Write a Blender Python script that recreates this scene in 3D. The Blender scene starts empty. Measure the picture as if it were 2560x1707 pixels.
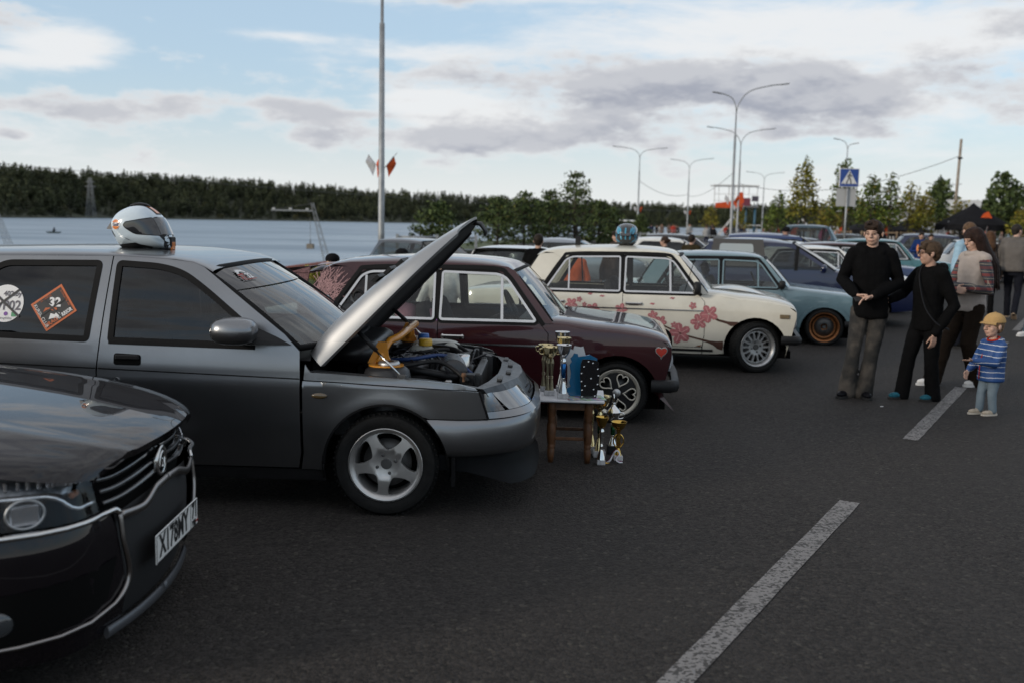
import bpy, bmesh, math, random
import numpy as np
from mathutils import Vector, Matrix, geometry, noise as mnoise
PI = math.pi
R = math.radians
scene = bpy.context.scene
C = scene.collection
# ------------------------------------------------------------------ camera
cam_d = bpy.data.cameras.new('camera')
cam_d.sensor_width = 36.0
cam_d.lens = 35.0
cam_d.clip_start = 0.05
cam_d.clip_end = 20000
cam_d.dof.use_dof = True
cam_d.dof.focus_distance = 6.2
cam_d.dof.aperture_fstop = 2.2
cam = bpy.data.objects.new('camera', cam_d)
C.objects.link(cam)
cam.matrix_world = (Matrix.Translation((0, 0, 1.62)) @ Matrix.Rotation(PI / 2 - math.atan(298.5 / 2489.0), 4, 'X')
     @ Matrix.Rotation(0.020, 4, 'Z'))
scene.camera = cam
# ------------------------------------------------------------------ sky, sun, exposure
SUN_EL, SUN_AZ = R(15), R(-122)        # azimuth from +Y towards +X: low behind the left shoulder, softened by cloud
world = bpy.data.worlds.new('World')
scene.world = world
world.use_nodes = True
wt = world.node_tree
wt.nodes.clear()
class NT:
 """tiny helper for writing node trees"""
 def __init__(s, tree): s.t = tree
 def n(s, typ, **kw):
  nd = s.t.nodes.new(typ)
  for k, v in kw.items(): setattr(nd, k, v)
  return nd
 def l(s, a, b): s.t.links.new(a, b)
 def m(s, op, a, b=None, c=None, clamp=False):
  nd = s.n('ShaderNodeMath', operation=op, use_clamp=clamp)
  for i, v in enumerate((a, b, c)):
   if v is None: continue
   if isinstance(v, (int, float)): nd.inputs[i].default_value = v
   else: s.l(v, nd.inputs[i])
  return nd.outputs[0]
 def smooth(s, v, a, b):
  nd = s.n('ShaderNodeMapRange', interpolation_type='SMOOTHSTEP')
  nd.inputs[1].default_value, nd.inputs[2].default_value = a, b
  s.l(v, nd.inputs[0])
  return nd.outputs[0]
 def mix(s, f, a, b, mode='MIX'):
  nd = s.n('ShaderNodeMix', data_type='RGBA', blend_type=mode)
  for i, v in ((0, f), (6, a), (7, b)):
   if isinstance(v, (int, float)): nd.inputs[i].default_value = v
   elif isinstance(v, tuple): nd.inputs[i].default_value = (*v[:3], 1)
   else: s.l(v, nd.inputs[i])
  return nd.outputs[2]
 def noise(s, vec, scale, detail=4, rough=.5, dist=0.0):
  nd = s.n('ShaderNodeTexNoise')
  nd.inputs['Scale'].default_value = scale
  nd.inputs['Detail'].default_value = detail
  nd.inputs['Roughness'].default_value = rough
  nd.inputs['Distortion'].default_value = dist
  if vec is not None: s.l(vec, nd.inputs['Vector'])
  return nd.outputs['Fac']
def build_sky():
 t = NT(wt)
 out = t.n('ShaderNodeOutputWorld')
 bg = t.n('ShaderNodeBackground')
 sky = t.n('ShaderNodeTexSky', sky_type='NISHITA')
 sky.sun_disc = False
 sky.sun_elevation = SUN_EL
 sky.sun_rotation = SUN_AZ
 sky.altitude = 100
 sky.air_density, sky.dust_density, sky.ozone_density = 1.0, 1.6, 1.0
 tc = t.n('ShaderNodeTexCoord')
 d = tc.outputs['Generated']
 sep = t.n('ShaderNodeSeparateXYZ')
 t.l(d, sep.inputs[0])
 x, y, z = sep.outputs
 el = t.m('MULTIPLY', t.m('ARCSINE', z), 57.2958)
 az = t.m('MULTIPLY', t.m('ARCTAN2', x, y), 57.2958)
 def vec(sx, sz, ox=0.0):
  mp = t.n('ShaderNodeMapping')
  mp.inputs['Scale'].default_value = (sx, sx, sz)
  mp.inputs['Location'].default_value = (ox, ox * .7, ox * .3)
  t.l(d, mp.inputs['Vector'])
  return mp.outputs[0]
 def blob(a0, e0, sa, se, amp):
  da = t.m('DIVIDE', t.m('SUBTRACT', az, a0), sa)
  de = t.m('DIVIDE', t.m('SUBTRACT', el, e0), se)
  r2 = t.m('ADD', t.m('MULTIPLY', da, da), t.m('MULTIPLY', de, de))
  return t.m('MULTIPLY', t.m('EXPONENT', t.m('MULTIPLY', r2, -1.0)), amp)
 def total(*v):
  o = v[0]
  for q in v[1:]: o = t.m('ADD', o, q)
  return o
 # low grey-bellied cumulus: flattened noise, thicker over the right half of the lake
 n1 = t.noise(vec(7.0, 20.0, 3.1), 1.0, 8, .60, .0)
 n1f = t.noise(vec(26.0, 60.0, 1.7), 1.0, 5, .6, .0)
 n1 = total(t.m('MULTIPLY', n1, 1.35), t.m('MULTIPLY', n1f, .30), -.325)
 m1 = total(n1, blob(8.0, 6.8, 15.5, 2.8, .245), blob(19.0, 7.4, 9.5, 1.8, .25), blob(0.0, 4.6, 8.0, .9, .16), blob(17.0, 5.0, 9.0, .5, .16), blob(5.0, 9.0, 6.0, .5, .06),
               blob(25.0, 12.5, 7.0, 1.8, .16), blob(-25.5, 5.3, 7.5, .95, .24), blob(-19.5, 6.2, 3.0, .5, .14), blob(-13.0, 6.1, 3.2, .35, .17), blob(-7.2, 5.7, 3.6, .30, .20), blob(-6.3, 6.6, 1.7, .25, .16),
               blob(-26.5, 3.8, 1.4, .4, .26), blob(24.0, 4.2, 3.0, .22, .16), blob(-14.0, 10.0, 12.0, 1.7, -.2), t.m('MULTIPLY', t.smooth(el, 3.2, 1.5), -.25), t.m('MULTIPLY', t.smooth(el, 14.0, 38.0), .24))      # broken grey cover overhead, thickened out of view to cut ambient light
 den = t.smooth(m1, .52, .76)
 thick = t.smooth(m1, .58, .86)
 # underside shading: sample a little higher; where cloud lies above, the spot is a shaded belly
 mp = vec(7.0, 20.0, 3.1)
 up = t.n('ShaderNodeVectorMath', operation='ADD')
 t.l(mp, up.inputs[0]); up.inputs[1].default_value = (-.08, 0, .30)
 n1u = t.noise(up.outputs[0], 1.0, 5, .60, .0)
 belly = t.smooth(t.m('SUBTRACT', t.m('MULTIPLY_ADD', n1u, 1.6, -.30), n1), -.14, .20)
 # high white cirrus
 n2 = t.noise(vec(3.8, 20.0, 8.3), 1.0, 8, .62, .3)
 m2 = total(n2, blob(8.0, 10.2, 17.0, 1.5, .24), blob(24.0, 9.0, 12.0, 3.2, .13), blob(-6.0, 12.2, 9.0, .8, .20), blob(-23.5, 8.6, 3.4, 1.5, .40), blob(-13.0, 9.7, 3.0, .3, .16),
               blob(-28.0, 7.6, 6.0, .35, .20), blob(-5.2, 6.6, 3.0, 1.1, .36), blob(-2.0, 5.4, 3.6, 1.6, .36), blob(-6.0, 9.0, 5.0, .5, .15), blob(-16.0, 11.0, 9.0, 1.2, -.12), blob(-16, 7.3, 8, .6, -.12))
 m2 = t.m('ADD', m2, t.m('MULTIPLY', t.smooth(el, 12.0, 34.0), .17))      # the cover closes overhead
 cir = t.m('MULTIPLY', t.smooth(m2, .52, .80), .92)
 K = 1 / .135                                         # colours below are radiance / background strength
 base = t.mix(1.0, sky.outputs[0], (1.10, 1.22, 1.34), 'MULTIPLY')
 base = t.mix(.60, base, (.56 * K, .71 * K, .86 * K))
 hazef = t.m('MULTIPLY', t.m('EXPONENT', t.m('MULTIPLY', t.m('MULTIPLY', el, el), -.060)), .96)
 base = t.mix(hazef, base, (.85 * K, .865 * K, .855 * K))
 c = t.mix(cir, base, (.86 * K, .87 * K, .88 * K))
 cloud = t.mix(t.m('MULTIPLY', thick, t.m('ADD', .58, t.m('MULTIPLY', belly, .42))), (.83 * K, .835 * K, .84 * K), (.385 * K, .41 * K, .48 * K))
 c = t.mix(den, c, cloud)
 t.l(c, bg.inputs['Color'])
 bg.inputs['Strength'].default_value = 0.135
 t.l(bg.outputs[0], out.inputs['Surface'])
build_sky()
sun_d = bpy.data.lights.new('sun', 'SUN')
sun_d.energy = 1.8
sun_d.angle = R(10)
sun_d.color = (1.0, .90, .78)
sun = bpy.data.objects.new('sun', sun_d)
C.objects.link(sun)
sdir = Vector((math.sin(SUN_AZ) * math.cos(SUN_EL), math.cos(SUN_AZ) * math.cos(SUN_EL), math.sin(SUN_EL)))
sun.rotation_euler = sdir.to_track_quat('Z', 'Y').to_euler()
vs = scene.view_settings
vs.view_transform = 'Standard'
vs.look = 'None'
vs.exposure = 0.0
vs.gamma = 1.0
vs.use_curve_mapping = False
scene.cycles.use_denoising = True
scene.cycles.max_bounces = 8
scene.cycles.transparent_max_bounces = 16
scene.cycles.caustics_reflective = False
scene.cycles.caustics_refractive = False
# ------------------------------------------------------------------ materials
MATS = {}
def mat(name, col, rough=.5, metal=0.0, coat=0.0, var=0.0, vscale=6.0, bump=0.0, bscale=40.0, spec=.5, coatr=.03, dirt=None):
 """principled material with procedural colour variation (var), dirt speckle and fine relief (bump)"""
 if name in MATS: return MATS[name]
 m = bpy.data.materials.new(name)
 m.use_nodes = True
 t = NT(m.node_tree)
 p = m.node_tree.nodes['Principled BSDF']
 p.inputs['Base Color'].default_value = (*col, 1)
 p.inputs['Roughness'].default_value = rough
 p.inputs['Metallic'].default_value = metal
 p.inputs['Specular IOR Level'].default_value = spec
 p.inputs['Coat Weight'].default_value = coat
 p.inputs['Coat Roughness'].default_value = coatr
 tc = t.n('ShaderNodeTexCoord')
 if var or dirt:
  n = t.noise(tc.outputs['Object'], vscale, 6, .6)
  c = t.mix(t.smooth(n, .3, .7), tuple(v * (1 - var) for v in col), tuple(min(1, v * (1 + var)) for v in col))
  if dirt:
   n3 = t.noise(tc.outputs['Object'], vscale * 2.3, 8, .7)
   c = t.mix(t.m('MULTIPLY', t.smooth(n3, .55, .75), dirt[0]), c, dirt[1])
   t.l(t.m('ADD', t.m('MULTIPLY', n3, .25), max(0.0, rough - .1)), p.inputs['Roughness'])
  t.l(c, p.inputs['Base Color'])
 if bump:
  n2 = t.noise(tc.outputs['Object'], bscale, 5, .6)
  b = t.n('ShaderNodeBump')
  b.inputs['Strength'].default_value = bump
  b.inputs['Distance'].default_value = .01
  t.l(n2, b.inputs['Height'])
  t.l(b.outputs[0], p.inputs['Normal'])
 MATS[name] = m
 return m
def glass_mat(name, tint, refl=1.0):
 """thin tinted window glass: straight-through tint plus a fresnel mirror coat"""
 if name in MATS: return MATS[name]
 m = bpy.data.materials.new(name)
 m.use_nodes = True
 m.node_tree.nodes.clear()
 t = NT(m.node_tree)
 out = t.n('ShaderNodeOutputMaterial')
 tr = t.n('ShaderNodeBsdfTransparent')
 tr.inputs[0].default_value = (*tint, 1)
 gl = t.n('ShaderNodeBsdfGlossy')
 gl.inputs['Roughness'].default_value = .02
 gl.inputs['Color'].default_value = (refl, refl, refl, 1)
 lw = t.n('ShaderNodeFresnel')
 ge = t.n('ShaderNodeNewGeometry')
 t.l(t.m('MULTIPLY_ADD', ge.outputs['Backfacing'], 1 / 1.52 - 1.52, 1.52), lw.inputs[0])     # thin sheet: same mirror from both faces
 tc = t.n('ShaderNodeTexCoord')
 mx = t.n('ShaderNodeMixShader')
 t.l(t.m('MULTIPLY', lw.outputs[0], 1.1, clamp=True), mx.inputs[0])
 t.l(tr.outputs[0], mx.inputs[1])
 t.l(gl.outputs[0], mx.inputs[2])
 df = t.n('ShaderNodeBsdfDiffuse')
 df.inputs[0].default_value = (.45, .45, .45, 1)
 mx2 = t.n('ShaderNodeMixShader')
 n = t.noise(tc.outputs['Object'], 9.0, 6, .7)
 t.l(t.m('MULTIPLY', t.smooth(n, .45, .8), .02), mx2.inputs[0])     # a film of dust
 t.l(mx.outputs[0], mx2.inputs[1])
 t.l(df.outputs[0], mx2.inputs[2])
 t.l(mx2.outputs[0], out.inputs[0])
 MATS[name] = m
 return m
# ------------------------------------------------------------------ mesh helpers
class MB:
 """collects geometry; build() links it as ONE mesh object"""
 def __init__(s):
  s.v, s.f, s.sm, s.mi, s.nr = [], [], [], [], {}
 def add(s, vs, fs, smooth=True, mi=0, M=None):
  b = len(s.v)
  if M is not None: vs = [M @ Vector(p) for p in vs]
  s.v.extend([tuple(p) for p in vs])
  for f in fs:
   s.f.append([i + b for i in f]); s.sm.append(smooth); s.mi.append(mi)
  return b
 def box(s, c, d, M=None, bev=0.0, mi=0):
  x, y, z = [q / 2 for q in d]
  if bev > 0:
   b = min(bev, x * .9, y * .9, z * .9)
   vs = []
   for sx in (-1, 1):
    for sy in (-1, 1):
     for sz in (-1, 1):
      vs += [(c[0] + sx * (x - b), c[1] + sy * (y - b), c[2] + sz * z), (c[0] + sx * (x - b), c[1] + sy * y, c[2] + sz * (z - b)),
                               (c[0] + sx * x, c[1] + sy * (y - b), c[2] + sz * (z - b))]
   bm = bmesh.new()
   for p in vs: bm.verts.new(p)
   bmesh.ops.convex_hull(bm, input=bm.verts)
   bm.verts.index_update()
   s.add([tuple(v.co) for v in bm.verts], [[v.index for v in f.verts] for f in bm.faces], False, mi, M)
   bm.free()
   return s
  vs = [(c[0] + a * x, c[1] + b * y, c[2] + e * z) for a in (-1, 1) for b in (-1, 1) for e in (-1, 1)]
  s.add(vs, [(0, 1, 3, 2), (4, 6, 7, 5), (0, 4, 5, 1), (2, 3, 7, 6), (0, 2, 6, 4), (1, 5, 7, 3)], False, mi, M)
  return s
 def tube(s, pts, r, n=8, M=None, mi=0, caps=True, closed=False, flat=None):
  """tube along a polyline; r a number or a list"""
  pts = [Vector(p) for p in pts]
  k = len(pts)
  rr = r if isinstance(r, (list, tuple)) else [r] * k
  ref = None
  rings = []
  for i, p in enumerate(pts):
   a = pts[(i - 1) % k] if (i or closed) else p
   b = pts[(i + 1) % k] if (i < k - 1 or closed) else p
   t = (b - a)
   if t.length < 1e-9: t = Vector((0, 0, 1))
   t.normalize()
   if ref is None:
    ref = Vector((0, 0, 1)) if abs(t.z) < .9 else Vector((1, 0, 0))
   u = (ref - t * ref.dot(t))
   if u.length < 1e-6: u = t.orthogonal()
   u.normalize(); ref = u
   w = t.cross(u)
   fl = flat or 1.0
   rings.append([p + u * (math.cos(2 * PI * j / n) * rr[i]) + w * (math.sin(2 * PI * j / n) * rr[i] * fl) for j in range(n)])
  vs = [q for g in rings for q in g]
  fs = []
  m = k if closed else k - 1
  for i in range(m):
   i2 = (i + 1) % k
   for j in range(n):
    fs.append((i * n + j, i * n + (j + 1) % n, i2 * n + (j + 1) % n, i2 * n + j))
  b = s.add(vs, fs, n > 5, mi, M)
  if caps and not closed:
   s.f.append([b + j for j in range(n)][::-1]); s.sm.append(False); s.mi.append(mi)
   s.f.append([b + (k - 1) * n + j for j in range(n)]); s.sm.append(False); s.mi.append(mi)
  return s
 def lathe(s, prof, n=32, axis='Z', c=(0, 0, 0), M=None, mi=0, smooth=True, sq=None):
  """prof: list of (radius, height); sharp where a point is repeated"""
  vs, fs = [], []
  for r, h in prof:
   for j in range(n):
    a = 2 * PI * j / n
    x, y = r * math.cos(a), r * math.sin(a)
    if sq: x *= sq[0]; y *= sq[1]
    p = (x, y, h) if axis == 'Z' else ((x, h, y) if axis == 'Y' else (h, x, y))
    vs.append((p[0] + c[0], p[1] + c[1], p[2] + c[2]))
  for i in range(len(prof) - 1):
   if prof[i] == prof[i + 1]: continue
   for j in range(n):
    q = (i * n + j, i * n + (j + 1) % n, (i + 1) * n + (j + 1) % n, (i + 1) * n + j)
    fs.append(q if axis != 'Y' else q[::-1])
  s.add(vs, fs, smooth, mi, M)
  return s
 def grid(s, P, nu, nv, closed=False, mi=0, M=None, flip=False):
  """P(i,j) -> point"""
  vs = [P(i, j) for i in range(nu) for j in range(nv)]
  fs = []
  for i in range(nu - 1):
   for j in range(nv if closed else nv - 1):
    j2 = (j + 1) % nv
    q = (i * nv + j, i * nv + j2, (i + 1) * nv + j2, (i + 1) * nv + j)
    fs.append(q[::-1] if flip else q)
  s.add(vs, fs, True, mi, M)
  return s
 def ell(s, c, r, M=None, n=12, mi=0, rot=None):
  vs, fs = [], []
  m = max(6, n * 2 // 3)
  Q = rot.to_matrix() if rot is not None and hasattr(rot, 'to_matrix') else rot
  for i in range(m + 1):
   th = PI * i / m
   for j in range(n):
    a = 2 * PI * j / n
    p = Vector((r[0] * math.sin(th) * math.cos(a), r[1] * math.sin(th) * math.sin(a), r[2] * math.cos(th)))
    if Q is not None: p = Q @ p
    vs.append(p + Vector(c))
  for i in range(m):
   for j in range(n):
    fs.append((i * n + j, (i + 1) * n + j, (i + 1) * n + (j + 1) % n, i * n + (j + 1) % n))
  s.add(vs, fs, True, mi, M)
  return s
 def prism(s, poly, y0, y1, axis='Y', M=None, mi=0, smooth=False):
  """polygon (a,b) extruded; axis Y: (a,y,b); Z: (a,b,z); X: (x,a,b)"""
  k = len(poly)
  ff = {'Y': lambda a, b, h: (a, h, b), 'Z': lambda a, b, h: (a, b, h), 'X': lambda a, b, h: (h, a, b)}[axis]
  vs = [ff(a, b, y0) for a, b in poly] + [ff(a, b, y1) for a, b in poly]
  s.add(vs, [list(range(k))[::-1], list(range(k, 2 * k))] , False, mi, M)
  s.add(vs, [(i, (i + 1) % k, k + (i + 1) % k, k + i) for i in range(k)], smooth, mi, M)
  return s
 def build(s, name, material, parent=None, loc=None, rot=None, auto=None, fixn=False):
  me = bpy.data.meshes.new(name)
  me.from_pydata(s.v, [], s.f)
  me.polygons.foreach_set('use_smooth', s.sm)
  for mm in (material if isinstance(material, (list, tuple)) else [material]):
   me.materials.append(mm)
  if any(s.mi): me.polygons.foreach_set('material_index', s.mi)
  if fixn:
   bm = bmesh.new(); bm.from_mesh(me)
   bmesh.ops.recalc_face_normals(bm, faces=bm.faces)
   bm.to_mesh(me); bm.free()
  if s.nr:
   cn = []
   for i, f in enumerate(s.f):
    for k in f: cn.append(s.nr.get((i, k), s.nr.get(k, (0, 0, 0))) if s.sm[i] else (0, 0, 0))
   me.normals_split_custom_set(cn)
  elif auto:
   try: me.set_sharp_from_angle(angle=R(auto))
   except Exception: pass
  me.validate()
  o = bpy.data.objects.new(name, me)
  C.objects.link(o)
  if parent is not None: o.parent = parent
  if loc is not None: o.location = loc
  if rot is not None: o.rotation_euler = rot
  return o
def tag(o, label=None, cat=None, group=None, kind=None):
 if label: o['label'] = label
 if cat: o['category'] = cat
 if group: o['group'] = group
 if kind: o['kind'] = kind
 return o
def thing(name, label, cat, loc=(0, 0, 0), rz=0.0, group=None):
 o = bpy.data.objects.new(name, None)
 o.empty_display_size = .1
 C.objects.link(o)
 o.location = loc
 o.rotation_euler = (0, 0, rz)
 return tag(o, label, cat, group)
def dup(root, loc=None, rz=None, label=None, group=None, scale=None):
 """a copy of a thing with copies of its parts and sub-parts"""
 r = root.copy(); C.objects.link(r)
 if loc is not None: r.location = loc
 if rz is not None: r.rotation_euler = (0, 0, rz)
 if scale is not None: r.scale = (scale,) * 3 if isinstance(scale, (int, float)) else scale
 if label: r['label'] = label
 if group: r['group'] = group
 for ch in list(root.children):
  c = ch.copy(); C.objects.link(c); c.parent = r
  for g in list(ch.children):
   e = g.copy(); C.objects.link(e); e.parent = c
 return r
def struct(name, mb, m, **k): return tag(mb.build(name, m, **k), kind='structure')
# ---- polygon tools (2D)
def inside(p, poly):
 x, y = p
 c = False
 j = len(poly) - 1
 for i in range(len(poly)):
  xi, yi = poly[i]; xj, yj = poly[j]
  if (yi > y) != (yj > y) and x < (xj - xi) * (y - yi) / (yj - yi) + xi: c = not c
  j = i
 return c
def densify(poly, step, closed=True):
 out = []
 k = len(poly)
 for i in range(k if closed else k - 1):
  a, b = poly[i], poly[(i + 1) % k]
  L = math.hypot(b[0] - a[0], b[1] - a[1])
  n = max(1, int(math.ceil(L / step)))
  for q in range(n): out.append((a[0] + (b[0] - a[0]) * q / n, a[1] + (b[1] - a[1]) * q / n))
 if not closed: out.append(tuple(poly[-1]))
 return out
def rounded(poly, r, n=5):
 """round every corner of a closed polygon; r a number or a list"""
 k = len(poly)
 out = []
 for i in range(k):
  rr = r[i] if isinstance(r, (list, tuple)) else r
  p = Vector(poly[i]); a = Vector(poly[i - 1]); b = Vector(poly[(i + 1) % k])
  u, v = (a - p), (b - p)
  m = min(rr, u.length * .48, v.length * .48)
  if m < 1e-5: out.append(tuple(p)); continue
  s0, s1 = p + u.normalized() * m, p + v.normalized() * m
  for q in range(n + 1):
   t = q / n
   out.append(tuple(s0 * (1 - t) ** 2 + p * 2 * t * (1 - t) + s1 * t * t))
 return out
def smoothline(pts, n=6):
 """catmull-rom through the points"""
 P = [Vector(p) for p in pts]
 out = []
 for i in range(len(P) - 1):
  a, b, c, d = P[max(i - 1, 0)], P[i], P[i + 1], P[min(i + 2, len(P) - 1)]
  for q in range(n):
   t = q / n
   out.append(tuple(.5 * ((2 * b) + (c - a) * t + (2 * a - 5 * b + 4 * c - d) * t * t + (3 * b - a - 3 * c + d) * t ** 3)))
 out.append(tuple(P[-1]))
 return out
def offset(poly, d):
 """offset a closed polygon by d (positive outward for either winding)"""
 k = len(poly)
 A = sum(poly[i - 1][0] * poly[i][1] - poly[i][0] * poly[i - 1][1] for i in range(k))
 s = 1 if A > 0 else -1
 out = []
 for i in range(k):
  a, p, b = poly[i - 1], poly[i], poly[(i + 1) % k]
  e1 = Vector((p[0] - a[0], p[1] - a[1])); e2 = Vector((b[0] - p[0], b[1] - p[1]))
  if e1.length < 1e-9 or e2.length < 1e-9: out.append(tuple(p)); continue
  e1.normalize(); e2.normalize()
  n1 = Vector((e1.y, -e1.x)) * s; n2 = Vector((e2.y, -e2.x)) * s
  m = (n1 + n2)
  if m.length < 1e-6: m = n1.copy()
  m.normalize()
  q = d / max(.35, m.dot(n1))
  out.append((p[0] + m.x * q, p[1] + m.y * q))
 return out
def strip(pts, w):
 """closed outline of a ribbon of width w along an open polyline (2D)"""
 P = [Vector(p) for p in pts]
 L, Rr = [], []
 for i, p in enumerate(P):
  t = P[min(i + 1, len(P) - 1)] - P[max(i - 1, 0)]
  t.normalize()
  n = Vector((-t.y, t.x))
  ww = w[i] if isinstance(w, (list, tuple)) else w
  L.append(tuple(p + n * ww / 2)); Rr.append(tuple(p - n * ww / 2))
 return L + Rr[::-1]
def sheet(mb, outline, fy, side=-1, holes=(), step=.05, thick=.014, off=0.0, zstep=None, flange=True, two=False):
 """a curved panel: the outline in side view (x,z) laid on the surface y = side*(fy(x,z)+off), with a folded edge"""
 zs = zstep or step
 ol = densify(outline, step)
 hl = [densify(h, step) for h in holes]
 pts = list(ol)
 edges = [(i, (i + 1) % len(ol)) for i in range(len(ol))]
 for h in hl:
  b = len(pts)
  pts += h
  edges += [(b + i, b + (i + 1) % len(h)) for i in range(len(h))]
 nb = len(pts)
 xs = [p[0] for p in ol]; zz = [p[1] for p in ol]
 x0, x1, z0, z1 = min(xs), max(xs), min(zz), max(zz)
 bp = np.array(pts)
 nx, nz = int((x1 - x0) / step) + 1, int((z1 - z0) / zs) + 1
 for i in range(nx + 1):
  for j in range(nz + 1):
   p = (x0 + i * step + step * .37 * (j % 2), z0 + j * zs + zs * .31)
   if not inside(p, ol) or any(inside(p, h) for h in hl): continue
   if np.min(np.abs(bp - p).max(axis=1)) < step * .35: continue
   pts.append(p)
 V, E, F, _, _, _ = geometry.delaunay_2d_cdt([Vector(p) for p in pts], edges, [], 0, 1e-6)
 fs = []
 for f in F:
  c = (sum(V[i].x for i in f) / len(f), sum(V[i].y for i in f) / len(f))
  if inside(c, ol) and not any(inside(c, h) for h in hl): fs.append(list(f))
 b0 = len(mb.v)
 f0 = len(mb.f)
 vs, nrm = [], []
 h = 2e-3
 for v in V:
  x, z = v.x, v.y
  y = fy(x, z) + off
  vs.append((x, side * y, z))
  gx = (fy(x + h, z) - fy(x - h, z)) / (2 * h); gz = (fy(x, z + h) - fy(x, z - h)) / (2 * h)
  n = Vector((-gx, side, -gz)).normalized()
  nrm.append(tuple(n))
 ff = []
 for f in fs:
  a, b, c = [Vector(vs[i]) for i in f[:3]]
  if (b - a).cross(c - a).dot(Vector(nrm[f[0]])) < 0: f = f[::-1]
  ff.append(f)
 mb.add(vs, ff, True)
 for i, n in enumerate(nrm): mb.nr[b0 + i] = n
 if flange:
  cnt = {}
  for f in ff:
   for i in range(len(f)):
    e = (f[i], f[(i + 1) % len(f)])
    cnt[e] = cnt.get(e, 0) + 1
  be = [e for e in cnt if (e[1], e[0]) not in cnt]
  used = sorted({i for e in be for i in e})
  mp = {u: k for k, u in enumerate(used)}
  k = len(used)
  v2 = [vs[u] for u in used] + [(vs[u][0], vs[u][1] - side * thick, vs[u][2]) for u in used]
  mb.add(v2, [(mp[e[1]], mp[e[0]], mp[e[0]] + k, mp[e[1]] + k) for e in be], False)
 return mb
def interp(tab):
 """smooth 1D interpolation through (x, y) knots (monotone cubic)"""
 tab = sorted(tab)
 X = np.array([p[0] for p in tab], float); Y = np.array([p[1] for p in tab], float)
 d = np.diff(Y) / np.diff(X)
 m = np.zeros(len(X))
 for i in range(1, len(X) - 1):
  m[i] = 0 if d[i - 1] * d[i] <= 0 else 2 * d[i - 1] * d[i] / (d[i - 1] + d[i])
 m[0], m[-1] = d[0], d[-1]
 X, Y, m = X.tolist(), Y.tolist(), m.tolist()
 def f(x):
  if x <= X[0]: return Y[0] + m[0] * (x - X[0])
  if x >= X[-1]: return Y[-1] + m[-1] * (x - X[-1])
  i = 0
  while x > X[i + 1]: i += 1
  h = X[i + 1] - X[i]; t = (x - X[i]) / h
  return ((1 + 2 * t) * (1 - t) ** 2 * Y[i] + t * (1 - t) ** 2 * h * m[i] + t * t * (3 - 2 * t) * Y[i + 1] + t * t * (t - 1) * h * m[i + 1])
 return f
TS = bpy.data.scenes.new('scratch')          # scratch scene for evaluating modifiers and lettering, removed at the end
def text_mesh(body, size=1.0, bold=0.0, extrude=.0, shear=0.0, align='CENTER', space=1.0):
 """lettering as (verts2d, faces): plain built-in font, laid flat"""
 cu = bpy.data.curves.new('t', 'FONT')
 cu.body = body; cu.size = size; cu.offset = bold; cu.shear = shear
 cu.align_x = align; cu.align_y = 'CENTER'; cu.space_character = space
 cu.resolution_u = 2
 o = bpy.data.objects.new('t', cu)
 TS.collection.objects.link(o)
 TS.view_layers[0].update()
 dg = TS.view_layers[0].depsgraph
 me = o.evaluated_get(dg).to_mesh()
 vs = [(v.co.x, v.co.y) for v in me.vertices]
 fs = [list(p.vertices) for p in me.polygons]
 o.evaluated_get(dg).to_mesh_clear()
 bpy.data.objects.remove(o); bpy.data.curves.remove(cu)
 return vs, fs
RND = random.Random(7)
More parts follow.
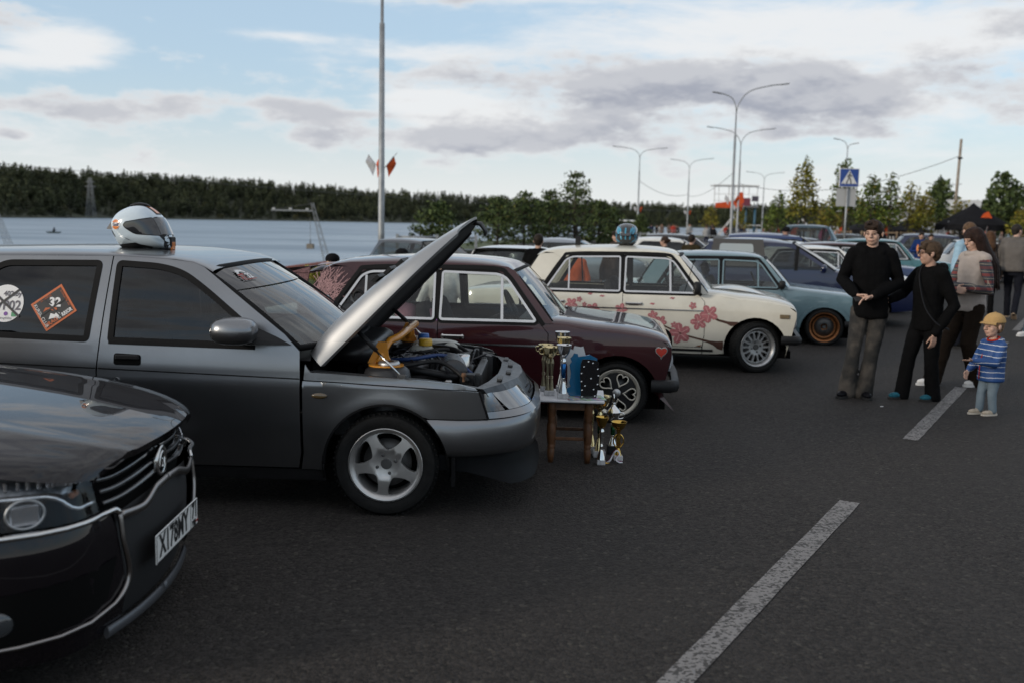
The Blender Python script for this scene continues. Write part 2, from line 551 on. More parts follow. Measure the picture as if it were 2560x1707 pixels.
# ------------------------------------------------------------------ the setting: lot, lake, far bank
def asphalt_mat():
 m = bpy.data.materials.new('asphalt')
 m.use_nodes = True
 t = NT(m.node_tree)
 p = m.node_tree.nodes['Principled BSDF']
 tc = t.n('ShaderNodeTexCoord')
 o = tc.outputs['Object']
 v = t.n('ShaderNodeTexVoronoi')
 v.inputs['Scale'].default_value = 58
 t.l(o, v.inputs['Vector'])
 v2 = t.n('ShaderNodeTexVoronoi')
 v2.inputs['Scale'].default_value = 140
 t.l(o, v2.inputs['Vector'])
 sp = t.n('ShaderNodeSeparateColor')
 t.l(v.outputs['Color'], sp.inputs[0])
 sp2 = t.n('ShaderNodeSeparateColor')
 t.l(v2.outputs['Color'], sp2.inputs[0])
 big = t.noise(o, .35, 5, .6)
 mid = t.noise(o, 2.2, 6, .65)
 f = t.m('ADD', t.m('MULTIPLY', sp.outputs[0], .55), t.m('MULTIPLY', sp2.outputs[1], .45))
 c = t.mix(f, (.005, .0044, .0041), (.060, .0530, .0490))
 c = t.mix(t.m('MULTIPLY', t.smooth(big, .35, .7), .5), c, (.037, .0335, .031))
 c = t.mix(t.m('MULTIPLY', t.smooth(mid, .55, .8), .35), c, (.022, .020, .020))
 stone = t.smooth(sp.outputs[2], .972, .98)                      # pale stone chips
 c = t.mix(t.m('MULTIPLY', stone, .3), c, (.13, .12, .10))
 st = t.noise(o, .9, 3, .5, 1.5)
 c = t.mix(t.m('MULTIPLY', t.smooth(st, .68, .78), .45), c, (.021, .020, .020))   # oil stains
 mp = t.n('ShaderNodeMapping')
 mp.inputs['Rotation'].default_value = (0, 0, R(30.6))
 mp.inputs['Scale'].default_value = (1.3, .06, 1)
 t.l(o, mp.inputs['Vector'])
 tracks = t.noise(mp.outputs[0], 1.0, 3, .5)
 c = t.mix(t.m('MULTIPLY', t.smooth(tracks, .5, .75), .3), c, (.047, .043, .041))
 vc = t.n('ShaderNodeTexVoronoi', feature='DISTANCE_TO_EDGE')
 vc.inputs['Scale'].default_value = .16
 mpd = t.n('ShaderNodeMixRGB')
 t.l(o, vc.inputs['Vector'])
 t.l(c, p.inputs['Base Color'])
 p.inputs['Roughness'].default_value = .82
 p.inputs['Specular IOR Level'].default_value = .2
 b = t.n('ShaderNodeBump')
 b.inputs['Strength'].default_value = 1.0
 b.inputs['Distance'].default_value = .009
 hgt = t.m('ADD', t.m('MULTIPLY', v.outputs['Distance'], -1.0), t.m('MULTIPLY', v2.outputs['Distance'], -.5))
 t.l(hgt, b.inputs['Height'])
 t.l(b.outputs[0], p.inputs['Normal'])
 return m
M_ASPH = asphalt_mat()
# the lot reaches the lake on the left and runs on to the right; its edge follows the bank
BANK = [(-400, -60), (-120, 4), (-40, 15.5), (-14, 21.5), (-7.2, 25.5), (-6.4, 34), (-5.8, 50), (-3, 75), (4, 100), (14, 125), (30, 150), (62, 172), (140, 190), (420, 215), (1600, 260)]
def land_sheet():
 mb = MB()
 pts = BANK + [(1600, -300), (-400, -300)]
 pts = [Vector((a, b, 0)) for a, b in pts]
 tri = geometry.tessellate_polygon([pts])
 mb.add([tuple(p) for p in pts], [list(f) for f in tri], False)
 o = struct('ground', mb, M_ASPH, fixn=True)
 if o.data.polygons[0].normal.z < 0:
  o.data.flip_normals()
 return o
land_sheet()
M_GRASS = mat('grass', (.055, .075, .022), .9, var=.45, vscale=1.5, bump=.6, bscale=30)
M_BANK = mat('bank_earth', (.085, .08, .045), .95, var=.4, vscale=.8, bump=.8, bscale=9)
mb = MB()
n = len(BANK)
ins = []
for i, (a, b) in enumerate(BANK):
 t = Vector((BANK[min(i + 1, n - 1)][0] - BANK[max(i - 1, 0)][0], BANK[min(i + 1, n - 1)][1] - BANK[max(i - 1, 0)][1])).normalized()
 nl = Vector((-t.y, t.x))
 ins.append(nl)
prof = [(-3.2, .02), (-3.0, .10), (-.4, .12), (0.3, .0), (5.0, -2.0), (9.0, -3.4)]
mb.grid(lambda i, j: (BANK[i][0] + ins[i].x * prof[j][0], BANK[i][1] + ins[i].y * prof[j][0], prof[j][1]), n, len(prof))
struct('lake_bank', mb, M_GRASS, fixn=True)
def water_mat():
 m = bpy.data.materials.new('lake_water')
 m.use_nodes = True
 t = NT(m.node_tree)
 p = m.node_tree.nodes['Principled BSDF']
 p.inputs['Base Color'].default_value = (.17, .225, .285, 1)
 p.inputs['Roughness'].default_value = .42
 p.inputs['IOR'].default_value = 1.33
 tc = t.n('ShaderNodeTexCoord')
 mp = t.n('ShaderNodeMapping')
 mp.inputs['Scale'].default_value = (.35, 1.0, 1)
 t.l(tc.outputs['Object'], mp.inputs['Vector'])
 a = t.noise(mp.outputs[0], 1.6, 5, .6)
 b2 = t.noise(mp.outputs[0], .12, 3, .5)
 b = t.n('ShaderNodeBump')
 b.inputs['Strength'].default_value = .35
 b.inputs['Distance'].default_value = .03
 t.l(t.m('ADD', a, t.m('MULTIPLY', b2, .6)), b.inputs['Height'])
 w = t.noise(mp.outputs[0], .045, 4, .6)
 t.l(t.m('MULTIPLY_ADD', t.smooth(w, .3, .7), .22, .27), p.inputs['Roughness'])     # wind streaks
 t.l(b.outputs[0], p.inputs['Normal'])
 return m
WZ = -3.0
mb = MB()
mb.add([(-6000, -400, WZ), (6000, -400, WZ), (6000, 6000, WZ), (-6000, 6000, WZ)], [(0, 1, 2, 3)], False)
struct('water', mb, water_mat())
# far bank: shore line and ridge, (azimuth px of the photo turned into bearing) distance, ridge height
SH = []   # (bearing tan, shore distance, ridge top height above the water, depth of the slope)
for bt, dist, top in [(-1.2, 560, 46), (-.8, 640, 48), (-.514, 733, 51), (-.46, 830, 52), (-.40, 1000, 56), (-.34, 1060, 57), (-.27, 1150, 56), (-.185, 1270, 53), (-.13, 1320, 50), (0, 1600, 50),
                      (.10, 1720, 49), (.2, 1800, 48), (.27, 1820, 53), (.4, 1700, 52), (.6, 1500, 50), (1.0, 1300, 48), (1.6, 1200, 46)]:
 SH.append((bt, dist, top))
fS, fT = interp([(a, b) for a, b, c in SH]), interp([(a, c) for a, b, c in SH])
def far_z(bt, s):
 """ground height of the far bank, s metres behind the shore"""
 u = max(0.0, min(1.0, s / 230.0))
 top = fT(bt) - 17.0
 return WZ + 1.0 + (top - 1.0) * (u * u * (3 - 2 * u))
mb = MB()
bts = [-1.2 + 2.8 * i / 70 for i in range(71)]
ss = [-3, 0, 30, 60, 100, 150, 200, 240, 330, 700]
mb.grid(lambda i, j: (bts[i] * (fS(bts[i]) + ss[j]), fS(bts[i]) + ss[j], WZ - .5 if j == 0 else far_z(bts[i], ss[j])), 71, len(ss))
struct('hill', mb, mat('hill_floor', (.03, .035, .018), .95, var=.3, vscale=.02), fixn=True)
def foliage_mat(name, c0, c1, rough=.7):
 """leaf colour between c0 and c1, driven by the tint attribute"""
 if name in MATS: return MATS[name]
 m = bpy.data.materials.new(name)
 m.use_nodes = True
 t = NT(m.node_tree)
 p = m.node_tree.nodes['Principled BSDF']
 at = t.n('ShaderNodeAttribute', attribute_name='tint')
 sp = t.n('ShaderNodeSeparateColor')
 t.l(at.outputs['Color'], sp.inputs[0])
 c = t.mix(sp.outputs[0], c0, c1)
 c = t.mix(t.smooth(sp.outputs[1], .0, 1.0), c, (.16, .115, .02))
 t.l(c, p.inputs['Base Color'])
 p.inputs['Roughness'].default_value = rough
 p.inputs['Specular IOR Level'].default_value = .25
 MATS[name] = m
 return m
def leaves_obj(name, V, F, tint, material, parent=None):
 """mesh from numpy arrays; tint per vertex (n,2): tone and yellowness"""
 me = bpy.data.meshes.new(name)
 me.vertices.add(len(V)); me.vertices.foreach_set('co', V.astype(np.float32).ravel())
 k = F.shape[1]
 me.loops.add(F.size); me.loops.foreach_set('vertex_index', F.astype(np.int32).ravel())
 me.polygons.add(len(F))
 me.polygons.foreach_set('loop_start', np.arange(0, F.size, k, dtype=np.int32))
 try: me.polygons.foreach_set('loop_total', np.full(len(F), k, dtype=np.int32))
 except Exception: pass
 me.update(calc_edges=True)
 ca = me.color_attributes.new('tint', 'FLOAT_COLOR', 'POINT')
 col = np.zeros((len(V), 4), np.float32); col[:, :2] = tint; col[:, 3] = 1
 ca.data.foreach_set('color', col.ravel())
 me.materials.append(material)
 o = bpy.data.objects.new(name, me)
 C.objects.link(o)
 if parent is not None: o.parent = parent
 return o
def leaf_cloud(rng, centers, radii, n, size, droop=0.0, flat=.6):
 """n leaf quads scattered in ellipsoid clumps; returns V (4n,3), F (n,4)"""
 k = len(centers)
 w = np.prod(radii, axis=1) ** (2 / 3.); w = w / w.sum()
 idx = rng.choice(k, n, p=w)
 d = rng.normal(size=(n, 3)); d /= np.linalg.norm(d, axis=1)[:, None]
 r = rng.random(n) ** .45
 P = centers[idx] + d * radii[idx] * r[:, None]
 a = rng.normal(size=(n, 3)); a[:, 2] *= flat; a /= np.linalg.norm(a, axis=1)[:, None]
 b = np.cross(a, rng.normal(size=(n, 3))); b /= np.linalg.norm(b, axis=1)[:, None]
 s = size * (.6 + .8 * rng.random(n))[:, None]
 a *= s; b *= s * .62
 V = np.stack([P - a, P - b * .9 + a * .1, P + a, P + b * .9 + a * .1], 1).reshape(-1, 3)
 F = np.arange(4 * n).reshape(n, 4)
 return V, F, idx, r
def far_forest():
 rng = np.random.default_rng(5)
 protos = []
 for q in range(8):
  pine = q < 5
  n = 130
  if pine:
   cs = np.array([[0, 0, .6], [.05, .03, .78], [-.05, .02, .42], [0, 0, .9], [0, 0, .2]]); rs = np.array([[.20, .20, .18], [.14, .14, .14], [.22, .22, .2], [.07, .07, .11], [.2, .2, .2]])
  else:
   cs = np.array([[0, 0, .5], [.13, .05, .62], [-.12, -.06, .6], [0, .1, .3]]); rs = np.array([[.27, .27, .28], [.2, .2, .2], [.2, .2, .22], [.28, .28, .2]])
  cs = cs + rng.normal(size=cs.shape) * .03
  V, F, idx, r = leaf_cloud(rng, cs, rs, n, .058)
  protos.append((V, np.clip(.25 + .75 * (V[:, 2] - .3) + .25 * rng.random(len(V)), 0, 1), pine))  # crown tone: darker low down, lighter towards the top
 Vs, T, cnt = [], [], 0
 for _ in range(6000):
  bt = -.62 + 1.2 * rng.random()
  s = 2 + 235 * rng.random() ** .8
  D = fS(bt) + s
  h = (13.0 + 8 * rng.random() ** 1.3) * (1 + .16 * mnoise.noise(Vector((bt * 60, s * .02, 0))))
  edge = s < 26
  q = rng.integers(0, 5)
  yel = 0.0
  if edge:
   q = rng.integers(5, 8); h = 5 + 6 * rng.random(); yel = .0 if rng.random() < .7 else .35 * rng.random()
  elif rng.random() < .16:
   q = rng.integers(5, 8); yel = .3 * rng.random(); h *= .9
  V, sh, pine = protos[q]
  a = rng.random() * 6.28
  wd = h * (.85 if pine else 1.05) * (.8 + .4 * rng.random())
  X = np.empty_like(V)
  X[:, 0] = (V[:, 0] * math.cos(a) - V[:, 1] * math.sin(a)) * wd + bt * D
  X[:, 1] = (V[:, 0] * math.sin(a) + V[:, 1] * math.cos(a)) * wd + D
  X[:, 2] = V[:, 2] * h + far_z(bt, s) - 1.0
  Vs.append(X)
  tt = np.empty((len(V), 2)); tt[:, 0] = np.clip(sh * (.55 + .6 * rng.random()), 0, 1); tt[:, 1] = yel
  T.append(tt)
 V = np.concatenate(Vs); T = np.concatenate(T)
 F = np.arange(len(V)).reshape(-1, 4)
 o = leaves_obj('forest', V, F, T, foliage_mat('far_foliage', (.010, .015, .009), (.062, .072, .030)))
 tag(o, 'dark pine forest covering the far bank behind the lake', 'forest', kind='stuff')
far_forest()
# ------------------------------------------------------------------ cars
M_TYRE = mat('tyre_rubber', (.0075, .0075, .0075), .7, var=.3, spec=.25, vscale=20, bump=.3, bscale=120)
M_BLACK = mat('black_plastic', (.012, .012, .013), .5, var=.2, vscale=15, bump=.1, bscale=300, spec=.25)
M_RUB = mat('window_rubber', (.006, .006, .0065), .65, var=.2, spec=.15)
M_CHROME = mat('chrome', (.62, .61, .60), .16, 1.0, var=.05, dirt=(.15, (.3, .28, .25)))
M_ALU = mat('worn_alloy', (.50, .50, .50), .38, .9, var=.12, vscale=12, dirt=(.25, (.2, .19, .18)))
M_STEEL = mat('dark_steel', (.10, .10, .10), .5, .8, var=.3)
M_INT = mat('interior_cloth', (.020, .020, .022), .9, var=.3, bump=.2, spec=.2)
M_UNDER = mat('underbody', (.004, .004, .004), .95, spec=.1)
M_LAMP = mat('lamp_lens', (.55, .57, .6), .08, 0, coat=1.0, var=.1)
M_AMBER = mat('amber_lens', (.22, .06, .012), .15, 0, coat=1.0)
M_SMOKE = mat('smoked_lens', (.02, .022, .026), .08, 0, coat=1.0)
M_REDL = mat('red_lens', (.4, .015, .012), .15, 0, coat=1.0)
G_CLEAR = glass_mat('clear_glass', (.80, .84, .82))
G_TINT = glass_mat('tinted_glass', (.20, .22, .21))
G_DARK = glass_mat('dark_film', (.035, .035, .04))
G_MID = glass_mat('smoke_glass', (.42, .45, .44))
M_PLATE = mat('plate_white', (.72, .72, .70), .4, var=.05)
M_INK = mat('ink_black', (.01, .01, .01), .5)
def make_wheel(kind, parent, x, y, side, Rt, Rr, width=.17, rim=None, steer=0.0, camber=0.0, zc=None, name='wheel'):
 """wheel > tyre, rim, hub; the outer face looks towards side (-1: +near side)"""
 w = bpy.data.objects.new(name, None)
 w.empty_display_size = .05
 C.objects.link(w)
 w.parent = parent
 w.location = (x, y, Rt - .004 if zc is None else zc)
 w.rotation_euler = (R(camber) * side, 0, R(steer) + (0 if side < 0 else PI))
 h = width / 2
 mb = MB()
 rt, rr = Rt, Rr
 prof = [(rr - .012, -h + .012), (rr + .006, -h + .002), (rr + .02, -h - .002), (rr + (rt - rr) * .45, -h - .010), (rr + (rt - rr) * .78, -h - .004), (rt - .012, -h + .012), (rt - .003, -h + .03)]
 tread = []
 zz = -h + .03
 while zz < h - .04:
  tread += [(rt, zz + .002), (rt, zz + .020), (rt - .007, zz + .0215), (rt - .007, zz + .026), (rt, zz + .0275)]
  zz += .0275
 prof = prof + tread + [(rt - .003, h - .03), (rt - .012, h - .012), (rr + (rt - rr) * .5, h + .008), (rr, h)]
 mb.lathe(prof, 56, 'Y')
 # tread sipes
 for k in range(56):
  a = 2 * PI * k / 56
  c, s_ = math.cos(a), math.sin(a)
  mm = Matrix(((c, 0, s_, 0), (0, 1, 0, 0), (-s_, 0, c, 0), (0, 0, 0, 1)))
  mb.box((0, -h + .028, rt - .004), (.006, .05, .01), mm)
  mb.box((0, h - .028, rt - .004), (.006, .05, .01), mm)
 mb.build('tyre', M_TYRE, w, auto=35)
 rm = rim or M_ALU
 rb = MB()
 dp = {'five': .03, 'hearts': .016, 'mesh': .05, 'star': .065, 'steel': .03, 'cover': .012}[kind]
 rb.lathe([(rr + .004, -h - .004), (rr + .008, -h - .004), (rr + .008, -h + .002), (rr + .004, -h + .004), (rr - .010, -h + .004), (rr - .022, -h + dp), (rr - .03, -h + dp + .02), (rr - .035, h - .02), (rr - .01, h)], 56, 'Y')
 back = MB().lathe([(.0, h - .045), (rr - .03, h - .045)], 32, 'Y')
 brk = MB().lathe([(.05, -.012), (rr * .68, -.012), (rr * .68, .008), (.05, .008)], 40, 'Y')
 yb = -h + dp
 def disc(holes, r0=None, bulge=.012, cl=None, th=.022):
  f = (lambda x_, z_: -yb + bulge * (1 - min(1, (math.hypot(x_, z_) / rr) ** 2)) - (cl[1] * max(0, 1 - math.hypot(x_, z_) / cl[0]) ** .5 if cl and math.hypot(x_, z_) < cl[0] else 0))
  ro = r0 or rr - .018
  circ = [(ro * math.cos(2 * PI * k / 64), ro * math.sin(2 * PI * k / 64)) for k in range(64)]
  sheet(rb, circ, f, -1, holes, step=.024, thick=th)
 def pol(r, a): return (r * math.cos(a), r * math.sin(a))
 hub = MB()
 if kind == 'five':
  hs = []
  for k in range(5):
   a = PI / 2 + 2 * PI * k / 5 - .12
   poly = [pol(rr * .40, a), pol(rr * .62, a - .40), pol(rr * .86, a - .46), pol(rr * .89, a - .25), pol(rr * .9, a), pol(rr * .89, a + .25), pol(rr * .86, a + .46), pol(rr * .62, a + .40)]
   hs.append(rounded(poly, .02, 4))
  disc(hs, cl=(rr * .42, .022))
  hub.lathe([(.0, yb - .004), (.028, yb - .004), (.031, yb + .004), (.033, yb + .02)], 24, 'Y')
  for k in range(4):
   p = pol(rr * .27, .35 + k * PI / 2)
   hub.lathe([(0, yb - .008), (.007, yb - .006), (.010, yb), (.010, yb + .02)], 8, 'Y', c=(p[0], 0, p[1]))
 elif kind == 'mesh':
  hs = []
  nsp = 14
  for k in range(nsp):
   a = 2 * PI * (k + .5) / nsp
   hs.append(rounded([pol(rr * .42, a - .10), pol(rr * .76, a - .165), pol(rr * .79, a), pol(rr * .76, a + .165), pol(rr * .42, a + .10)], .006, 2))
  disc(hs, r0=rr * .86, bulge=.0, cl=(rr * .4, .01))
  hub.lathe([(0, yb - .006), (.03, yb - .006), (.034, yb + .01)], 20, 'Y')
  for k in range(4):
   p = pol(rr * .26, .3 + k * PI / 2)
   hub.lathe([(0, yb - .008), (.009, yb - .006), (.009, yb + .02)], 8, 'Y', c=(p[0], 0, p[1]))
 elif kind == 'star':
  hs = []
  for k in range(5):
   a = PI / 2 + 2 * PI * k / 5 + PI / 5
   hs.append(rounded([pol(rr * .36, a), pol(rr * .66, a - .36), pol(rr * .70, a), pol(rr * .66, a + .36)], .012, 3))
  disc(hs, r0=rr * .80, bulge=-.02, cl=(rr * .34, .02))
  hub.lathe([(0, yb - .012), (.024, yb - .012), (.03, yb + .01)], 20, 'Y')
  for k in range(4):
   p = pol(rr * .24, .2 + k * PI / 2)
   hub.lathe([(0, yb - .004), (.009, yb - .002), (.009, yb + .03)], 8, 'Y', c=(p[0], 0, p[1]))
 elif kind == 'hearts':
  blk = MB()
  circ = [pol(rr - .01, 2 * PI * k / 64) for k in range(64)]
  f = lambda x_, z_: -yb - .004 + .012 * (1 - (math.hypot(x_, z_) / rr) ** 2)
  hs, rails = [], []
  for k in range(5):
   a = PI / 2 + 2 * PI * k / 5 - .38
   hp = []
   for q in range(28):
    u = 2 * PI * q / 28
    hx = 16 * math.sin(u) ** 3 / 17
    hy = (13 * math.cos(u) - 5 * math.cos(2 * u) - 2 * math.cos(3 * u) - math.cos(4 * u)) / 17
    px, py = hx * rr * .27, hy * rr * .33 + rr * .60
    hp.append((px * math.sin(a) + py * math.cos(a), -px * math.cos(a) + py * math.sin(a)))
   rails.append(hp)
   hs.append(offset(hp, -.004))
  sheet(blk, circ, f, -1, hs, step=.03, thick=.03)
  blk.build('wheel_face', M_BLACK, w)
  for hp in rails:
   rb.tube([(p[0], -f(*p) - .003, p[1]) for p in hp], .0062, 6, closed=True)
  rb.tube([(*[pol(rr - .008, 2 * PI * k / 48)[0]], yb - .004, pol(rr - .008, 2 * PI * k / 48)[1]) for k in range(48)], .007, 6, closed=True)
  hub.lathe([(0, yb - .022), (.02, yb - .021), (.033, yb - .014), (.036, yb), (.036, yb + .02)], 24, 'Y')
 else:
  hs = []
  for k in range(10):
   a = 2 * PI * k / 10
   hs.append(rounded([pol(rr * .62, a - .12), pol(rr * .80, a - .13), pol(rr * .80, a + .13), pol(rr * .62, a + .12)], .012, 2))
  disc(hs, bulge=.015, cl=(rr * .4, .02))
  hub.lathe([(0, yb - .012), (.03, yb - .010), (.04, yb + .01)], 16, 'Y')
 rb.build('rim', rm, w)
 hub.build('hub', M_STEEL if kind != 'hearts' else M_ALU, w, auto=40)
 brk.build('brake_disc', M_STEEL, w)
 back.build('wheel_backing', M_UNDER, w)
 return w
def loft(mb, xs, e, zlo, zc, n=3.0, m=2.0, t0=0.0, t1=1.0, k=14, both=True, crown=None):
 """cap over the body: at each x a superellipse section from the shoulder (e, zlo) to the crown (0, zc); t in [t0,t1] from edge to middle"""
 for s in ((-1, 1) if both else (-1,)):
  def P(i, j):
   x = xs[i]
   th = (t0 + (t1 - t0) * j / (k - 1)) * PI / 2
   cy = max(0.0, math.cos(th)) ** (2 / n); sz = max(0.0, math.sin(th)) ** (2 / m)
   return (x, s * e(x) * cy, zlo(x) + (zc(x) - zlo(x)) * sz)
  mb.grid(P, len(xs), k, flip=(s > 0))
 return mb
def lin(a, b, n): return [a + (b - a) * i / (n - 1) for i in range(n)]
def seat(parent, x, y, z, m, h=.62, head=True, name='seat', bucket=False):
 s = MB()
 s.add(*_cushion((x, y, z + .10), (.50, .48, .16)))
 M = Matrix.Translation((x - .24, y, z + .16)) @ Matrix.Rotation(R(-18), 4, 'Y')
 v, f = _cushion((0, 0, h / 2), (.13, .46, h))
 s.add(v, f, True, 0, M)
 if head:
  v, f = _cushion((-.02, 0, h + .13), (.09, .26, .17))
  s.add(v, f, True, 0, M)
  s.box((-.02, 0, h + .02), (.02, .12, .08), M)
 return s.build(name, m, parent)
def _cushion(c, d, p=4.0, n=12):
 """soft-edged block"""
 vs, fs = [], []
 m = 8
 for i in range(m + 1):
  th = -PI / 2 + PI * i / m
  for j in range(n * 2):
   a = 2 * PI * j / (n * 2)
   def sp(v, q): return math.copysign(abs(v) ** (2 / q), v)
   vs.append((c[0] + d[0] / 2 * sp(math.cos(th), p) * sp(math.cos(a), p), c[1] + d[1] / 2 * sp(math.cos(th), p) * sp(math.sin(a), p), c[2] + d[2] / 2 * sp(math.sin(th), p)))
 k = n * 2
 for i in range(m):
  for j in range(k): fs.append((i * k + j, i * k + (j + 1) % k, (i + 1) * k + (j + 1) % k, (i + 1) * k + j))
 return vs, fs
def steering(parent, x, y, z, r=.19, tilt=25):
 s = MB()
 M = Matrix.Translation((x, y, z)) @ Matrix.Rotation(R(90 - tilt), 4, 'Y')
 s.tube([(r * math.cos(2 * PI * k / 28), r * math.sin(2 * PI * k / 28), 0) for k in range(28)], .014, 8, M, closed=True)
 s.lathe([(0, .03), (.05, .025), (.06, .0), (.03, -.02)], 16, 'Z', M=M)
 for a in (R(0), R(180), R(90)):
  s.tube([(.04 * math.cos(a), .04 * math.sin(a), 0), (r * math.cos(a), r * math.sin(a), 0)], .013, 6, M)
 s.tube([(0, 0, 0), (0, 0, -.4)], .02, 6, M)
 return s.build('steering_wheel', M_BLACK, parent)
def pane(parent, poly, Y, side, g, off=-.012, name='window_glass', step=.08):
 mb = MB()
 sheet(mb, poly, Y, side, (), step=step, off=off, flange=False)
 return mb.build(name, g, parent)
def screen(parent, name, g, bl, tl, yb, yt, bow_b, bow_t, frame=None, fm=None, sgn=1):
 """windscreen or rear window: bl, tl = (x,z) of lower and upper edge at the side; yb, yt half widths; bow = forward bulge of the middle"""
 mb = MB()
 nu, nv = 9, 17
 def P(i, j):
  u = i / (nu - 1); v = -1 + 2 * j / (nv - 1)
  x = bl[0] + (tl[0] - bl[0]) * u; z = bl[1] + (tl[1] - bl[1]) * u
  y = (yb + (yt - yb) * u) * v
  b = (bow_b + (bow_t - bow_b) * u) * (1 - abs(v) ** 2.2) * sgn
  return (x + b, y, z + .015 * math.sin(PI * u) + (.02 * (1 - v * v) * u))
 mb.grid(P, nu, nv, flip=(sgn < 0))
 o = mb.build(name, g, parent)
 if frame:
  fr = MB()
  ring = [P(0, j) for j in range(nv)] + [P(i, nv - 1) for i in range(1, nu)] + [P(nu - 1, j) for j in range(nv - 2, -1, -1)] + [P(i, 0) for i in range(nu - 2, 0, -1)]
  fr.tube(ring, frame, 6, closed=True)
  fr.build(name + '_seal', fm or M_RUB, o)
 return o
def arch_pts(xc, zc, r, a0, a1, n=18):
 return [(xc + r * math.cos(R(a0 + (a1 - a0) * i / (n - 1))), zc + r * math.sin(R(a0 + (a1 - a0) * i / (n - 1)))) for i in range(n)]
def plate(parent, loc, rz, txt, w=.52, h=.112, region='71', tilt=0.0):
 p = MB()
 p.box((0, 0, 0), (.006, w, h), bev=.004)
 o = p.build('number_plate', M_PLATE, parent, loc, (0, tilt, rz))
 ink = MB()
 def put(s, y, z, size, sx=1.0):
  v, f = text_mesh(s, size, bold=.004)
  ink.add([(.0042, y + a * sx, z + b) for a, b in v], f, False)
 put(txt, -.05, 0, h * 1.02, .86)
 put(region, w * .41, h * .12, h * .78, .85)
 put('RUS', w * .39, -h * .33, h * .24)
 ink.box((.0035, w * .31, 0), (.001, .003, h * .9))
 for a in (-1, 1):
  ink.box((.0035, 0, a * h * .46), (.001, w * .98, .003))
  ink.box((.0035, a * w * .493, 0), (.001, .003, h * .92))
 ink.build('plate_number', M_INK, o)
 fl = MB()
 fl.box((.0037, w * .47, -h * .33), (.001, .03, .008)).build('plate_flag', M_REDL, o)
 return o
def classic_sedan(name, label, loc, rz, paint, dz=0.0, kind='six', group=None, wheel='steel', rim=None, Rt=.285, Rr=.185, wy=.665, scale=1.0,
                  glass=None, trim=None, steer=0.0, camber=0.0, frame_black=False, hood_open=False, lights='round', detail=True):
 """boxy three-box saloon, metres; origin on the ground below the front axle on the car's centre line; x forward. dz < 0 lowers the body"""
 t = thing(name, label, 'car', loc, rz, group)
 t.scale = (scale,) * 3
 W = .80
 tr = trim or M_CHROME
 z = lambda v: v + dz
 kn = interp([(.10, W - .075), (.19, W - .05), (.28, W - .022), (.45, W - .004), (.66, W), (.78, W - .010), (.84, W - .026), (.87, W - .036), (1.24, W - .165), (1.30, W - .186)])
 px = interp([(-3.36, -.06), (-3.2, -.012), (-2.9, 0), (-.2, 0), (.25, -.004), (.40, -.012), (.45, -.018)])
 six = kind == 'six'
 def Y(x, zz): return kn(zz - dz) + px(x)
 sh = interp([(-3.36, .80), (-3.2, .825), (-2.75, .842), (-.62, .845), (-.5, .846), (-.217, .806), (.072, .785), (.288, .752), (.389, .727), (.42, .706), (.432, .682)] if six else
    [(-3.36, .81), (-3.2, .83), (-2.75, .845), (-.62, .845), (-.5, .84), (-.2, .81), (.1, .785), (.30, .765), (.40, .75), (.432, .735)])
 crn = interp([(-3.36, .83), (-3.2, .86), (-2.75, .885), (-.62, .90), (-.5, .897), (-.217, .868), (.072, .846), (.288, .808), (.389, .772), (.42, .742), (.432, .714)] if six else
                 [(-3.36, .84), (-3.2, .865), (-2.75, .885), (-.62, .89), (-.5, .885), (-.2, .855), (.1, .83), (.30, .808), (.40, .785), (.432, .765)])
 S = lambda pts: [(a, z(b)) for a, b in pts]
 zsh = lambda x: z(sh(x)); zcr = lambda x: z(crn(x))
 top = lambda x0, x1, n: [(x, zsh(x)) for x in lin(x0, x1, n)]
 g = .0035
 FA = arch_pts(0, z(.27), .345, 192, -14)
 fa = [p for p in FA]
 fender = [(-.636 + g, z(.842)), (-.571 + g, z(.772)), (-.563 + g, z(.40)), (-.578 + g, z(.262)), (-.578 + g, z(.185)), (-.42, z(.19))] + fa + [(.345, z(.235)), (.392, z(.431)), (.432, z(.62))] + top(.432, -.60, 14)
 fdoor = [(-1.488 + g, z(.262)), (-.60, z(.262)), (-.578 - g, z(.275)), (-.563 - g, z(.40)), (-.571 - g, z(.772)), (-.636 - g, z(.846)), (-1.488 + g, z(.85))]
 xr = -2.424
 RA = arch_pts(xr, z(.27), .345, -12, 192)
 rdoor = [(-1.488 - g, z(.262)), (-1.488 - g, z(.85)), (-2.41, z(.85)), (-2.385, z(.72)), (-2.33, z(.632))] + [p for p in arch_pts(xr, z(.27), .372, 72, 8, 8)] + [(-2.03, z(.262))]
 quarter = [(-2.015, z(.255)), (-2.015, z(.185)), (-2.08, z(.19))] + RA + [(-2.80, z(.20)), (-3.30, z(.30)), (-3.36, z(.45)), (-3.35, z(.77))] + top(-3.35, -2.60, 10) + \
              [(-2.655, z(.96)), (-2.47, z(1.262)), (-2.30, z(1.27)), (-2.205, z(1.205)), (-2.429, z(.856)), (-2.416, z(.85)), (-2.392, z(.72)), (-2.338, z(.628))] + [p for p in arch_pts(xr, z(.27), .366, 71, 5, 8)]
 sill = [(-2.01, z(.185)), (-.585, z(.185)), (-.585, z(.255)), (-2.01, z(.255))]
 roofside = [(-2.30, z(1.272)), (-2.205, z(1.207)), (-2.099, z(1.264)), (-1.566, z(1.277)), (-1.041, z(1.275)), (-.925, z(1.22)), (-.636, z(.85)), (-.53, z(.853)), (-.865, z(1.265)), (-.93, z(1.30)), (-1.05, z(1.312)), (-2.25, z(1.31)), (-2.44, z(1.285))]
 glassr = rounded(S([(-2.365, .872), (-2.155, 1.195), (-2.085, 1.228), (-1.545, 1.242), (-1.535, .872)]), [.01, .03, .05, .015, .015])
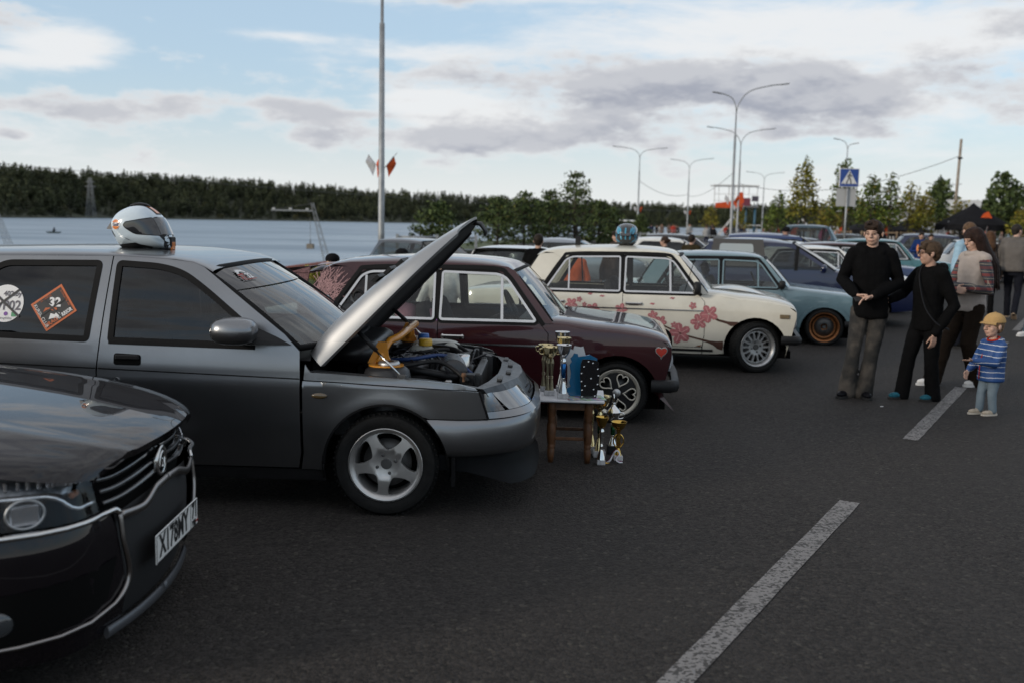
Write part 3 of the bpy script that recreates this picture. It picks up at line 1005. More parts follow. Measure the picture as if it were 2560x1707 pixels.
 glassf = rounded(S([(-1.463, 1.242), (-1.0, 1.232), (-.93, 1.196), (-.688, .874), (-1.463, .871)]), [.015, .05, .03, .01, .015])
 for s in (-1, 1):
  sh_ = lambda nm, poly, m=paint, holes=(), **kw: sheet(MB(), poly, Y, s, holes, **kw).build(nm, m, t)
  sh_('front_fender', fender, step=.05)
  d = sh_('door', fdoor, step=.05)
  e = sh_('rear_door', rdoor, step=.05)
  sh_('quarter_panel', quarter, step=.05)
  sh_('sill', sill, step=.06)
  sh_('roof_side', roofside, step=.05, off=.004)
  # window frames: bright or black strip around each pane
  wf = .017
  sheet(MB(), offset(glassf, wf), Y, s, [offset(glassf, -.002)], step=.06, off=.010, thick=.02).build('window_frame', tr, d)
  sheet(MB(), offset(glassr, wf), Y, s, [offset(glassr, -.002)], step=.06, off=.010, thick=.02).build('window_frame', tr, e)
  sheet(MB(), offset(glassf, wf + .024), Y, s, [offset(glassf, wf - .01)], step=.06, off=.003, thick=.03).build('window_seal', M_RUB, d)
  sheet(MB(), offset(glassr, wf + .024), Y, s, [offset(glassr, wf - .01)], step=.06, off=.003, thick=.03).build('window_seal', M_RUB, e)
  sheet(MB(), S([(-1.508, .80), (-1.472, .80), (-1.472, 1.26), (-1.508, 1.26)]), Y, s, (), step=.06, off=-.004).build('door_pillar', M_RUB, t)
  gg = glass or G_CLEAR
  pane(d, glassf, Y, s, gg)
  pane(e, glassr, Y, s, gg)
  bar = MB()
  sheet(bar, S([(-.985, 1.235), (-.963, 1.235), (-.944, .868), (-.966, .868)]), Y, s, (), step=.06, off=.006)
  bar.build('vent_bar', tr, d)
  if six:
   bar = MB()
   sheet(bar, S([(-2.13, 1.205), (-2.112, 1.205), (-2.102, .868), (-2.12, .868)]), Y, s, (), step=.06, off=.006)
   bar.build('vent_bar', tr, e)
  gut = smoothline(S([(-2.440, .850), (-2.205, 1.212), (-2.099, 1.272), (-1.566, 1.287), (-1.041, 1.285), (-.925, 1.232), (-.80, 1.08), (-.612, .840)]), 5)
  sheet(MB(), strip(gut, .034), Y, s, (), step=.05, off=.011, thick=.02).build('rain_gutter', M_RUB, t)
  if six:
   sheet(MB(), S([(-3.2, .664), (-2.42, .664), (-2.42, .677), (-3.2, .677)]), Y, s, (), step=.1, off=.010, thick=.014).build('side_strip', tr, t)
   sheet(MB(), S([(-2.375, .664), (-1.495, .664), (-1.495, .677), (-2.375, .677)]), Y, s, (), step=.1, off=.010, thick=.014).build('side_strip', tr, e)
   sheet(MB(), S([(-1.480, .664), (-.577, .664), (-.577, .677), (-1.480, .677)]), Y, s, (), step=.1, off=.010, thick=.014).build('side_strip', tr, d)
  for (hx, dd) in ((-1.36, d), (-2.25, e)):
   hb = MB()
   if six:
    yy = s * (Y(hx, z(.725)) + .012)
    hb.box((hx, yy, z(.728)), (.185, .03, .026), bev=.008)
    hb.box((hx, yy - s * .008, z(.712)), (.11, .02, .012), bev=.004)
    for q in (-1, 1): hb.box((hx + q * .082, yy - s * .006, z(.726)), (.03, .03, .038), bev=.01)
    hb.build('door_handle', M_CHROME, dd)
   else:
    yy = s * (Y(hx, z(.75)) + .001)
    hb.box((hx, yy, z(.75)), (.16, .012, .05), bev=.004).build('door_handle', M_CHROME, dd)
    MB().box((hx, yy + s * .004, z(.748)), (.128, .012, .032), bev=.004).build('door_handle_grip', M_BLACK, dd)
 # roof, bonnet, boot, scuttle
 rx = [-2.50, -2.46, -2.40, -2.3, -2.1, -1.9, -1.7, -1.5, -1.3, -1.15, -1.02, -.94, -.90, -.872]
 zg = interp([(-2.50, 1.245), (-2.40, 1.280), (-2.2, 1.296), (-1.6, 1.308), (-1.1, 1.300), (-.94, 1.282), (-.872, 1.258)])
 zt = interp([(-2.50, 1.262), (-2.46, 1.295), (-2.40, 1.322), (-2.2, 1.352), (-1.6, 1.375), (-1.1, 1.355), (-.94, 1.318), (-.872, 1.272)])
 rf = MB()
 loft(rf, rx, lambda x: Y(x, z(zg(x))) + .004, lambda x: z(zg(x)), lambda x: z(zt(x)), 3.4, 1.9, k=16)
 rf.build('roof', paint, t)
 hx_ = [-.56, -.5, -.4, -.2, 0, .15, .25, .32, .37, .395, .41, .422, .432]
 e_ = lambda x: Y(x, zsh(x))
 for s in (-1, 1):
  fc = MB()
  def FT(i, j):
   x = hx_[i]; th = .36 * j / 7 * PI / 2
   return (x, s * e_(x) * math.cos(th) ** (2 / 8.0), zsh(x) + (zcr(x) - zsh(x)) * math.sin(th) ** (2 / 1.5))
  fc.grid(FT, len(hx_), 8, flip=(s > 0))
  fc.build('fender_top', paint, t)
 hd = MB()
 loft(hd, hx_, e_, lambda x: zsh(x), lambda x: zcr(x), 8.0, 1.5, .372, 1.0, k=12)
 hb = hd.build('bonnet', paint, t)
 if hood_open:      # bonnet raised on its rear hinge a little
  hb.location = (0, 0, 0)
 dk = MB()
 loft(dk, lin(-3.35, -2.62, 12), e_, zsh, zcr, 5.0, 1.7, k=14)
 dk.build('boot_lid', paint, t)
 sc_ = MB()
 loft(sc_, lin(-.78, -.562, 5), lambda x: e_(x) - .03, lambda x: z(.82), lambda x: z(.885), 5.0, 1.7, k=10)
 sc_.build('scuttle', M_BLACK, t)
 sc_ = MB()
 loft(sc_, lin(-2.64, -2.40, 5), lambda x: e_(x) - .04, lambda x: z(.80), lambda x: z(.865), 5.0, 1.7, k=10)
 sc_.build('parcel_shelf', M_INT, t)
 screen(t, 'windscreen', G_CLEAR, (-.545, z(.862)), (-.885, z(1.262)), W - .07, W - .205, .10, .045, .016)
 screen(t, 'rear_window', G_CLEAR, (-2.70, z(.885)), (-2.475, z(1.25)), W - .10, W - .225, .07, .045, .016, sgn=-1)
 # nose: panel, grille, lamps
 nz = MB()
 def NP(i, j):
  u = i / 5; v = -1 + 2 * j / 14
  zz = z(.235) + (zsh(.43) - z(.235) - .002) * u
  xf = .345 + (.432 - .345) * min(1, u * 1.25)
  yy = Y(xf, zz) * v
  return (xf + .03 * (1 - v * v), yy, zz + (z(.70) - z(.664)) * (1 - v * v) * u * .9)
 nz.grid(NP, 6, 15)
 nz.build('nose_panel', M_BLACK, t)
 if lights == 'round':
  for yy in (-.63, -.45, .45, .63):
   lb = MB()
   lb.lathe([(0, .03), (.05, .024), (.078, .008), (.086, .008), (.09, -.01), (.09, -.05)], 24, 'X', c=(.425, yy, z(.565)))
   lb.build('headlamp', M_LAMP, t)
  gr = MB()
  for k in range(9): gr.box((.435, 0, z(.50 + .016 * k)), (.02, .66, .005))
  for k in range(2): gr.box((.44, 0, z(.495 + .14 * k)), (.022, .70, .012))
  gr.build('grille', M_CHROME, t)
 else:
  for s in (-1, 1):
   lb = MB()
   lb.box((.42, s * .56, z(.60)), (.06, .26, .17), bev=.015)
   lb.build('headlamp', M_LAMP, t)
   MB().box((.405, s * .735, z(.60)), (.07, .07, .16), bev=.012).build('turn_lamp', M_AMBER, t)
  gr = MB()
  for k in range(8): gr.box((.44, 0, z(.53 + .02 * k)), (.02, .80, .008))
  gr.build('grille', M_BLACK, t)
 # bumpers with rubber ends
 for xb, sg, nm in ((.47, 1, 'front_bumper'), (-3.40, -1, 'rear_bumper')):
  bp = MB()
  path = [(xb - sg * .19, -.79), (xb - sg * .05, -.805), (xb - sg * .008, -.74), (xb, -.5), (xb + sg * .015, 0), (xb, .5), (xb - sg * .008, .74), (xb - sg * .05, .805), (xb - sg * .19, .79)]
  prof = [(-.02, -.052), (.030, -.046), (.045, -.015), (.045, .018), (.028, .046), (-.02, .050)]
  def BP(i, j):
   a = Vector(path[max(i - 1, 0)]); b = Vector(path[min(i + 1, len(path) - 1)])
   tn = (b - a).normalized(); nn = Vector((tn.y, -tn.x)) * sg
   d_, h_ = prof[j]
   return (path[i][0] + nn.x * d_, path[i][1] + nn.y * d_, z(.375) + h_)
  bp.grid(BP, len(path), len(prof), flip=(sg < 0))
  bp.build(nm, M_BLACK if detail else M_CHROME, t, fixn=True)
 if six:
  for s in (-1, 1):
   lb = MB()
   lb.box((.37, s * .745, z(.445)), (.04, .07, .055), bev=.012)
   lb.build('turn_lamp', M_AMBER, t)
 # floor, dashboard, seats, arches
 fl = MB()
 fl.box((-1.45, 0, z(.20)), (3.7, 1.3, .08))
 fl.box((-2.95, 0, z(.5)), (.7, 1.40, .56))
 fl.box((0.02, 0, z(.48)), (.70, .98, .42))
 fl.build('floor_pan', M_UNDER, t)
 for xa in (0, xr):
  for s in (-1, 1):
   wa = MB()
   pr = [(xa + .352 * math.cos(R(a)), z(.27) + .352 * math.sin(R(a))) for a in range(-15, 196, 10)]
   wa.add([(p[0], s * (W - .03), p[1]) for p in pr] + [(p[0], s * .46, p[1]) for p in pr], [(i, i + 1, len(pr) + i + 1, len(pr) + i) for i in range(len(pr) - 1)], True)
   wa.add([(xa, s * .47, z(.27))] + [(p[0], s * .46, p[1]) for p in pr], [(0, i + 1, i + 2) for i in range(len(pr) - 1)], False)
   wa.build('wheel_arch_liner', M_UNDER, t)
 ds = MB()
 ds.box((-.72, 0, z(.80)), (.30, 1.38, .15), bev=.04)
 ds.box((-.62, 0, z(.55)), (.1, 1.38, .5))
 ds.build('dashboard', M_BLACK, t)
 for s in (-1, 1):
  dc = MB()
  sheet(dc, S([(-2.30, .28), (-.62, .28), (-.62, .84), (-2.36, .84)]), Y, s, (), step=.2, off=-.05)
  dc.build('door_trim', M_INT, t)
 steering(t, -.98, .36, z(.86))
 for yy in (-.36, .36): seat(t, -1.28, yy, z(.26), M_INT, .58, head=(kind != 'six'))
 rs = MB()
 v, f = _cushion((-2.02, 0, z(.42)), (.5, 1.2, .2)); rs.add(v, f)
 v, f = _cushion((-2.30, 0, z(.66)), (.16, 1.2, .48)); rs.add(v, f)
 rs.build('rear_seat', M_INT, t)
 mr = MB()
 mr.box((-.93, 0, z(1.205)), (.02, .20, .05), bev=.01)
 mr.build('rear_view_mirror', M_BLACK, t)
 for (xa, st) in ((0, steer), (xr, 0)):
  for s in (-1, 1):
   make_wheel(wheel, t, xa, s * wy, s, Rt, Rr, .175, rim, steer=st, camber=camber)
 ms = MB()
 for s in (-1, 1):
  pass
 # tail lamps
 for s in (-1, 1):
  MB().box((-3.365, s * .60, z(.62)), (.03, .30, .14), bev=.01).build('tail_lamp', M_REDL, t)
 plate(t, (-3.385, 0, z(.60)), PI, 'A 206 KE', .52, .112)
 return t, Y
def side_mark(parent, name, polys, Y, side, m, off=.0015, step=.05):
 """flat paint on the body side: polygons in side view, laid a hair above the panel"""
 mb = MB()
 for p in polys: sheet(mb, p, Y, side, (), step=step, off=off, flange=False)
 return mb.build(name, m, parent)
P_MAROON = mat('maroon_paint', (.032, .0055, .008), .3, 0, coat=1.0, var=.10, vscale=3, spec=.2)
maroon, Y_M = classic_sedan('parked_car', 'lowered dark maroon boxy saloon with chrome window trim and heart wheels', (.86 + .8 * math.sin(R(6)), 8.01 + .8 * math.cos(R(6)), 0), R(-6),
       P_MAROON, dz=-.052, wheel='hearts', rim=mat('pale_rim', (.62, .58, .50), .4, .6), Rt=.256, Rr=.186, wy=.69, glass=G_CLEAR)
P_CREAM = mat('cream_paint', (.60, .57, .49), .35, 0, coat=.8, var=.07, vscale=2.5, dirt=(.25, (.42, .36, .26)))
white, Y_W = classic_sedan('parked_car', 'cream white boxy saloon painted with pink cherry blossom branches', (2.71 + .8 * math.sin(R(10)), 11.02 + .8 * math.cos(R(10)), 0), R(-10),
                           P_CREAM, dz=0, wheel='mesh', rim=M_ALU, Rt=.287, Rr=.208, wy=.70, steer=24)
P_BLUE = mat('pale_blue_paint', (.115, .185, .215), .35, 0, coat=.8, var=.08, vscale=3, dirt=(.2, (.15, .17, .17)))
blue, Y_B = classic_sedan('parked_car', 'pale grey blue boxy saloon with bronze five spoke wheels', (4.33 + .8 * math.sin(R(13)), 13.75 + .8 * math.cos(R(13)), 0), R(-13),
                          P_BLUE, dz=-.06, kind='five', wheel='star', rim=mat('bronze_rim', (.30, .12, .045), .35, .7, var=.1), Rt=.268, Rr=.205, wy=.745, scale=.96, trim=P_BLUE, lights='square', camber=-3)
# ------------------------------------------------------------------ the grey estate car with its bonnet up
P_GREY = mat('grey_metallic_paint', (.215, .22, .23), .29, .95, coat=.5, var=.05, vscale=3, coatr=.03)
P_GREYL = P_GREY
M_ORANGE = mat('orange_brace', (.62, .25, .02), .4, 0, coat=.4, var=.1)
GW = .84
gx0, gy0 = -.68, 5.32
wagon = thing('estate_car', 'dark grey estate car with raised bonnet and a helmet on its roof', 'car', (gx0 + GW * math.sin(R(2)), gy0 + GW * math.cos(R(2)), 0), R(-2))
def build_wagon():
 t = wagon
 W = GW
 kn = interp([(.10, W - .09), (.20, W - .055), (.32, W - .03), (.50, W - .006), (.62, W), (.715, W + .003), (.735, W - .004), (.80, W - .010), (.90, W - .028), (.94, W - .036), (1.35, W - .165), (1.40, W - .185)])
 def plan(x):
  # the nose wraps round in plan
  if x > .30:
   u = min(1.0, (x - .30) / .52)
   return -(1 - math.sqrt(max(0.0, 1 - u ** 2.6))) * .50
  if x < -3.0:
   u = min(1.0, (-3.0 - x) / .46)
   return -(1 - math.sqrt(max(0.0, 1 - u ** 2.4))) * .30
  return 0.0
 def flare(x, z):
  r = math.hypot(x, z - .28)
  r2 = math.hypot(x + 2.492, z - .28)
  w = min(1.0, max(0.0, (.34 - x) / .22))
  f = .010 * math.exp(-((r - .345) / .06) ** 2) * w * w * (3 - 2 * w) + .010 * math.exp(-((r2 - .345) / .06) ** 2)
  return f
 def Y(x, z): return kn(z) + plan(x) + flare(x, z)
 # side outlines (x, z), traced in metres
 fend_top = [(-.445, .83), (-.414, .789), (-.267, .783), (.02, .769), (.234, .757), (.40, .744), (.50, .712)]
 FA = arch_pts(0, .28, .342, 172, 8, 24)
 g = .0035
 crease = lambda x: .752 - .055 * (x + .46)
 fender = [(-.449 + g, .80), (-.458 + g, .745), (-.458 + g, .34), (-.47, .245), (-.35, .245)] + FA + [(.345, .336), (.30, .49), (.246, .549), (.552, .552), (.505, .700)] + [(.502, .7105), (.40, .7155), (.246, .7185), (0, .729), (-.25, .741), (-.452, .748)]
 fender = [(-.458 + g, .742), (-.458 + g, .34), (-.47, .245), (-.345, .245)] + [p for p in FA if not (p[0] > 0 and p[1] < .5515)] + [(.244, .5515), (.550, .5525), (.503, .702), (.40, .7095), (.246, .7145), (0, .724), (-.25, .735)]
 fup = [(-.452 + g, .748), (-.25, .741), (0, .730), (.246, .7205), (.40, .7155), (.496, .709)] + [(.485, .722), (.40, .744), (.234, .757), (.02, .769), (-.267, .783), (-.414, .789), (-.442, .83)]
 dlow = [(-1.592 + g, .252), (-.482 - g, .252), (-.466 - g, .34), (-.466 - g, .744)]
 dcr = [(-.466 - g, .744), (-1.592 + g, .782)]
 fdoor = dlow + [(-.466 - g, .748), (-.475, .90), (-.56, .985), (-1.035, 1.335), (-1.10, 1.362), (-1.30, 1.381), (-1.553 + g, 1.388), (-1.578 + g, .967), (-1.592 + g, .782)]
 fglass = rounded([(-1.513, 1.350), (-1.28, 1.338), (-1.15, 1.305), (-1.015, 1.215), (-.80, 1.050), (-.79, .925), (-1.522, .935)], [.02, .1, .1, .08, .01, .01, .015])
 rdoor = [(-1.592 - g, .252), (-1.592 - g, .782), (-1.578 - g, .967), (-1.553 - g, 1.388), (-2.27, 1.378), (-2.40, 1.30), (-2.52, .98), (-2.44, .72)] + arch_pts(-2.492, .28, .37, 62, 4, 10) + [(-2.08, .252)]
 rglass = rounded([(-1.623, 1.348), (-2.16, 1.340), (-2.25, 1.28), (-2.38, .955), (-1.656, .937)], [.02, .05, .05, .02, .02])
 quarter = [(-2.085, .245)] + arch_pts(-2.492, .28, .342, 4, 176, 22) + [(-2.95, .28), (-3.40, .30), (-3.46, .5), (-3.44, .95), (-3.25, 1.36), (-2.28, 1.379), (-2.405, 1.30), (-2.526, .98), (-2.446, .72)] + arch_pts(-2.492, .28, .366, 62, 4, 10)
 qglass = rounded([(-2.53, 1.335), (-3.12, 1.31), (-3.30, 1.0), (-2.62, .96)], .04)
 sill = [(-2.10, .175), (-.34, .175), (-.345, .238), (-.48, .238), (-2.08, .244)]
 bump = [(.348, .336), (.323, .42), (.291, .487), (.246, .5465), (.555, .548), (.68, .552), (.76, .556), (.80, .55), (.818, .48), (.818, .39), (.80, .355), (.68, .345), (.5, .338)]
 for s in (-1, 1):
  B = lambda nm, poly, m=P_GREY, holes=(), par=t, **kw: sheet(MB(), poly, Y, s, holes, **({'step': .04} | kw)).build(nm, m, par)
  B('front_fender', fender, step=.024)
  B('fender_rail', fup, step=.035)
  d = B('door', fdoor, holes=[fglass])
  e = B('rear_door', rdoor, holes=[rglass])
  B('quarter_panel', quarter, holes=[qglass], step=.06)
  B('sill', sill, M_BLACK, step=.06, off=-.012)
  # shade of the crease along the flank, painted as a thin dark strip
  for par, a, b in ((d, -1.585, -.47), (e, -2.42, -1.597)):
   ln = [(x, .752 - .027 * (x + .46)) for x in lin(a, b, 8)]
   sheet(MB(), strip(ln, .007), Y, s, (), step=.05, off=.0012, flange=False).build('crease_shade', M_RUB, par)
  for par, gp, gl in ((d, fglass, G_TINT), (e, rglass, G_DARK)):
   sheet(MB(), offset(gp, .016), Y, s, [offset(gp, -.016)], step=.05, off=.003, thick=.02).build('window_seal', M_RUB, par)
   pane(par, gp, Y, s, gl, off=-.006)
  sheet(MB(), offset(qglass, .012), Y, s, [offset(qglass, -.012)], step=.06, off=.003, thick=.02).build('window_seal', M_RUB, t)
  pane(t, qglass, Y, s, G_DARK, off=-.004)
  # sill strip of the window, a wide rubber lip
  sheet(MB(), [(-1.53, .915), (-.72, .903), (-.72, .925), (-1.53, .938)], Y, s, (), step=.06, off=.006, thick=.02).build('window_lip', M_RUB, d)
  hb = MB()
  sheet(hb, rounded([(-1.497, .868), (-1.347, .862), (-1.345, .803), (-1.497, .804)], .018), Y, s, (), step=.03, off=.0015, flange=False)
  hb.build('handle_recess', M_UNDER, d)
  MB().box((-1.42, s * (Y(-1.42, .84) + .008), .848), (.135, .016, .03), bev=.008).build('door_handle', M_BLACK, d)
  hb = MB()
  hb.lathe([(0, .006), (.009, .006), (.013, .0), (.013, -.01)], 16, 'Y', c=(-1.476, s * Y(-1.476, .725) if s < 0 else -0, .725)) if s < 0 else hb.box((-1.476, s * Y(-1.476, .725), .725), (.02, .01, .02))
  hb.build('door_lock', M_ALU, d)
  tl = MB()
  tl.ell((-.36, s * (Y(-.36, .664) + .002), .664), (.044, .012, .016), n=20)
  tl.build('side_repeater', mat('smoked_amber', (.09, .06, .025), .2, 0, coat=1.0), t)
  # door mirror on a triangular foot
  mi = MB()
  ym = s * (Y(-.8, 1.0) + .13)
  v, f = _cushion((-.80, ym, 1.014), (.245, .21, .145), 2.8); mi.add(v, f)
  mi.build('mirror_shell', P_GREY, t)
  mf = MB()
  mf.add([(-.79, s * (Y(-.79, 1.04) + .004), 1.05), (-.78, s * (Y(-.78, .93) + .004), .93), (-.52, s * (Y(-.52, .93) + .01), .933), (-.60, s * (Y(-.6, .97) + .012), .975),
    (-.86, s * (Y(-.86, .95) + .09), .955), (-.74, s * (Y(-.74, .94) + .09), .945), (-.74, s * (Y(-.74, .98) + .08), .975)], [(0, 1, 2, 3), (1, 4, 5), (1, 5, 2), (2, 5, 6, 3), (3, 6, 0), (0, 6, 4), (0, 4, 1), (4, 6, 5)], False)
  mf.build('mirror_foot', M_BLACK, t, fixn=True)
  sheet(MB(), [(.503, .703), (.513, .706), (.563, .553), (.552, .553)], Y, s, (), step=.03, off=.003).build('lamp_gap', M_RUB, t)
  # inner wheel arch
  for xa in (0, -2.492):
   wa = MB()
   pr = [(xa + .352 * math.cos(R(a)), .28 + .352 * math.sin(R(a))) for a in range(-15, 196, 8)]
   k = len(pr)
   wa.add([(p[0], s * (W - .012), p[1]) for p in pr] + [(p[0], s * .52, p[1]) for p in pr], [(i, i + 1, k + i + 1, k + i) for i in range(k - 1)], True)
   wa.add([(xa, s * .52, .28)] + [(p[0], s * .52, p[1]) for p in pr], [(0, i + 1, i + 2) for i in range(k - 1)], False)
   wa.build('wheel_arch_liner', M_UNDER, t)
   lip = [(xa + .343 * math.cos(R(a)), .28 + .343 * math.sin(R(a))) for a in range(0, 181, 6)]
   sheet(MB(), strip(lip, .012), Y, s, (), step=.05, off=.003, thick=.03).build('arch_lip', M_RUB, t)
 # bumper and lamps: shells that follow the nose round in plan
 arc = []
 for q in range(25):
  u = q / 24
  th = u * PI / 2
  arc.append((.30 + .52 * math.sin(th) ** (2 / 2.6), -(W - .004 - .50 * (1 - math.cos(th)))))
 yend = -arc[-1][1]
 half = [(.10, -W), (.20, -W)] + arc + [(.82 + .012 * (1 - (y / yend) ** 2), y) for y in lin(-yend + .07, 0, 5)]
 cum = [0.0]
 for q in range(1, len(half)): cum.append(cum[-1] + math.hypot(half[q][0] - half[q - 1][0], half[q][1] - half[q - 1][1]))
 def along(sv):
  sv = max(0.0, min(cum[-1], sv))
  q = 0
  while q < len(cum) - 2 and cum[q + 1] < sv: q += 1
  u = (sv - cum[q]) / (cum[q + 1] - cum[q])
  a, b = Vector(half[q]), Vector(half[q + 1])
  tn = (b - a).normalized()
  p = a.lerp(b, u)
  return p.x, p.y, tn.y, -tn.x
 def s_at_x(xv):
  for q in range(1, len(half)):
   if half[q][0] >= xv: return cum[q - 1] + (cum[q] - cum[q - 1]) * (xv - half[q - 1][0]) / max(1e-6, half[q][0] - half[q - 1][0])
  return cum[-1]
 bz = [.336, .350, .38, .42, .46, .50, .53, .546]
 bo = [-.035, -.012, .0, .006, .008, .006, .0, -.010]
 bm_ = MB()
 nb_ = 40
 for s in (-1, 1):
  def BP(i, j):
   x0 = math.sqrt(max(.0, .347 ** 2 - (bz[j] - .28) ** 2))
   s0 = x0 - .10
   x, y, nx, ny = along(s0 + (cum[-1] - s0) * i / (nb_ - 1))
   fl_ = .010 * math.exp(-((i / 4.0) ** 2))
   return (x + nx * bo[j], (y + ny * (bo[j] + fl_)) * (1 if s < 0 else -1), bz[j])
  bm_.grid(BP, nb_, len(bz), flip=(s > 0))
 bm_.build('front_bumper', P_GREY, t, fixn=True)
 def nose_band(nm, s, sa, sb, z0, z1, m, k=10, off=.0, par=t):
  mb = MB()
  def NB(i, j):
   u = z0 + (z1 - z0) * j / 6
   uu = (u - .553) / .147
   sa_ = sa + .05 * (1 - uu); sb_ = sb
   x, y, nx, ny = along(sa_ + (sb_ - sa_) * i / (k - 1))
   w = min(1.0, max(0.0, (x - .50) / .22))
   rec = .13 * uu * w * w * (3 - 2 * w)
   return (x + nx * off - rec * .97, (y + ny * off + rec * .35) * (1 if s < 0 else -1), u - .02 * w * uu)
  mb.grid(NB, k, 7, flip=(s > 0))
  return mb.build(nm, m, par)
 sA, sB, sC = s_at_x(.515), s_at_x(.675), s_at_x(.815)
 for s in (-1, 1):
  nose_band('lamp_skirt', s, sA, cum[-1], .553, .590, P_GREY, 20, .0)
  nose_band('turn_lamp', s, sA, sB, .592, .694, M_SMOKE, 8, -.002)
  nose_band('headlamp', s, sB + .001, sC + .06, .592, .692, mat('dusty_lamp', (.16, .175, .19), .05, .35, coat=1.0), 14, -.002)
  nose_band('grille_panel', s, sC + .066, cum[-1], .592, .68, M_BLACK, 6, -.012)
 arc = [along(q)[:2] for q in lin(s_at_x(.343), cum[-1], 16)]
 arc = arc + [(x, -y) for x, y in arc[::-1][1:]]
 # valance and splitter lip
 lp = MB()
 def LP(i, j):
  x, y = arc[i]
  u = j / 5
  drop = interp([(.34, .085), (.5, .10), (.60, .135), (.70, .175), (.80, .18), (.84, .17)])(min(x, .84))
  w = min(1.0, max(0.0, (x - .52) / .12))
  ins_ = .055 - w * (.035 * u + .06 * max(0, u - .62))
  return (x - ins_, y * (1 - ins_ * 1.1), .345 - drop * u)
 lp.grid(LP, len(arc), 6)
 lp.build('front_lip', mat('lip_plastic', (.0035, .004, .005), .55, spec=.10), t, fixn=True)
 for k in range(3): MB().tube([(.765 - .025 * k, -.20, .605 + k * .025), (.782 - .025 * k, 0, .605 + k * .025), (.765 - .025 * k, .20, .605 + k * .025)], .007, 6).build('grille_bar', M_BLACK, t)
 # engine bay: slam panel, inner wings, radiator and engine
 slam = MB()
 slam.add([(.52, -.70, .700), (.62, -.52, .705), (.70, -.25, .702), (.72, 0, .70), (.70, .25, .702), (.62, .52, .705), (.52, .70, .700),
              (.48, -.70, .705), (.54, -.52, .715), (.58, -.25, .72), (.585, 0, .72), (.58, .25, .72), (.54, .52, .715), (.48, .70, .705)],
             [(i, i + 1, 8 + i, 7 + i) for i in range(6)], False)
 slam.add([(.52, -.70, .700), (.62, -.52, .705), (.70, -.25, .702), (.72, 0, .70), (.70, .25, .702), (.62, .52, .705), (.52, .70, .700),
              (.60, -.66, .60), (.70, -.50, .60), (.76, -.25, .60), (.775, 0, .60), (.76, .25, .60), (.70, .5, .60), (.60, .66, .60)],
             [(i + 1, i, 7 + i, 8 + i) for i in range(6)], False)
 slam.build('slam_panel', mat('slam_dark', (.06, .062, .066), .35, .5, var=.4, vscale=14, dirt=(.5, (.04, .035, .03))), t)
 for k, (x, y) in enumerate(((.60, -.42), (.64, -.16), (.64, .14), (.60, .40))):
  MB().box((x, y, .718), (.03, .11, .014), bev=.004).build('slam_bracket', M_STEEL, t)
 for s in (-1, 1):
  bay = MB()
  bay.add([(-.43, s * .60, .77), (-.2, s * .66, .765), (.2, s * .68, .745), (.5, s * .64, .70), (-.43, s * .60, .40), (-.2, s * .60, .40), (.2, s * .62, .40), (.5, s * .60, .40)],
    [(0, 1, 5, 4), (1, 2, 6, 5), (2, 3, 7, 6)], False)
  bay.add([(-.43, s * .60, .77), (-.2, s * .66, .765), (.2, s * .68, .745), (.5, s * .64, .70), (-.43, s * .80, .79), (-.2, s * .81, .775), (.2, s * .81, .755), (.5, s * .72, .705)],
    [(0, 1, 5, 4), (1, 2, 6, 5), (2, 3, 7, 6)], False)
  bay.build('inner_wing', mat('bay_paint', (.07, .072, .075), .5, .3, var=.3, dirt=(.4, (.05, .04, .03))), t, fixn=True)
 MB().box((0.03, 0, .36), (.98, 1.2, .06)).build('undertray', M_UNDER, t)
 MB().box((-.47, 0, .62), (.06, 1.30, .46)).build('bulkhead', M_UNDER, t)
 rad = MB(); rad.box((.46, 0, .56), (.05, .66, .34), bev=.01)
 rad.build('radiator', M_STEEL, t)
 fan = MB(); fan.tube([(.40, .14 * math.cos(a), .58 + .14 * math.sin(a)) for a in lin(0, 2 * PI, 24)[:-1]], .018, 6, closed=True)
 fan.build('fan_shroud', M_BLACK, t)
 en = MB()
 en.box((.10, .05, .56), (.42, .62, .26), bev=.04)
 en.build('engine_block', mat('engine_dark', (.03, .03, .032), .5, .3, var=.4), t)
 ev = MB()
 v, f = _cushion((.06, .06, .735), (.22, .56, .10), 4); ev.add(v, f)
 for k in range(5): ev.box((.06 - .08 + .04 * k, .06, .785), (.012, .44, .012))
 ev.build('valve_cover', mat('cast_alloy', (.16, .16, .17), .45, .6, var=.2), t)
 can = MB()
 Mx = Matrix.Translation((.30, -.20, .73)) @ Matrix.Rotation(R(90), 4, 'X') @ Matrix.Rotation(R(8), 4, 'Y')
 can.lathe([(0, -.15), (.078, -.15), (.082, -.14), (.082, .14), (.07, .15), (0, .15)], 28, 'Z', M=Mx)
 for k in range(4): can.lathe([(.084, -.11 + k * .07), (.087, -.10 + k * .07), (.084, -.09 + k * .07)], 28, 'Z', M=Mx)
 can.build('air_canister', mat('canister_black', (.03, .03, .032), .3, .2, coat=.3), t, auto=40)
 fil = MB()
 Mx = Matrix.Translation((.34, -.02, .76))
 fil.lathe([(0, .04), (.05, .04), (.055, .03), (.055, -.06)], 20, 'Z', M=Mx)
 fil.build('filter_cap', M_CHROME, t)
 res = MB()
 v, f = _cushion((.12, .50, .755), (.34, .22, .14), 3.4); res.add(v, f)
 res.build('washer_bottle', mat('milky_plastic', (.42, .42, .38), .4, var=.1), t)
 MB().lathe([(0, .02), (.035, .02), (.038, .0), (.038, -.02)], 16, 'Z', c=(.04, .48, .845)).build('bottle_cap', mat('blue_cap', (.02, .10, .35), .4), t)
 ex = MB()
 v, f = _cushion((.06, .28, .77), (.17, .15, .10), 3); ex.add(v, f)
 ex.build('coolant_tank', mat('milky_plastic', (.42, .42, .38), .4), t)
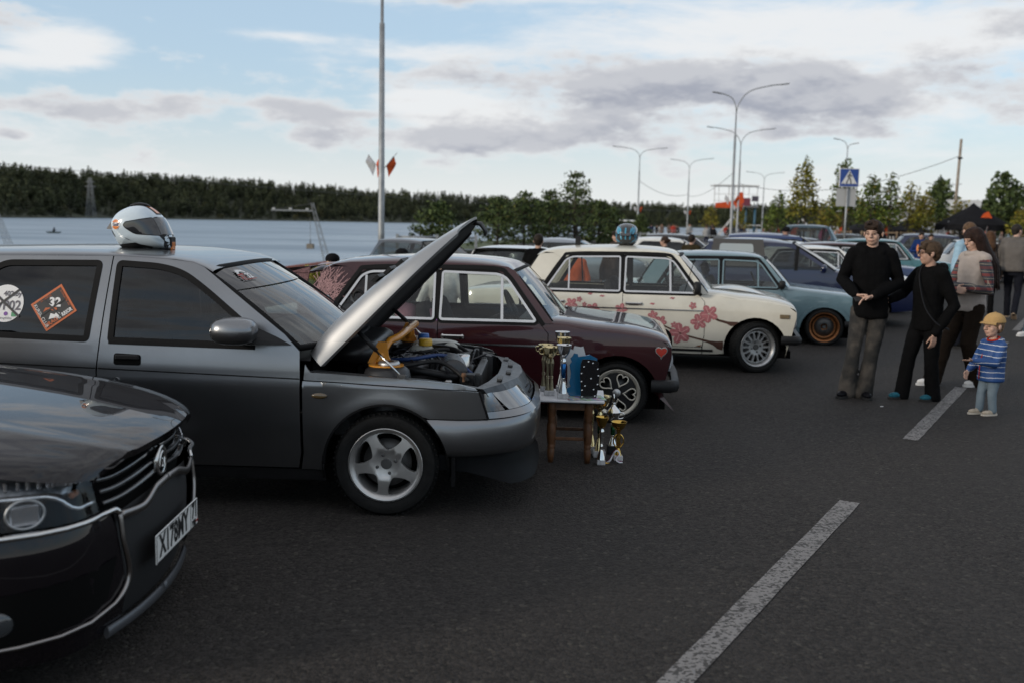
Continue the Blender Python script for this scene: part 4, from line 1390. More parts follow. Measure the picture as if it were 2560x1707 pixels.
 MB().lathe([(0, .022), (.042, .022), (.045, .0), (.045, -.02)], 16, 'Z', c=(.08, .26, .835)).build('coolant_cap', mat('yellow_cap', (.60, .36, .03), .4), t)
 bt = MB(); bt.box((.30, .40, .66), (.22, .2, .2), bev=.015)
 bt.build('battery', M_BLACK, t)
 for s in (-1, 1):
  tw = MB()
  tw.lathe([(.0, .0), (.10, .0), (.125, -.02), (.14, -.08), (.15, -.30)], 24, 'Z', c=(-.03, s * .60, .80))
  tw.build('strut_tower', mat('tower_black', (.02, .02, .022), .45), t)
  pl = MB()
  pl.prism([(-.03 + .095 * math.cos(a) * (1.1 if math.cos(a) < 0 else 1), s * .60 + .085 * math.sin(a)) for a in lin(0, 2 * PI, 25)[:-1]], .802, .810, 'Z')
  pl.build('strut_plate', M_ORANGE, t)
  MB().lathe([(.03, .014), (.055, .014), (.062, .004), (.062, -.004)], 18, 'Z', c=(-.02, s * .60, .816)).build('strut_bearing', M_ALU, t)
 br = MB()
 br.tube([(-.08, -.57, .81), (-.07, -.53, .865), (-.04, -.46, .925), (.0, -.38, .94), (.0, .38, .94), (-.04, .46, .925), (-.07, .53, .865), (-.08, .57, .81)], .022, 10)
 for s in (-1, 1): br.prism([(-.15, .808), (-.01, .808), (-.03, .85), (-.04, .93), (-.09, .93)], s * .545 - .008, s * .545 + .008, 'Y')
 br.build('strut_brace', M_ORANGE, t)
 hs = MB()
 hs.tube(smoothline([(.35, -.35, .70), (.2, -.42, .74), (.02, -.40, .76), (-.15, -.25, .74)], 6), .022, 8)
 hs.build('coolant_hose', M_BLACK, t)
 hs = MB()
 hs.tube(smoothline([(.40, .10, .72), (.28, .16, .80), (.10, .30, .80)], 6), .02, 8)
 hs.build('coolant_hose', M_BLACK, t)
 wr = MB()
 rnd = random.Random(3)
 for k in range(26):
  a = Vector((rnd.uniform(-.2, .45), rnd.uniform(-.45, .45), .74)); b = Vector((rnd.uniform(-.2, .45), rnd.uniform(-.45, .45), .72))
  wr.tube(smoothline([a, (a + b) / 2 + Vector((rnd.uniform(-.08, .08), rnd.uniform(-.08, .08), rnd.uniform(.03, .08))), b], 6), .006, 5)
 wr.build('wiring_loom', mat('wire_black', (.015, .015, .02), .5), t)
 for q in range(16):                                       # relays, brackets, pipes and clips crowd the bay
  x_, y_ = rnd.uniform(-.20, .46), rnd.uniform(-.55, .55)
  bx = MB(); bx.box((x_, y_, .72 + rnd.uniform(-.02, .05)), (rnd.uniform(.03, .09), rnd.uniform(.03, .10), rnd.uniform(.03, .07)), bev=.006)
  bx.build('engine_ancillary', (M_BLACK, M_STEEL, M_ALU, M_BLACK)[q % 4], t)
 for q in range(4):
  hs = MB(); y_ = -.45 + .28 * q
  hs.tube(smoothline([(.42, y_, .70), (.25, y_ + .06, .80), (.05, y_ - .05, .79), (-.2, y_ + .05, .76)], 6), .013, 7)
  hs.build('vacuum_hose', M_BLACK if q != 1 else mat('blue_hose', (.02, .05, .16), .5), t)
 cw = MB()
 v, f = _cushion((-.30, .10, .83), (.34, .95, .18), 3.2); cw.add(v, f)
 cw.build('intake_cowl', mat('cowl_black', (.014, .014, .015), .35), t)
 for s in (-1, 1):
  st = MB()
  MB().tube([(-.197, s * .66, 1.01), (-.075, s * .69, .898)], .0135, 10).build('gas_strut', M_BLACK, t)
  MB().tube([(-.085, s * .69, .905), (.068, s * .735, .765)], .0065, 8).build('gas_strut_rod', M_CHROME, t)
  MB().box((.075, s * .74, .762), (.05, .03, .03), bev=.006).build('strut_bracket', M_STEEL, t)
  MB().lathe([(0, .05), (.012, .05), (.016, .03), (.008, .025), (.008, 0)], 10, 'Z', c=(.40, s * .55, .715)).build('bonnet_stop', mat('rusty_bolt', (.12, .06, .03), .8), t)
 # the raised bonnet, hinged at its rear edge: rim plane z=0, crown depth D(u)
 L = 1.03
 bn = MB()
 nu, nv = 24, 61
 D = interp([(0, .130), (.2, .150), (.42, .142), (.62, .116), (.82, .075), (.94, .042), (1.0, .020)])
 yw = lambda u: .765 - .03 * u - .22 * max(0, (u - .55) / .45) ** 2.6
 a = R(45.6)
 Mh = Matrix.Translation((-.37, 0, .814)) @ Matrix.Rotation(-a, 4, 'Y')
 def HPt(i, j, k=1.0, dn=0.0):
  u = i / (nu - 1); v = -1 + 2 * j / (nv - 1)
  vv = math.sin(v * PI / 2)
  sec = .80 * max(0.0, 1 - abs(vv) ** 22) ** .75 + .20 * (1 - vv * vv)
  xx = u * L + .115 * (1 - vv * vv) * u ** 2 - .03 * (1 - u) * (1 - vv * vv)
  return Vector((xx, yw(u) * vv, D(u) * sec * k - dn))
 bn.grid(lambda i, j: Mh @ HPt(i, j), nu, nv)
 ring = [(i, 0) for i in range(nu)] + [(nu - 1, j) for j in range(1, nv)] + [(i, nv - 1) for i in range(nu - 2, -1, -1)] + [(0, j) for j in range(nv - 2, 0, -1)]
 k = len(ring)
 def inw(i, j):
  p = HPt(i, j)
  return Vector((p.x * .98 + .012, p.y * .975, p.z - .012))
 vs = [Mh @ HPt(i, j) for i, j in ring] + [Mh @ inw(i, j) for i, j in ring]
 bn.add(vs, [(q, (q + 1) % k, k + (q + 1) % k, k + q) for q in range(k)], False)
 bn.build('bonnet', mat('bonnet_lightened_grey', (.38, .38, .38), .50, .95, coat=.5, var=.04, vscale=3), t, fixn=True)  # body grey lightened to stand in for the bonnet's bright sky reflection
 ib = MB()
 def IB(i, j):
  p = HPt(i, j, .30)
  return Mh @ Vector((p.x * .978 + .012, p.y * .972, p.z * .8 - .006))
 ib.grid(IB, nu, nv, flip=True)
 ib.build('bonnet_lining', mat('bonnet_lining', (.010, .010, .011), .9, bump=.3), t)
 lt = MB()
 lt.tube([Mh @ Vector(p) for p in [(1.10, -.02, .012), (1.135, -.02, -.03), (1.125, -.02, -.09), (1.10, -.02, -.10)]], [.012, .016, .012, .006], 6)
 lt.build('bonnet_latch', M_STEEL, t)
 sc = MB()
 for q in range(3):
  sc.box((.52 + q * .08, -.42, .142 - .016 * q), (.05, .26, .02), Mh)
 sc.build('bonnet_scoop', M_BLACK, t)
 # roof, screens
 rx = [-3.30, -3.2, -3.0, -2.7, -2.4, -2.1, -1.9, -1.7, -1.5, -1.35, -1.2, -1.1, -1.03, -.985]
 zg = interp([(-3.30, 1.33), (-3.0, 1.365), (-2.2, 1.379), (-1.6, 1.389), (-1.3, 1.381), (-1.10, 1.362), (-1.03, 1.335), (-.985, 1.312)])
 zt = interp([(-3.30, 1.36), (-3.0, 1.395), (-2.4, 1.415), (-1.9, 1.428), (-1.5, 1.424), (-1.2, 1.400), (-1.05, 1.365), (-.985, 1.335)])
 rf = MB()
 loft(rf, rx, lambda x: Y(x, zg(x)) + .002, zg, zt, 3.6, 1.9, k=18)
 rf.build('roof', P_GREY, t)
 screen(t, 'windscreen', glass_mat('screen_glass', (.66, .70, .68)), (-.485, .915), (-1.04, 1.318), W - .06, W - .175, .20, .075, .020)
 # dark sun strip along the top of the windscreen
 ss_ = MB()
 def SP(i, j):
  u = .70 + .28 * i / 4; v = -1 + 2 * j / 16
  x = -.485 + (-1.04 + .485) * u; zz = .915 + (1.318 - .915) * u
  y = (W - .06 + (-.115) * u) * v
  return (x + (.20 - .125 * u) * (1 - abs(v) ** 2.2) + .006, y * .985, zz + .015 * math.sin(PI * u) + .02 * (1 - v * v) * u + .004)
 ss_.grid(SP, 5, 17)
 so_ = ss_.build('sun_strip', glass_mat('strip_film', (.10, .10, .10)), t)
 def on_screen(mb_, vs_, fs_, u0, v0):
  P_ = []
  for a_, b_ in vs_:
   u = u0 + b_ / .69; v = v0 + a_ / .70
   P_.append((-.485 - .555 * u + (.20 - .125 * u) * (1 - abs(v) ** 2.2) + .012, (W - .06 - .115 * u) * v * .985, .915 + .403 * u + .015 * math.sin(PI * u) + .02 * (1 - v * v) * u + .010))
  mb_.add(P_, fs_, False)
  return mb_
 v_, f_ = text_mesh('32', .062, bold=.002, shear=.25); on_screen(MB(), v_, f_, .835, -.60).build('screen_sticker', mat('sticker_white', (.72, .71, .70), .5), so_)
 v_, f_ = text_mesh('ST', .062, bold=.002, shear=.25); on_screen(MB(), v_, f_, .835, -.71).build('screen_sticker', mat('sticker_red', (.35, .03, .02), .5), so_)
 fl_ = [(-.07, .0), (-.05, .012), (-.065, .02), (-.035, .025), (-.045, .038), (-.01, .036), (.03, .030), (.05, .012), (.04, .0), (.02, .014), (-.005, .018), (-.03, .012), (-.035, .0)]
 on_screen(MB(), [(a_ * 1.0, b_) for a_, b_ in fl_], [list(range(len(fl_)))], .875, -.64).build('screen_sticker', mat('sticker_white', (.72, .71, .70), .5), so_)
 on_screen(MB(), [(-.06, 0), (.09, 0), (.09, .005), (-.06, .005)], [(0, 1, 2, 3)], .79, -.66).build('screen_sticker', mat('sticker_red', (.35, .03, .02), .5), so_)
 screen(t, 'rear_window', G_DARK, (-3.45, .97), (-3.30, 1.325), W - .12, W - .2, .06, .05, .016, sgn=-1)
 tg = MB()
 tg.grid(lambda i, j: (-3.455 - .05 * (1 - (-1 + 2 * j / 8) ** 2), (-1 + 2 * j / 8) * .60, .42 + .54 * i / 4), 5, 9, flip=True)
 tg.build('tailgate', P_GREY, t)
 for s in (-1, 1): MB().box((-3.42, s * .66, .75), (.06, .2, .2), bev=.02).build('tail_lamp', M_REDL, t)
 MB().box((-3.45, 0, .38), (.16, 1.3, .2), bev=.04).build('rear_bumper', P_GREY, t)
 sc_ = MB()
 loft(sc_, lin(-.80, -.43, 6), lambda x: W - .09, lambda x: .84, lambda x: .905, 5.0, 1.7, k=10)
 sc_.build('scuttle', M_BLACK, t)
 # pillar cover between screen and door (front pillar)
 for s in (-1, 1):
  ap = MB()
  a_ = [(-.475, .902), (-.56, .985), (-1.035, 1.335)]
  b_ = [(-.485, .915), (-.7625, 1.1165), (-1.04, 1.318)]
  ap.add([(p[0], s * (Y(*p)), p[1]) for p in a_] + [(-.485, s * (W - .06), .915), (-.7625, s * (W - .1175), 1.1165), (-1.04, s * (W - .175), 1.318)], [(0, 1, 4, 3), (1, 2, 5, 4)], True)
  ap.build('front_pillar', P_GREY, t, fixn=True)
 # cabin
 fl = MB()
 fl.box((-1.7, 0, .22), (3.0, 1.4, .08))
 fl.build('floor_pan', M_UNDER, t)
 MB().box((-3.0, 0, .55), (.8, 1.3, .5)).build('load_floor', M_INT, t)
 ds = MB(); v, f = _cushion((-.70, 0, .86), (.48, 1.44, .24), 4); ds.add(v, f)
 ds.build('dashboard', M_BLACK, t)
 for s in (-1, 1):
  sheet(MB(), [(-2.4, .28), (-.5, .28), (-.5, .90), (-2.5, .93)], Y, s, (), step=.2, off=-.06).build('door_trim', M_INT, t)
 steering(t, -1.02, .38, .90)
 for yy in (-.38, .38): seat(t, -1.42, yy, .28, mat('grey_seat', (.05, .05, .055), .9, var=.2), .60)
 MB().box((-2.2, 0, .6), (.5, 1.3, .6), bev=.08).build('rear_seat', M_INT, t)
 for xa in (0, -2.492):
  for s in (-1, 1): make_wheel('five', t, xa, s * (W - .10), s, .290, .198, .18, mat('satin_alloy', (.55, .54, .53), .35, .85, var=.08, dirt=(.2, (.25, .23, .2))))
 for s in (-1, 1): MB().box((.37, s * .73, .27), (.02, .16, .2)).build('mud_flap', M_RUB, t)
 return Y
Y_G = build_wagon()
def lettering(mb, s, x, z, size, Y, ang=0.0, sx=1.0, off=.003, bold=.0, shear=0.0, side=-1):
 """text on the near body side"""
 v, f = text_mesh(s, size, bold=bold, shear=shear)
 c, sn = math.cos(ang), math.sin(ang)
 P = []
 for a, b in v:
  a *= sx
  xx, zz = x + a * c - b * sn, z + a * sn + b * c
  P.append((xx, side * (Y(xx, zz) + off), zz))
 mb.add(P, f, False)
 return mb
def wagon_stickers():
 t = wagon
 Yf = lambda x, z: Y_G(x, z) - .006
 circ = lambda x, z, r, n=36: [(x + r * math.cos(2 * PI * k / n), z + r * math.sin(2 * PI * k / n)) for k in range(n)]
 M_SW = mat('sticker_white', (.72, .71, .70), .5)
 M_SO = mat('sticker_orange', (.52, .12, .03), .5)
 M_SK = mat('sticker_black', (.015, .015, .016), .5)
 cx, cz = -2.128, 1.117
 o = side_mark(t, 'round_sticker', [circ(cx, cz, .101)], Yf, -1, M_SW, off=.003)
 ink = MB()
 lettering(ink, '402.by', cx + .035, cz + .052, .038, Yf, off=.005, bold=.001)
 lettering(ink, 'WP02', cx + .002, cz - .012, .072, Yf, off=.005, bold=.0015, sx=.95)
 lettering(ink, 'drag402by', cx + .01, cz - .079, .016, Yf, off=.005)
 ink.build('sticker_print', mat('print_grey', (.12, .11, .13), .6), o)
 side_mark(o, 'sticker_dot', [circ(cx + .008, cz - .055, .011, 16)], Yf, -1, mat('purple_ink', (.18, .06, .30), .5), off=.005)
 side_mark(o, 'sticker_square', [[(cx + .040, cz - .070), (cx + .066, cz - .070), (cx + .066, cz - .046), (cx + .040, cz - .046)]], Yf, -1, mat('green_ink', (.06, .26, .12), .5), off=.005)
 for k, (a, b) in enumerate((((-.09, .075), (.085, -.07)), ((-.10, -.06), (.07, .075)))):
  side_mark(o, 'tape_strip', [strip([(cx + a[0], cz + a[1]), (cx + b[0], cz + b[1])], .012)], Yf, -1, M_SK, off=.0065)
 # diamond club sticker
 dx, dz = -1.855, 1.10
 ang = R(36)
 def rect(w, h, k=0):
  c, s = math.cos(ang), math.sin(ang)
  return [(dx + a * c - b * s, dz + a * s + b * c) for a, b in ((-w, -h), (w, -h), (w, h), (-w, h))]
 o = side_mark(t, 'club_sticker', [rect(.098, .088)], Yf, -1, M_SO, off=.003)
 side_mark(o, 'sticker_field', [rect(.086, .076)], Yf, -1, M_SK, off=.0045)
 wp, op = MB(), MB()
 def L(mb, s, a, b, size, extra=0.0, sx=1.0, bold=.0):
  c, s_ = math.cos(ang), math.sin(ang)
  lettering(mb, s, dx + a * c - b * s_, dz + a * s_ + b * c, size, Yf, ang + extra, sx, .0062, bold)
 lettering(wp, '32', dx + .005, dz + .028, .066, Yf, off=.0062, bold=.003)
 L(op, 'DRAG', -.050, -.062, .030, bold=.001)
 L(wp, 'WARRIOR', .032, -.062, .030, bold=.001, sx=.72)
 L(wp, 'KURSK CLUB', -.079, .0, .026, extra=-PI / 2, sx=.95)
 L(op, 'no sponsors', .079, .01, .02, extra=PI / 2, sx=1.0)
 L(op, 'no politics', -.01, .068, .016)
 # a masked driver's bust, plain shapes
 sheet(wp, [(dx - .02, dz - .062), (dx + .03, dz - .05), (dx + .04, dz - .028), (dx + .022, dz - .02), (dx + .01, dz - .036), (dx - .012, dz - .03)], Yf, -1, (), step=.05, off=.0062, flange=False)
 sheet(op, [(dx - .055, dz - .025), (dx - .03, dz - .010), (dx + .01, dz - .018), (dx + .022, dz - .008), (dx + .016, dz + .002), (dx - .045, dz - .002)], Yf, -1, (), step=.05, off=.0062, flange=False)
 wp.build('sticker_white_print', M_SW, o)
 op.build('sticker_orange_print', mat('print_orange', (.46, .10, .02), .5), o)
 for a, b in (((-.06, .04), (.055, -.05)), ((-.065, -.045), (.06, .05))):
  side_mark(o, 'tape_strip', [strip([(dx + a[0], dz + a[1]), (dx + b[0], dz + b[1])], .009)], Yf, -1, M_SK, off=.0075)
wagon_stickers()
def helmet(name, label, loc, rz, shell, gulf=False, blue=False):
 """full face helmet; origin at its base, facing +x"""
 t = thing(name, label, 'helmet', loc, rz)
 out = smoothline([(-.110, .010), (-.132, .030), (-.154, .076), (-.169, .117), (-.172, .159), (-.154, .195), (-.12, .228), (-.069, .253), (-.023, .264), (.023, .262), (.057, .248), (.092, .223),
                      (.118, .196), (.142, .158), (.170, .095), (.184, .060), (.184, .040), (.172, .010), (.03, .004)], 4)
 mid = Vector((.005, .125))
 tab = sorted((math.atan2(q[1] - mid.y, q[0] - mid.x), (Vector(q) - mid).length) for q in out)
 TA = np.array([tab[-1][0] - 2 * PI] + [q[0] for q in tab] + [tab[0][0] + 2 * PI]); TR = np.array([tab[-1][1]] + [q[1] for q in tab] + [tab[0][1]])
 def Yr(r, z): return .128 * max(0.0, 1 - r ** 3.6) ** (1 / 2.1) * (1 - .14 * max(0, (.08 - z) / .08))
 def Yh(x, z):
  d = Vector((x, z)) - mid
  return Yr(min(1.0, d.length / float(np.interp(math.atan2(d.y, d.x), TA, TR))), z)
 k = len(out)
 nv = 20
 mb = MB()
 for sd in (-1, 1):
  def P(i, j):
   r = math.sin((1 - j / (nv - 1)) * PI / 2) if j < nv - 1 else 0.0
   p = mid + (Vector(out[i % k]) - mid) * r
   return (p.x, sd * Yr(r, p.y), p.y)
  mb.grid(P, k + 1, nv, flip=(sd > 0))
 mb.build('shell', shell, t, fixn=True)
 vm = mat('visor_smoke', (.010, .011, .014), .04, 0, coat=1.0)
 vis = rounded([(-.055, .148), (-.043, .164), (.112, .194), (.125, .184), (.166, .096), (.15, .092), (.011, .099), (-.046, .134)], [.006, .006, .004, .004, .004, .004, .02, .02], 3)
 for sd in (-1, 1):
  sheet(MB(), vis, Yh, sd, (), step=.010, off=.0030, thick=.006).build('visor', vm, t)
  sheet(MB(), offset(vis, .004), Yh, sd, [offset(vis, -.001)], step=.02, off=.0022, thick=.006).build('visor_seal', M_RUB, t)
  sk = [(-.134, .026), (-.101, .032), (.005, .047), (.025, .038), (.156, .012), (.172, .010), (.16, .003), (-.105, .008)]
  sheet(MB(), sk, Yh, sd, (), step=.012, off=.0025, thick=.010).build('base_skirt', M_BLACK, t)
  sheet(MB(), [(.146, .088), (.166, .060), (.160, .012), (.172, .011), (.183, .042), (.183, .060), (.170, .093)], Yh, sd, (), step=.012, off=.003, thick=.01).build('chin_guard', M_BLACK, t)
 def band(nm, i0, i1, hw, m, g=.0015, gap=None):
  b = MB()
  def ST(i, j):
   q = Vector(out[i0 + i]); d = (q - mid).normalized() * g
   y = (-1 + 2 * j / 4) * hw
   u = 1 - .5 * (y / .128) ** 2 * .45
   p = mid + (q - mid) * u
   return (p.x + d.x, y, p.y + d.y)
  b.grid(ST, i1 - i0, 5)
  return b.build(nm, m, t, fixn=True)
 n_ = len(out)
 # visor front pane, between the crown and the chin
 i0 = min(range(n_), key=lambda i: (Vector(out[i]) - Vector((.118, .193))).length); i1 = min(range(n_), key=lambda i: (Vector(out[i]) - Vector((.170, .095))).length)
 vf = MB()
 def VF(i, j):
  q = Vector(out[i0 + i]); y = (-1 + 2 * j / 14) * .085
  r = (max(0.0, 1 - (abs(y) / .128) ** 2.1)) ** (1 / 3.6)
  p = mid + (q - mid) * r
  return (p.x + .004, y, p.y)
 vf.grid(VF, i1 - i0 + 1, 15)
 vf.build('visor_front', mat('visor_clear', (.06, .065, .07), .04, .1, coat=1.0), t, fixn=True)
 MB().box((.182, 0, .052), (.016, .07, .06), bev=.006).build('chin_vent', M_BLACK, t)
 sp = MB()
 sp.add([(-.160, -.06, .165), (-.160, .06, .165), (-.195, .05, .122), (-.195, -.05, .122), (-.15, -.065, .118), (-.15, .065, .118)], [(0, 1, 2, 3), (3, 2, 5, 4), (0, 3, 4), (1, 5, 2)], False)
 sp.build('rear_spoiler', mat('spoiler_grey', (.06, .06, .065), .35), t, fixn=True)
 if gulf:
  mo = mat('helmet_orange', (.62, .17, .02), .3, 0, coat=.6)
  band('black_stripe', 6, i0 - 1, .034, M_BLACK, .0012)
  band('orange_stripe', 6, i0 - 2, .022, mo, .0024)
  vt = MB()
  vt.tube([(Vector((q[0], 0, q[1])) + Vector((q[0] - mid.x, 0, q[1] - mid.y)).normalized() * .004) for q in out[28:40]], [.003, .008, .010, .011, .011, .011, .011, .010, .010, .008, .006, .003], 8, flat=3.0)
  vt.build('top_vent', M_BLACK, t)
  circ = lambda x, z, r, n=32: [(x + r * math.cos(2 * PI * q / n), z + r * math.sin(2 * PI * q / n)) for q in range(n)]
  cx, cz = -.108, .150
  for sd in (-1,):
   e = side_mark(t, 'badge_white', [circ(cx, cz, .031)], Yh, sd, mat('sticker_white', (.72, .71, .70), .5), off=.002, step=.01)
   side_mark(e, 'badge_orange_top', [[p for p in circ(cx, cz, .0285) if p[1] > cz + .0105]], Yh, sd, mo, off=.003, step=.01)
   side_mark(e, 'badge_orange_foot', [[p for p in circ(cx, cz, .0285) if p[1] < cz - .0105]], Yh, sd, mo, off=.003, step=.01)
   lettering(MB(), 'Gulf', cx, cz - .001, .0265, Yh, off=.004, bold=.0007, side=sd).build('badge_lettering', mat('badge_navy', (.02, .02, .08), .5), e)
  side_mark(t, 'rear_vent', [[(-.155, .112), (-.147, .118), (-.115, .078), (-.124, .080)]], Yh, -1, M_RUB, off=.002, step=.02)
  side_mark(t, 'side_slit', [[(-.06, .080), (-.022, .062), (-.026, .060)]], Yh, -1, M_RUB, off=.002, step=.02)
  MB().box((.184, 0, .030), (.014, .05, .05), bev=.004).build('chin_stripe', mo, t)
 if blue:
  bm_ = mat('helmet_blue', (.04, .24, .37), .35, 0, coat=.5)
  for sd in (-1, 1):
   for pts in ([(-.13, .04), (-.10, .09), (-.13, .13)], [(-.09, .04), (-.065, .095), (-.10, .15)], [(-.14, .16), (-.09, .21), (-.02, .235)], [(-.15, .14), (-.135, .19), (-.09, .225)]):
    side_mark(t, 'blue_flash', [strip(pts, .014)], Yh, sd, bm_, off=.002, step=.02)
  for yy in (-.05, 0, .05):
   b = MB()
   def BT(i, j):
    q = Vector(out[8 + i]); d = (q - mid).normalized() * .002
    y = yy * (1 + .3 * i / 14) + (-1 + 2 * j / 2) * .009
    r = (max(0.0, 1 - (abs(y) / .128) ** 2.1)) ** (1 / 3.6)
    p = mid + (q - mid) * r
    return (p.x + d.x, y, p.y + d.y)
   b.grid(BT, 15, 3)
   b.build('blue_flash', bm_, t, fixn=True)
 return t
hm = helmet('motor_helmet', 'white full face helmet with orange stripe on the grey car roof', (0, 0, 0), R(-4), mat('helmet_white', (.52, .60, .66), .18, 0, coat=1.0), gulf=True)
def on_car(car, x, y, z): return car.matrix_basis @ Vector((x, y, z))
bpy.context.view_layer.update()
wp_ = on_car(wagon, -1.545, -.28, 1.405)
hm.location = wp_ + Vector((0, 0, .004))
# ------------------------------------------------------------------ the dark saloon in the foreground, cut by the frame
P_DARK = mat('dark_plum_paint', (.0065, .005, .0065), .4, 0.0, coat=.9, var=.1, vscale=3, coatr=.02, spec=.03)
def build_saloon():
 t = thing('saloon_car', 'dark plum saloon with chrome grille and number plate at the left foreground', 'car', (-2.16, 3.78, 0), R(1.5))
 W = .88
 # origin under the front axle; nose reaches x = +.84 ; side profile in metres
 kn = interp([(.12, W - .08), (.25, W - .03), (.45, W), (.68, W - .002), (.80, W - .02), (.90, W - .05)])
 def plan(x):
  if x > .10:
   u = min(1.0, (x - .10) / .66)
   return -(1 - math.sqrt(max(0.0, 1 - u ** 2.4))) * .34
  return 0.0
 def Y(x, z): return kn(z) + plan(x)
 sh = interp([(-4.0, .93), (-.9, .92), (-.4, .905), (0, .875), (.3, .835), (.5, .80), (.65, .765), (.76, .735)])
 # bonnet: full-width crown
 bc = interp([(-.75, 1.02), (-.4, .99), (0, .950), (.3, .906), (.5, .868), (.64, .833), (.74, .795), (.80, .762)])
 hx = [-.75, -.6, -.4, -.2, 0, .15, .3, .42, .52, .60, .66, .70, .73, .755]
 mb = MB()
 nv = 31
 def BN(i, j):
  u = i / (len(hx) - 1)
  v = -1 + 2 * j / (nv - 1)
  vv = math.copysign(abs(v) ** .85, v)
  x = hx[i]
  xx = x + (.075 * (1 - vv ** 2) if x > .3 else .075 * (1 - vv ** 2) * max(0, (x + .2) / .5))
  e = Y(x, sh(x)) - .03
  zz = sh(x) + (bc(x) - sh(x)) * max(0.0, 1 - abs(vv) ** 3.2) ** (1 / 1.8)
  # two pressed ridges run forward
  zz += .010 * math.exp(-((abs(vv) - .62) / .05) ** 2)
  return (xx, e * vv, zz)
 mb.grid(BN, len(hx), nv)
 rim = [(len(hx) - 1, j) for j in range(nv)]
 vs = [BN(*q) for q in rim] + [(BN(*q)[0] - .015, BN(*q)[1] * .98, BN(*q)[2] - .03) for q in rim]
 mb.add(vs, [(q, q + 1, nv + q + 1, nv + q) for q in range(nv - 1)], True)
 mb.build('bonnet', P_DARK, t, fixn=True)
 # nose shells as bands along the plan curve
 half = [(x, -(W - .02 + plan(x))) for x in lin(-.35, .10, 4)] + [(.10 + .66 * math.sin(q / 22 * PI / 2) ** (2 / 2.4), -(W - .02 - .34 * (1 - math.cos(q / 22 * PI / 2)))) for q in range(1, 23)]
 ye = -half[-1][1]
 half += [(.76 + .07 * (1 - (y / ye) ** 2), y) for y in lin(-ye + .06, 0, 10)]
 cum = [0.0]
 for q in range(1, len(half)): cum.append(cum[-1] + math.hypot(half[q][0] - half[q - 1][0], half[q][1] - half[q - 1][1]))
 def along(sv):
  sv = max(0.0, min(cum[-1], sv))
  q = 0
  while q < len(cum) - 2 and cum[q + 1] < sv: q += 1
  u = (sv - cum[q]) / (cum[q + 1] - cum[q])
  a, b = Vector(half[q]), Vector(half[q + 1])
  tn = (b - a).normalized(); p = a.lerp(b, u)
  return p.x, p.y, tn.y, -tn.x
 def s_at_y(yv):
  for q in range(1, len(half)):
   if half[q][1] >= -yv: return cum[q - 1] + (cum[q] - cum[q - 1]) * (-yv - half[q - 1][1]) / max(1e-6, half[q][1] - half[q - 1][1])
  return cum[-1]
 lean = interp([(.12, -.06), (.2, -.03), (.30, 0), (.45, .008), (.56, .0), (.62, -.02), (.70, -.045), (.76, -.075)])
 def pt(sv, z, off=0.0, s=-1):
  x, y, nx, ny = along(sv)
  d = lean(z) + off
  return Vector((x + nx * d, (y + ny * d) * (1 if s < 0 else -1), z))
 def band(nm, s, poly_lo, poly_hi, m, off=0.0, ns=26, nz=8, par=t):
  """surface between two curves given as functions of 0..1 -> (s, z)"""
  b = MB()
  def BB(i, j):
   u = i / (ns - 1); w = j / (nz - 1)
   a = poly_lo(u); c = poly_hi(u)
   return pt(a[0] + (c[0] - a[0]) * w, a[1] + (c[1] - a[1]) * w, off, s)
  b.grid(BB, ns, nz, flip=(s < 0))
  return b.build(nm, m, par)
 S0, SE = 0.0, cum[-1]
 sg = s_at_y(.47)          # grille side edge
 sl = s_at_y(.36)          # lower grille edge
 ln = lambda a, b: (lambda u: (a[0] + (b[0] - a[0]) * u, a[1] + (b[1] - a[1]) * u))
 def crv(pts):
  f0 = interp([(q / (len(pts) - 1), p[0]) for q, p in enumerate(pts)]); f1 = interp([(q / (len(pts) - 1), p[1]) for q, p in enumerate(pts)])
  return lambda u: (f0(u), f1(u))
 black = M_BLACK
 for s in (-1, 1):
  # bumper skin
  band('front_bumper', s, crv([(.30, .20), (.55, .17), (sl - .12, .15), (sl, .17)]), crv([(.22, .60), (.5, .605), (sg - .12, .60), (sg + .02, .59)]), P_DARK, 0, 30, 12)
  band('front_wing', s, crv([(S0, .62), (.2, .62), (.3, .615), (.42, .615)]), crv([(S0, .90), (.12, .885), (.25, .83), (.36, .775)]), P_DARK, -.008, 12, 8)
  band('headlamp', s, crv([(.30, .64), (.5, .622), (sg - .15, .61), (sg - .02, .605)]), crv([(.20, .835), (.42, .83), (sg - .12, .802), (sg - .01, .772)]), glass_mat('lamp_cover', (.93, .94, .95), .45), -.010, 22, 8)
  band('lamp_housing', s, crv([(.20, .60), (.5, .59), (sg - .15, .58), (sg + .10, .575)]), crv([(.10, .84), (.42, .84), (sg - .12, .82), (sg + .10, .79)]), M_UNDER, -.085, 22, 8)
  band('lamp_reflector', s, crv([(.30, .722), (.5, .716), (sg - .25, .708), (sg - .06, .672)]), crv([(.20, .83), (.42, .825), (sg - .14, .80), (sg - .02, .765)]), mat('ribbed_reflector', (.34, .35, .37), .30, .9, var=.35, vscale=45), -.055, 26, 6)
  # lamp innards: projector, light guide, indicator cell
  for (a, z0, r, m) in ((sg - .52, .662, .066, M_LAMP), (sg - .32, .658, .058, M_LAMP)):
   p = pt(a, z0, -.040, s)
   q = along(a)
   ro = (0, 0, math.atan2(q[3] * (1 if s < 0 else -1), q[2]))
   b = MB(); b.box((-.02, 0, 0), (.05, r * 2.1, r * 1.75), bev=.014)
   o_ = b.build('projector', M_BLACK, t, p, ro)
   b = MB(); b.box((.004, 0, -.006), (.02, r * 1.7, r * 1.3), bev=.009); b.build('projector_lens', mat('projector_lens', (.80, .82, .86), .22, 1.0), o_)
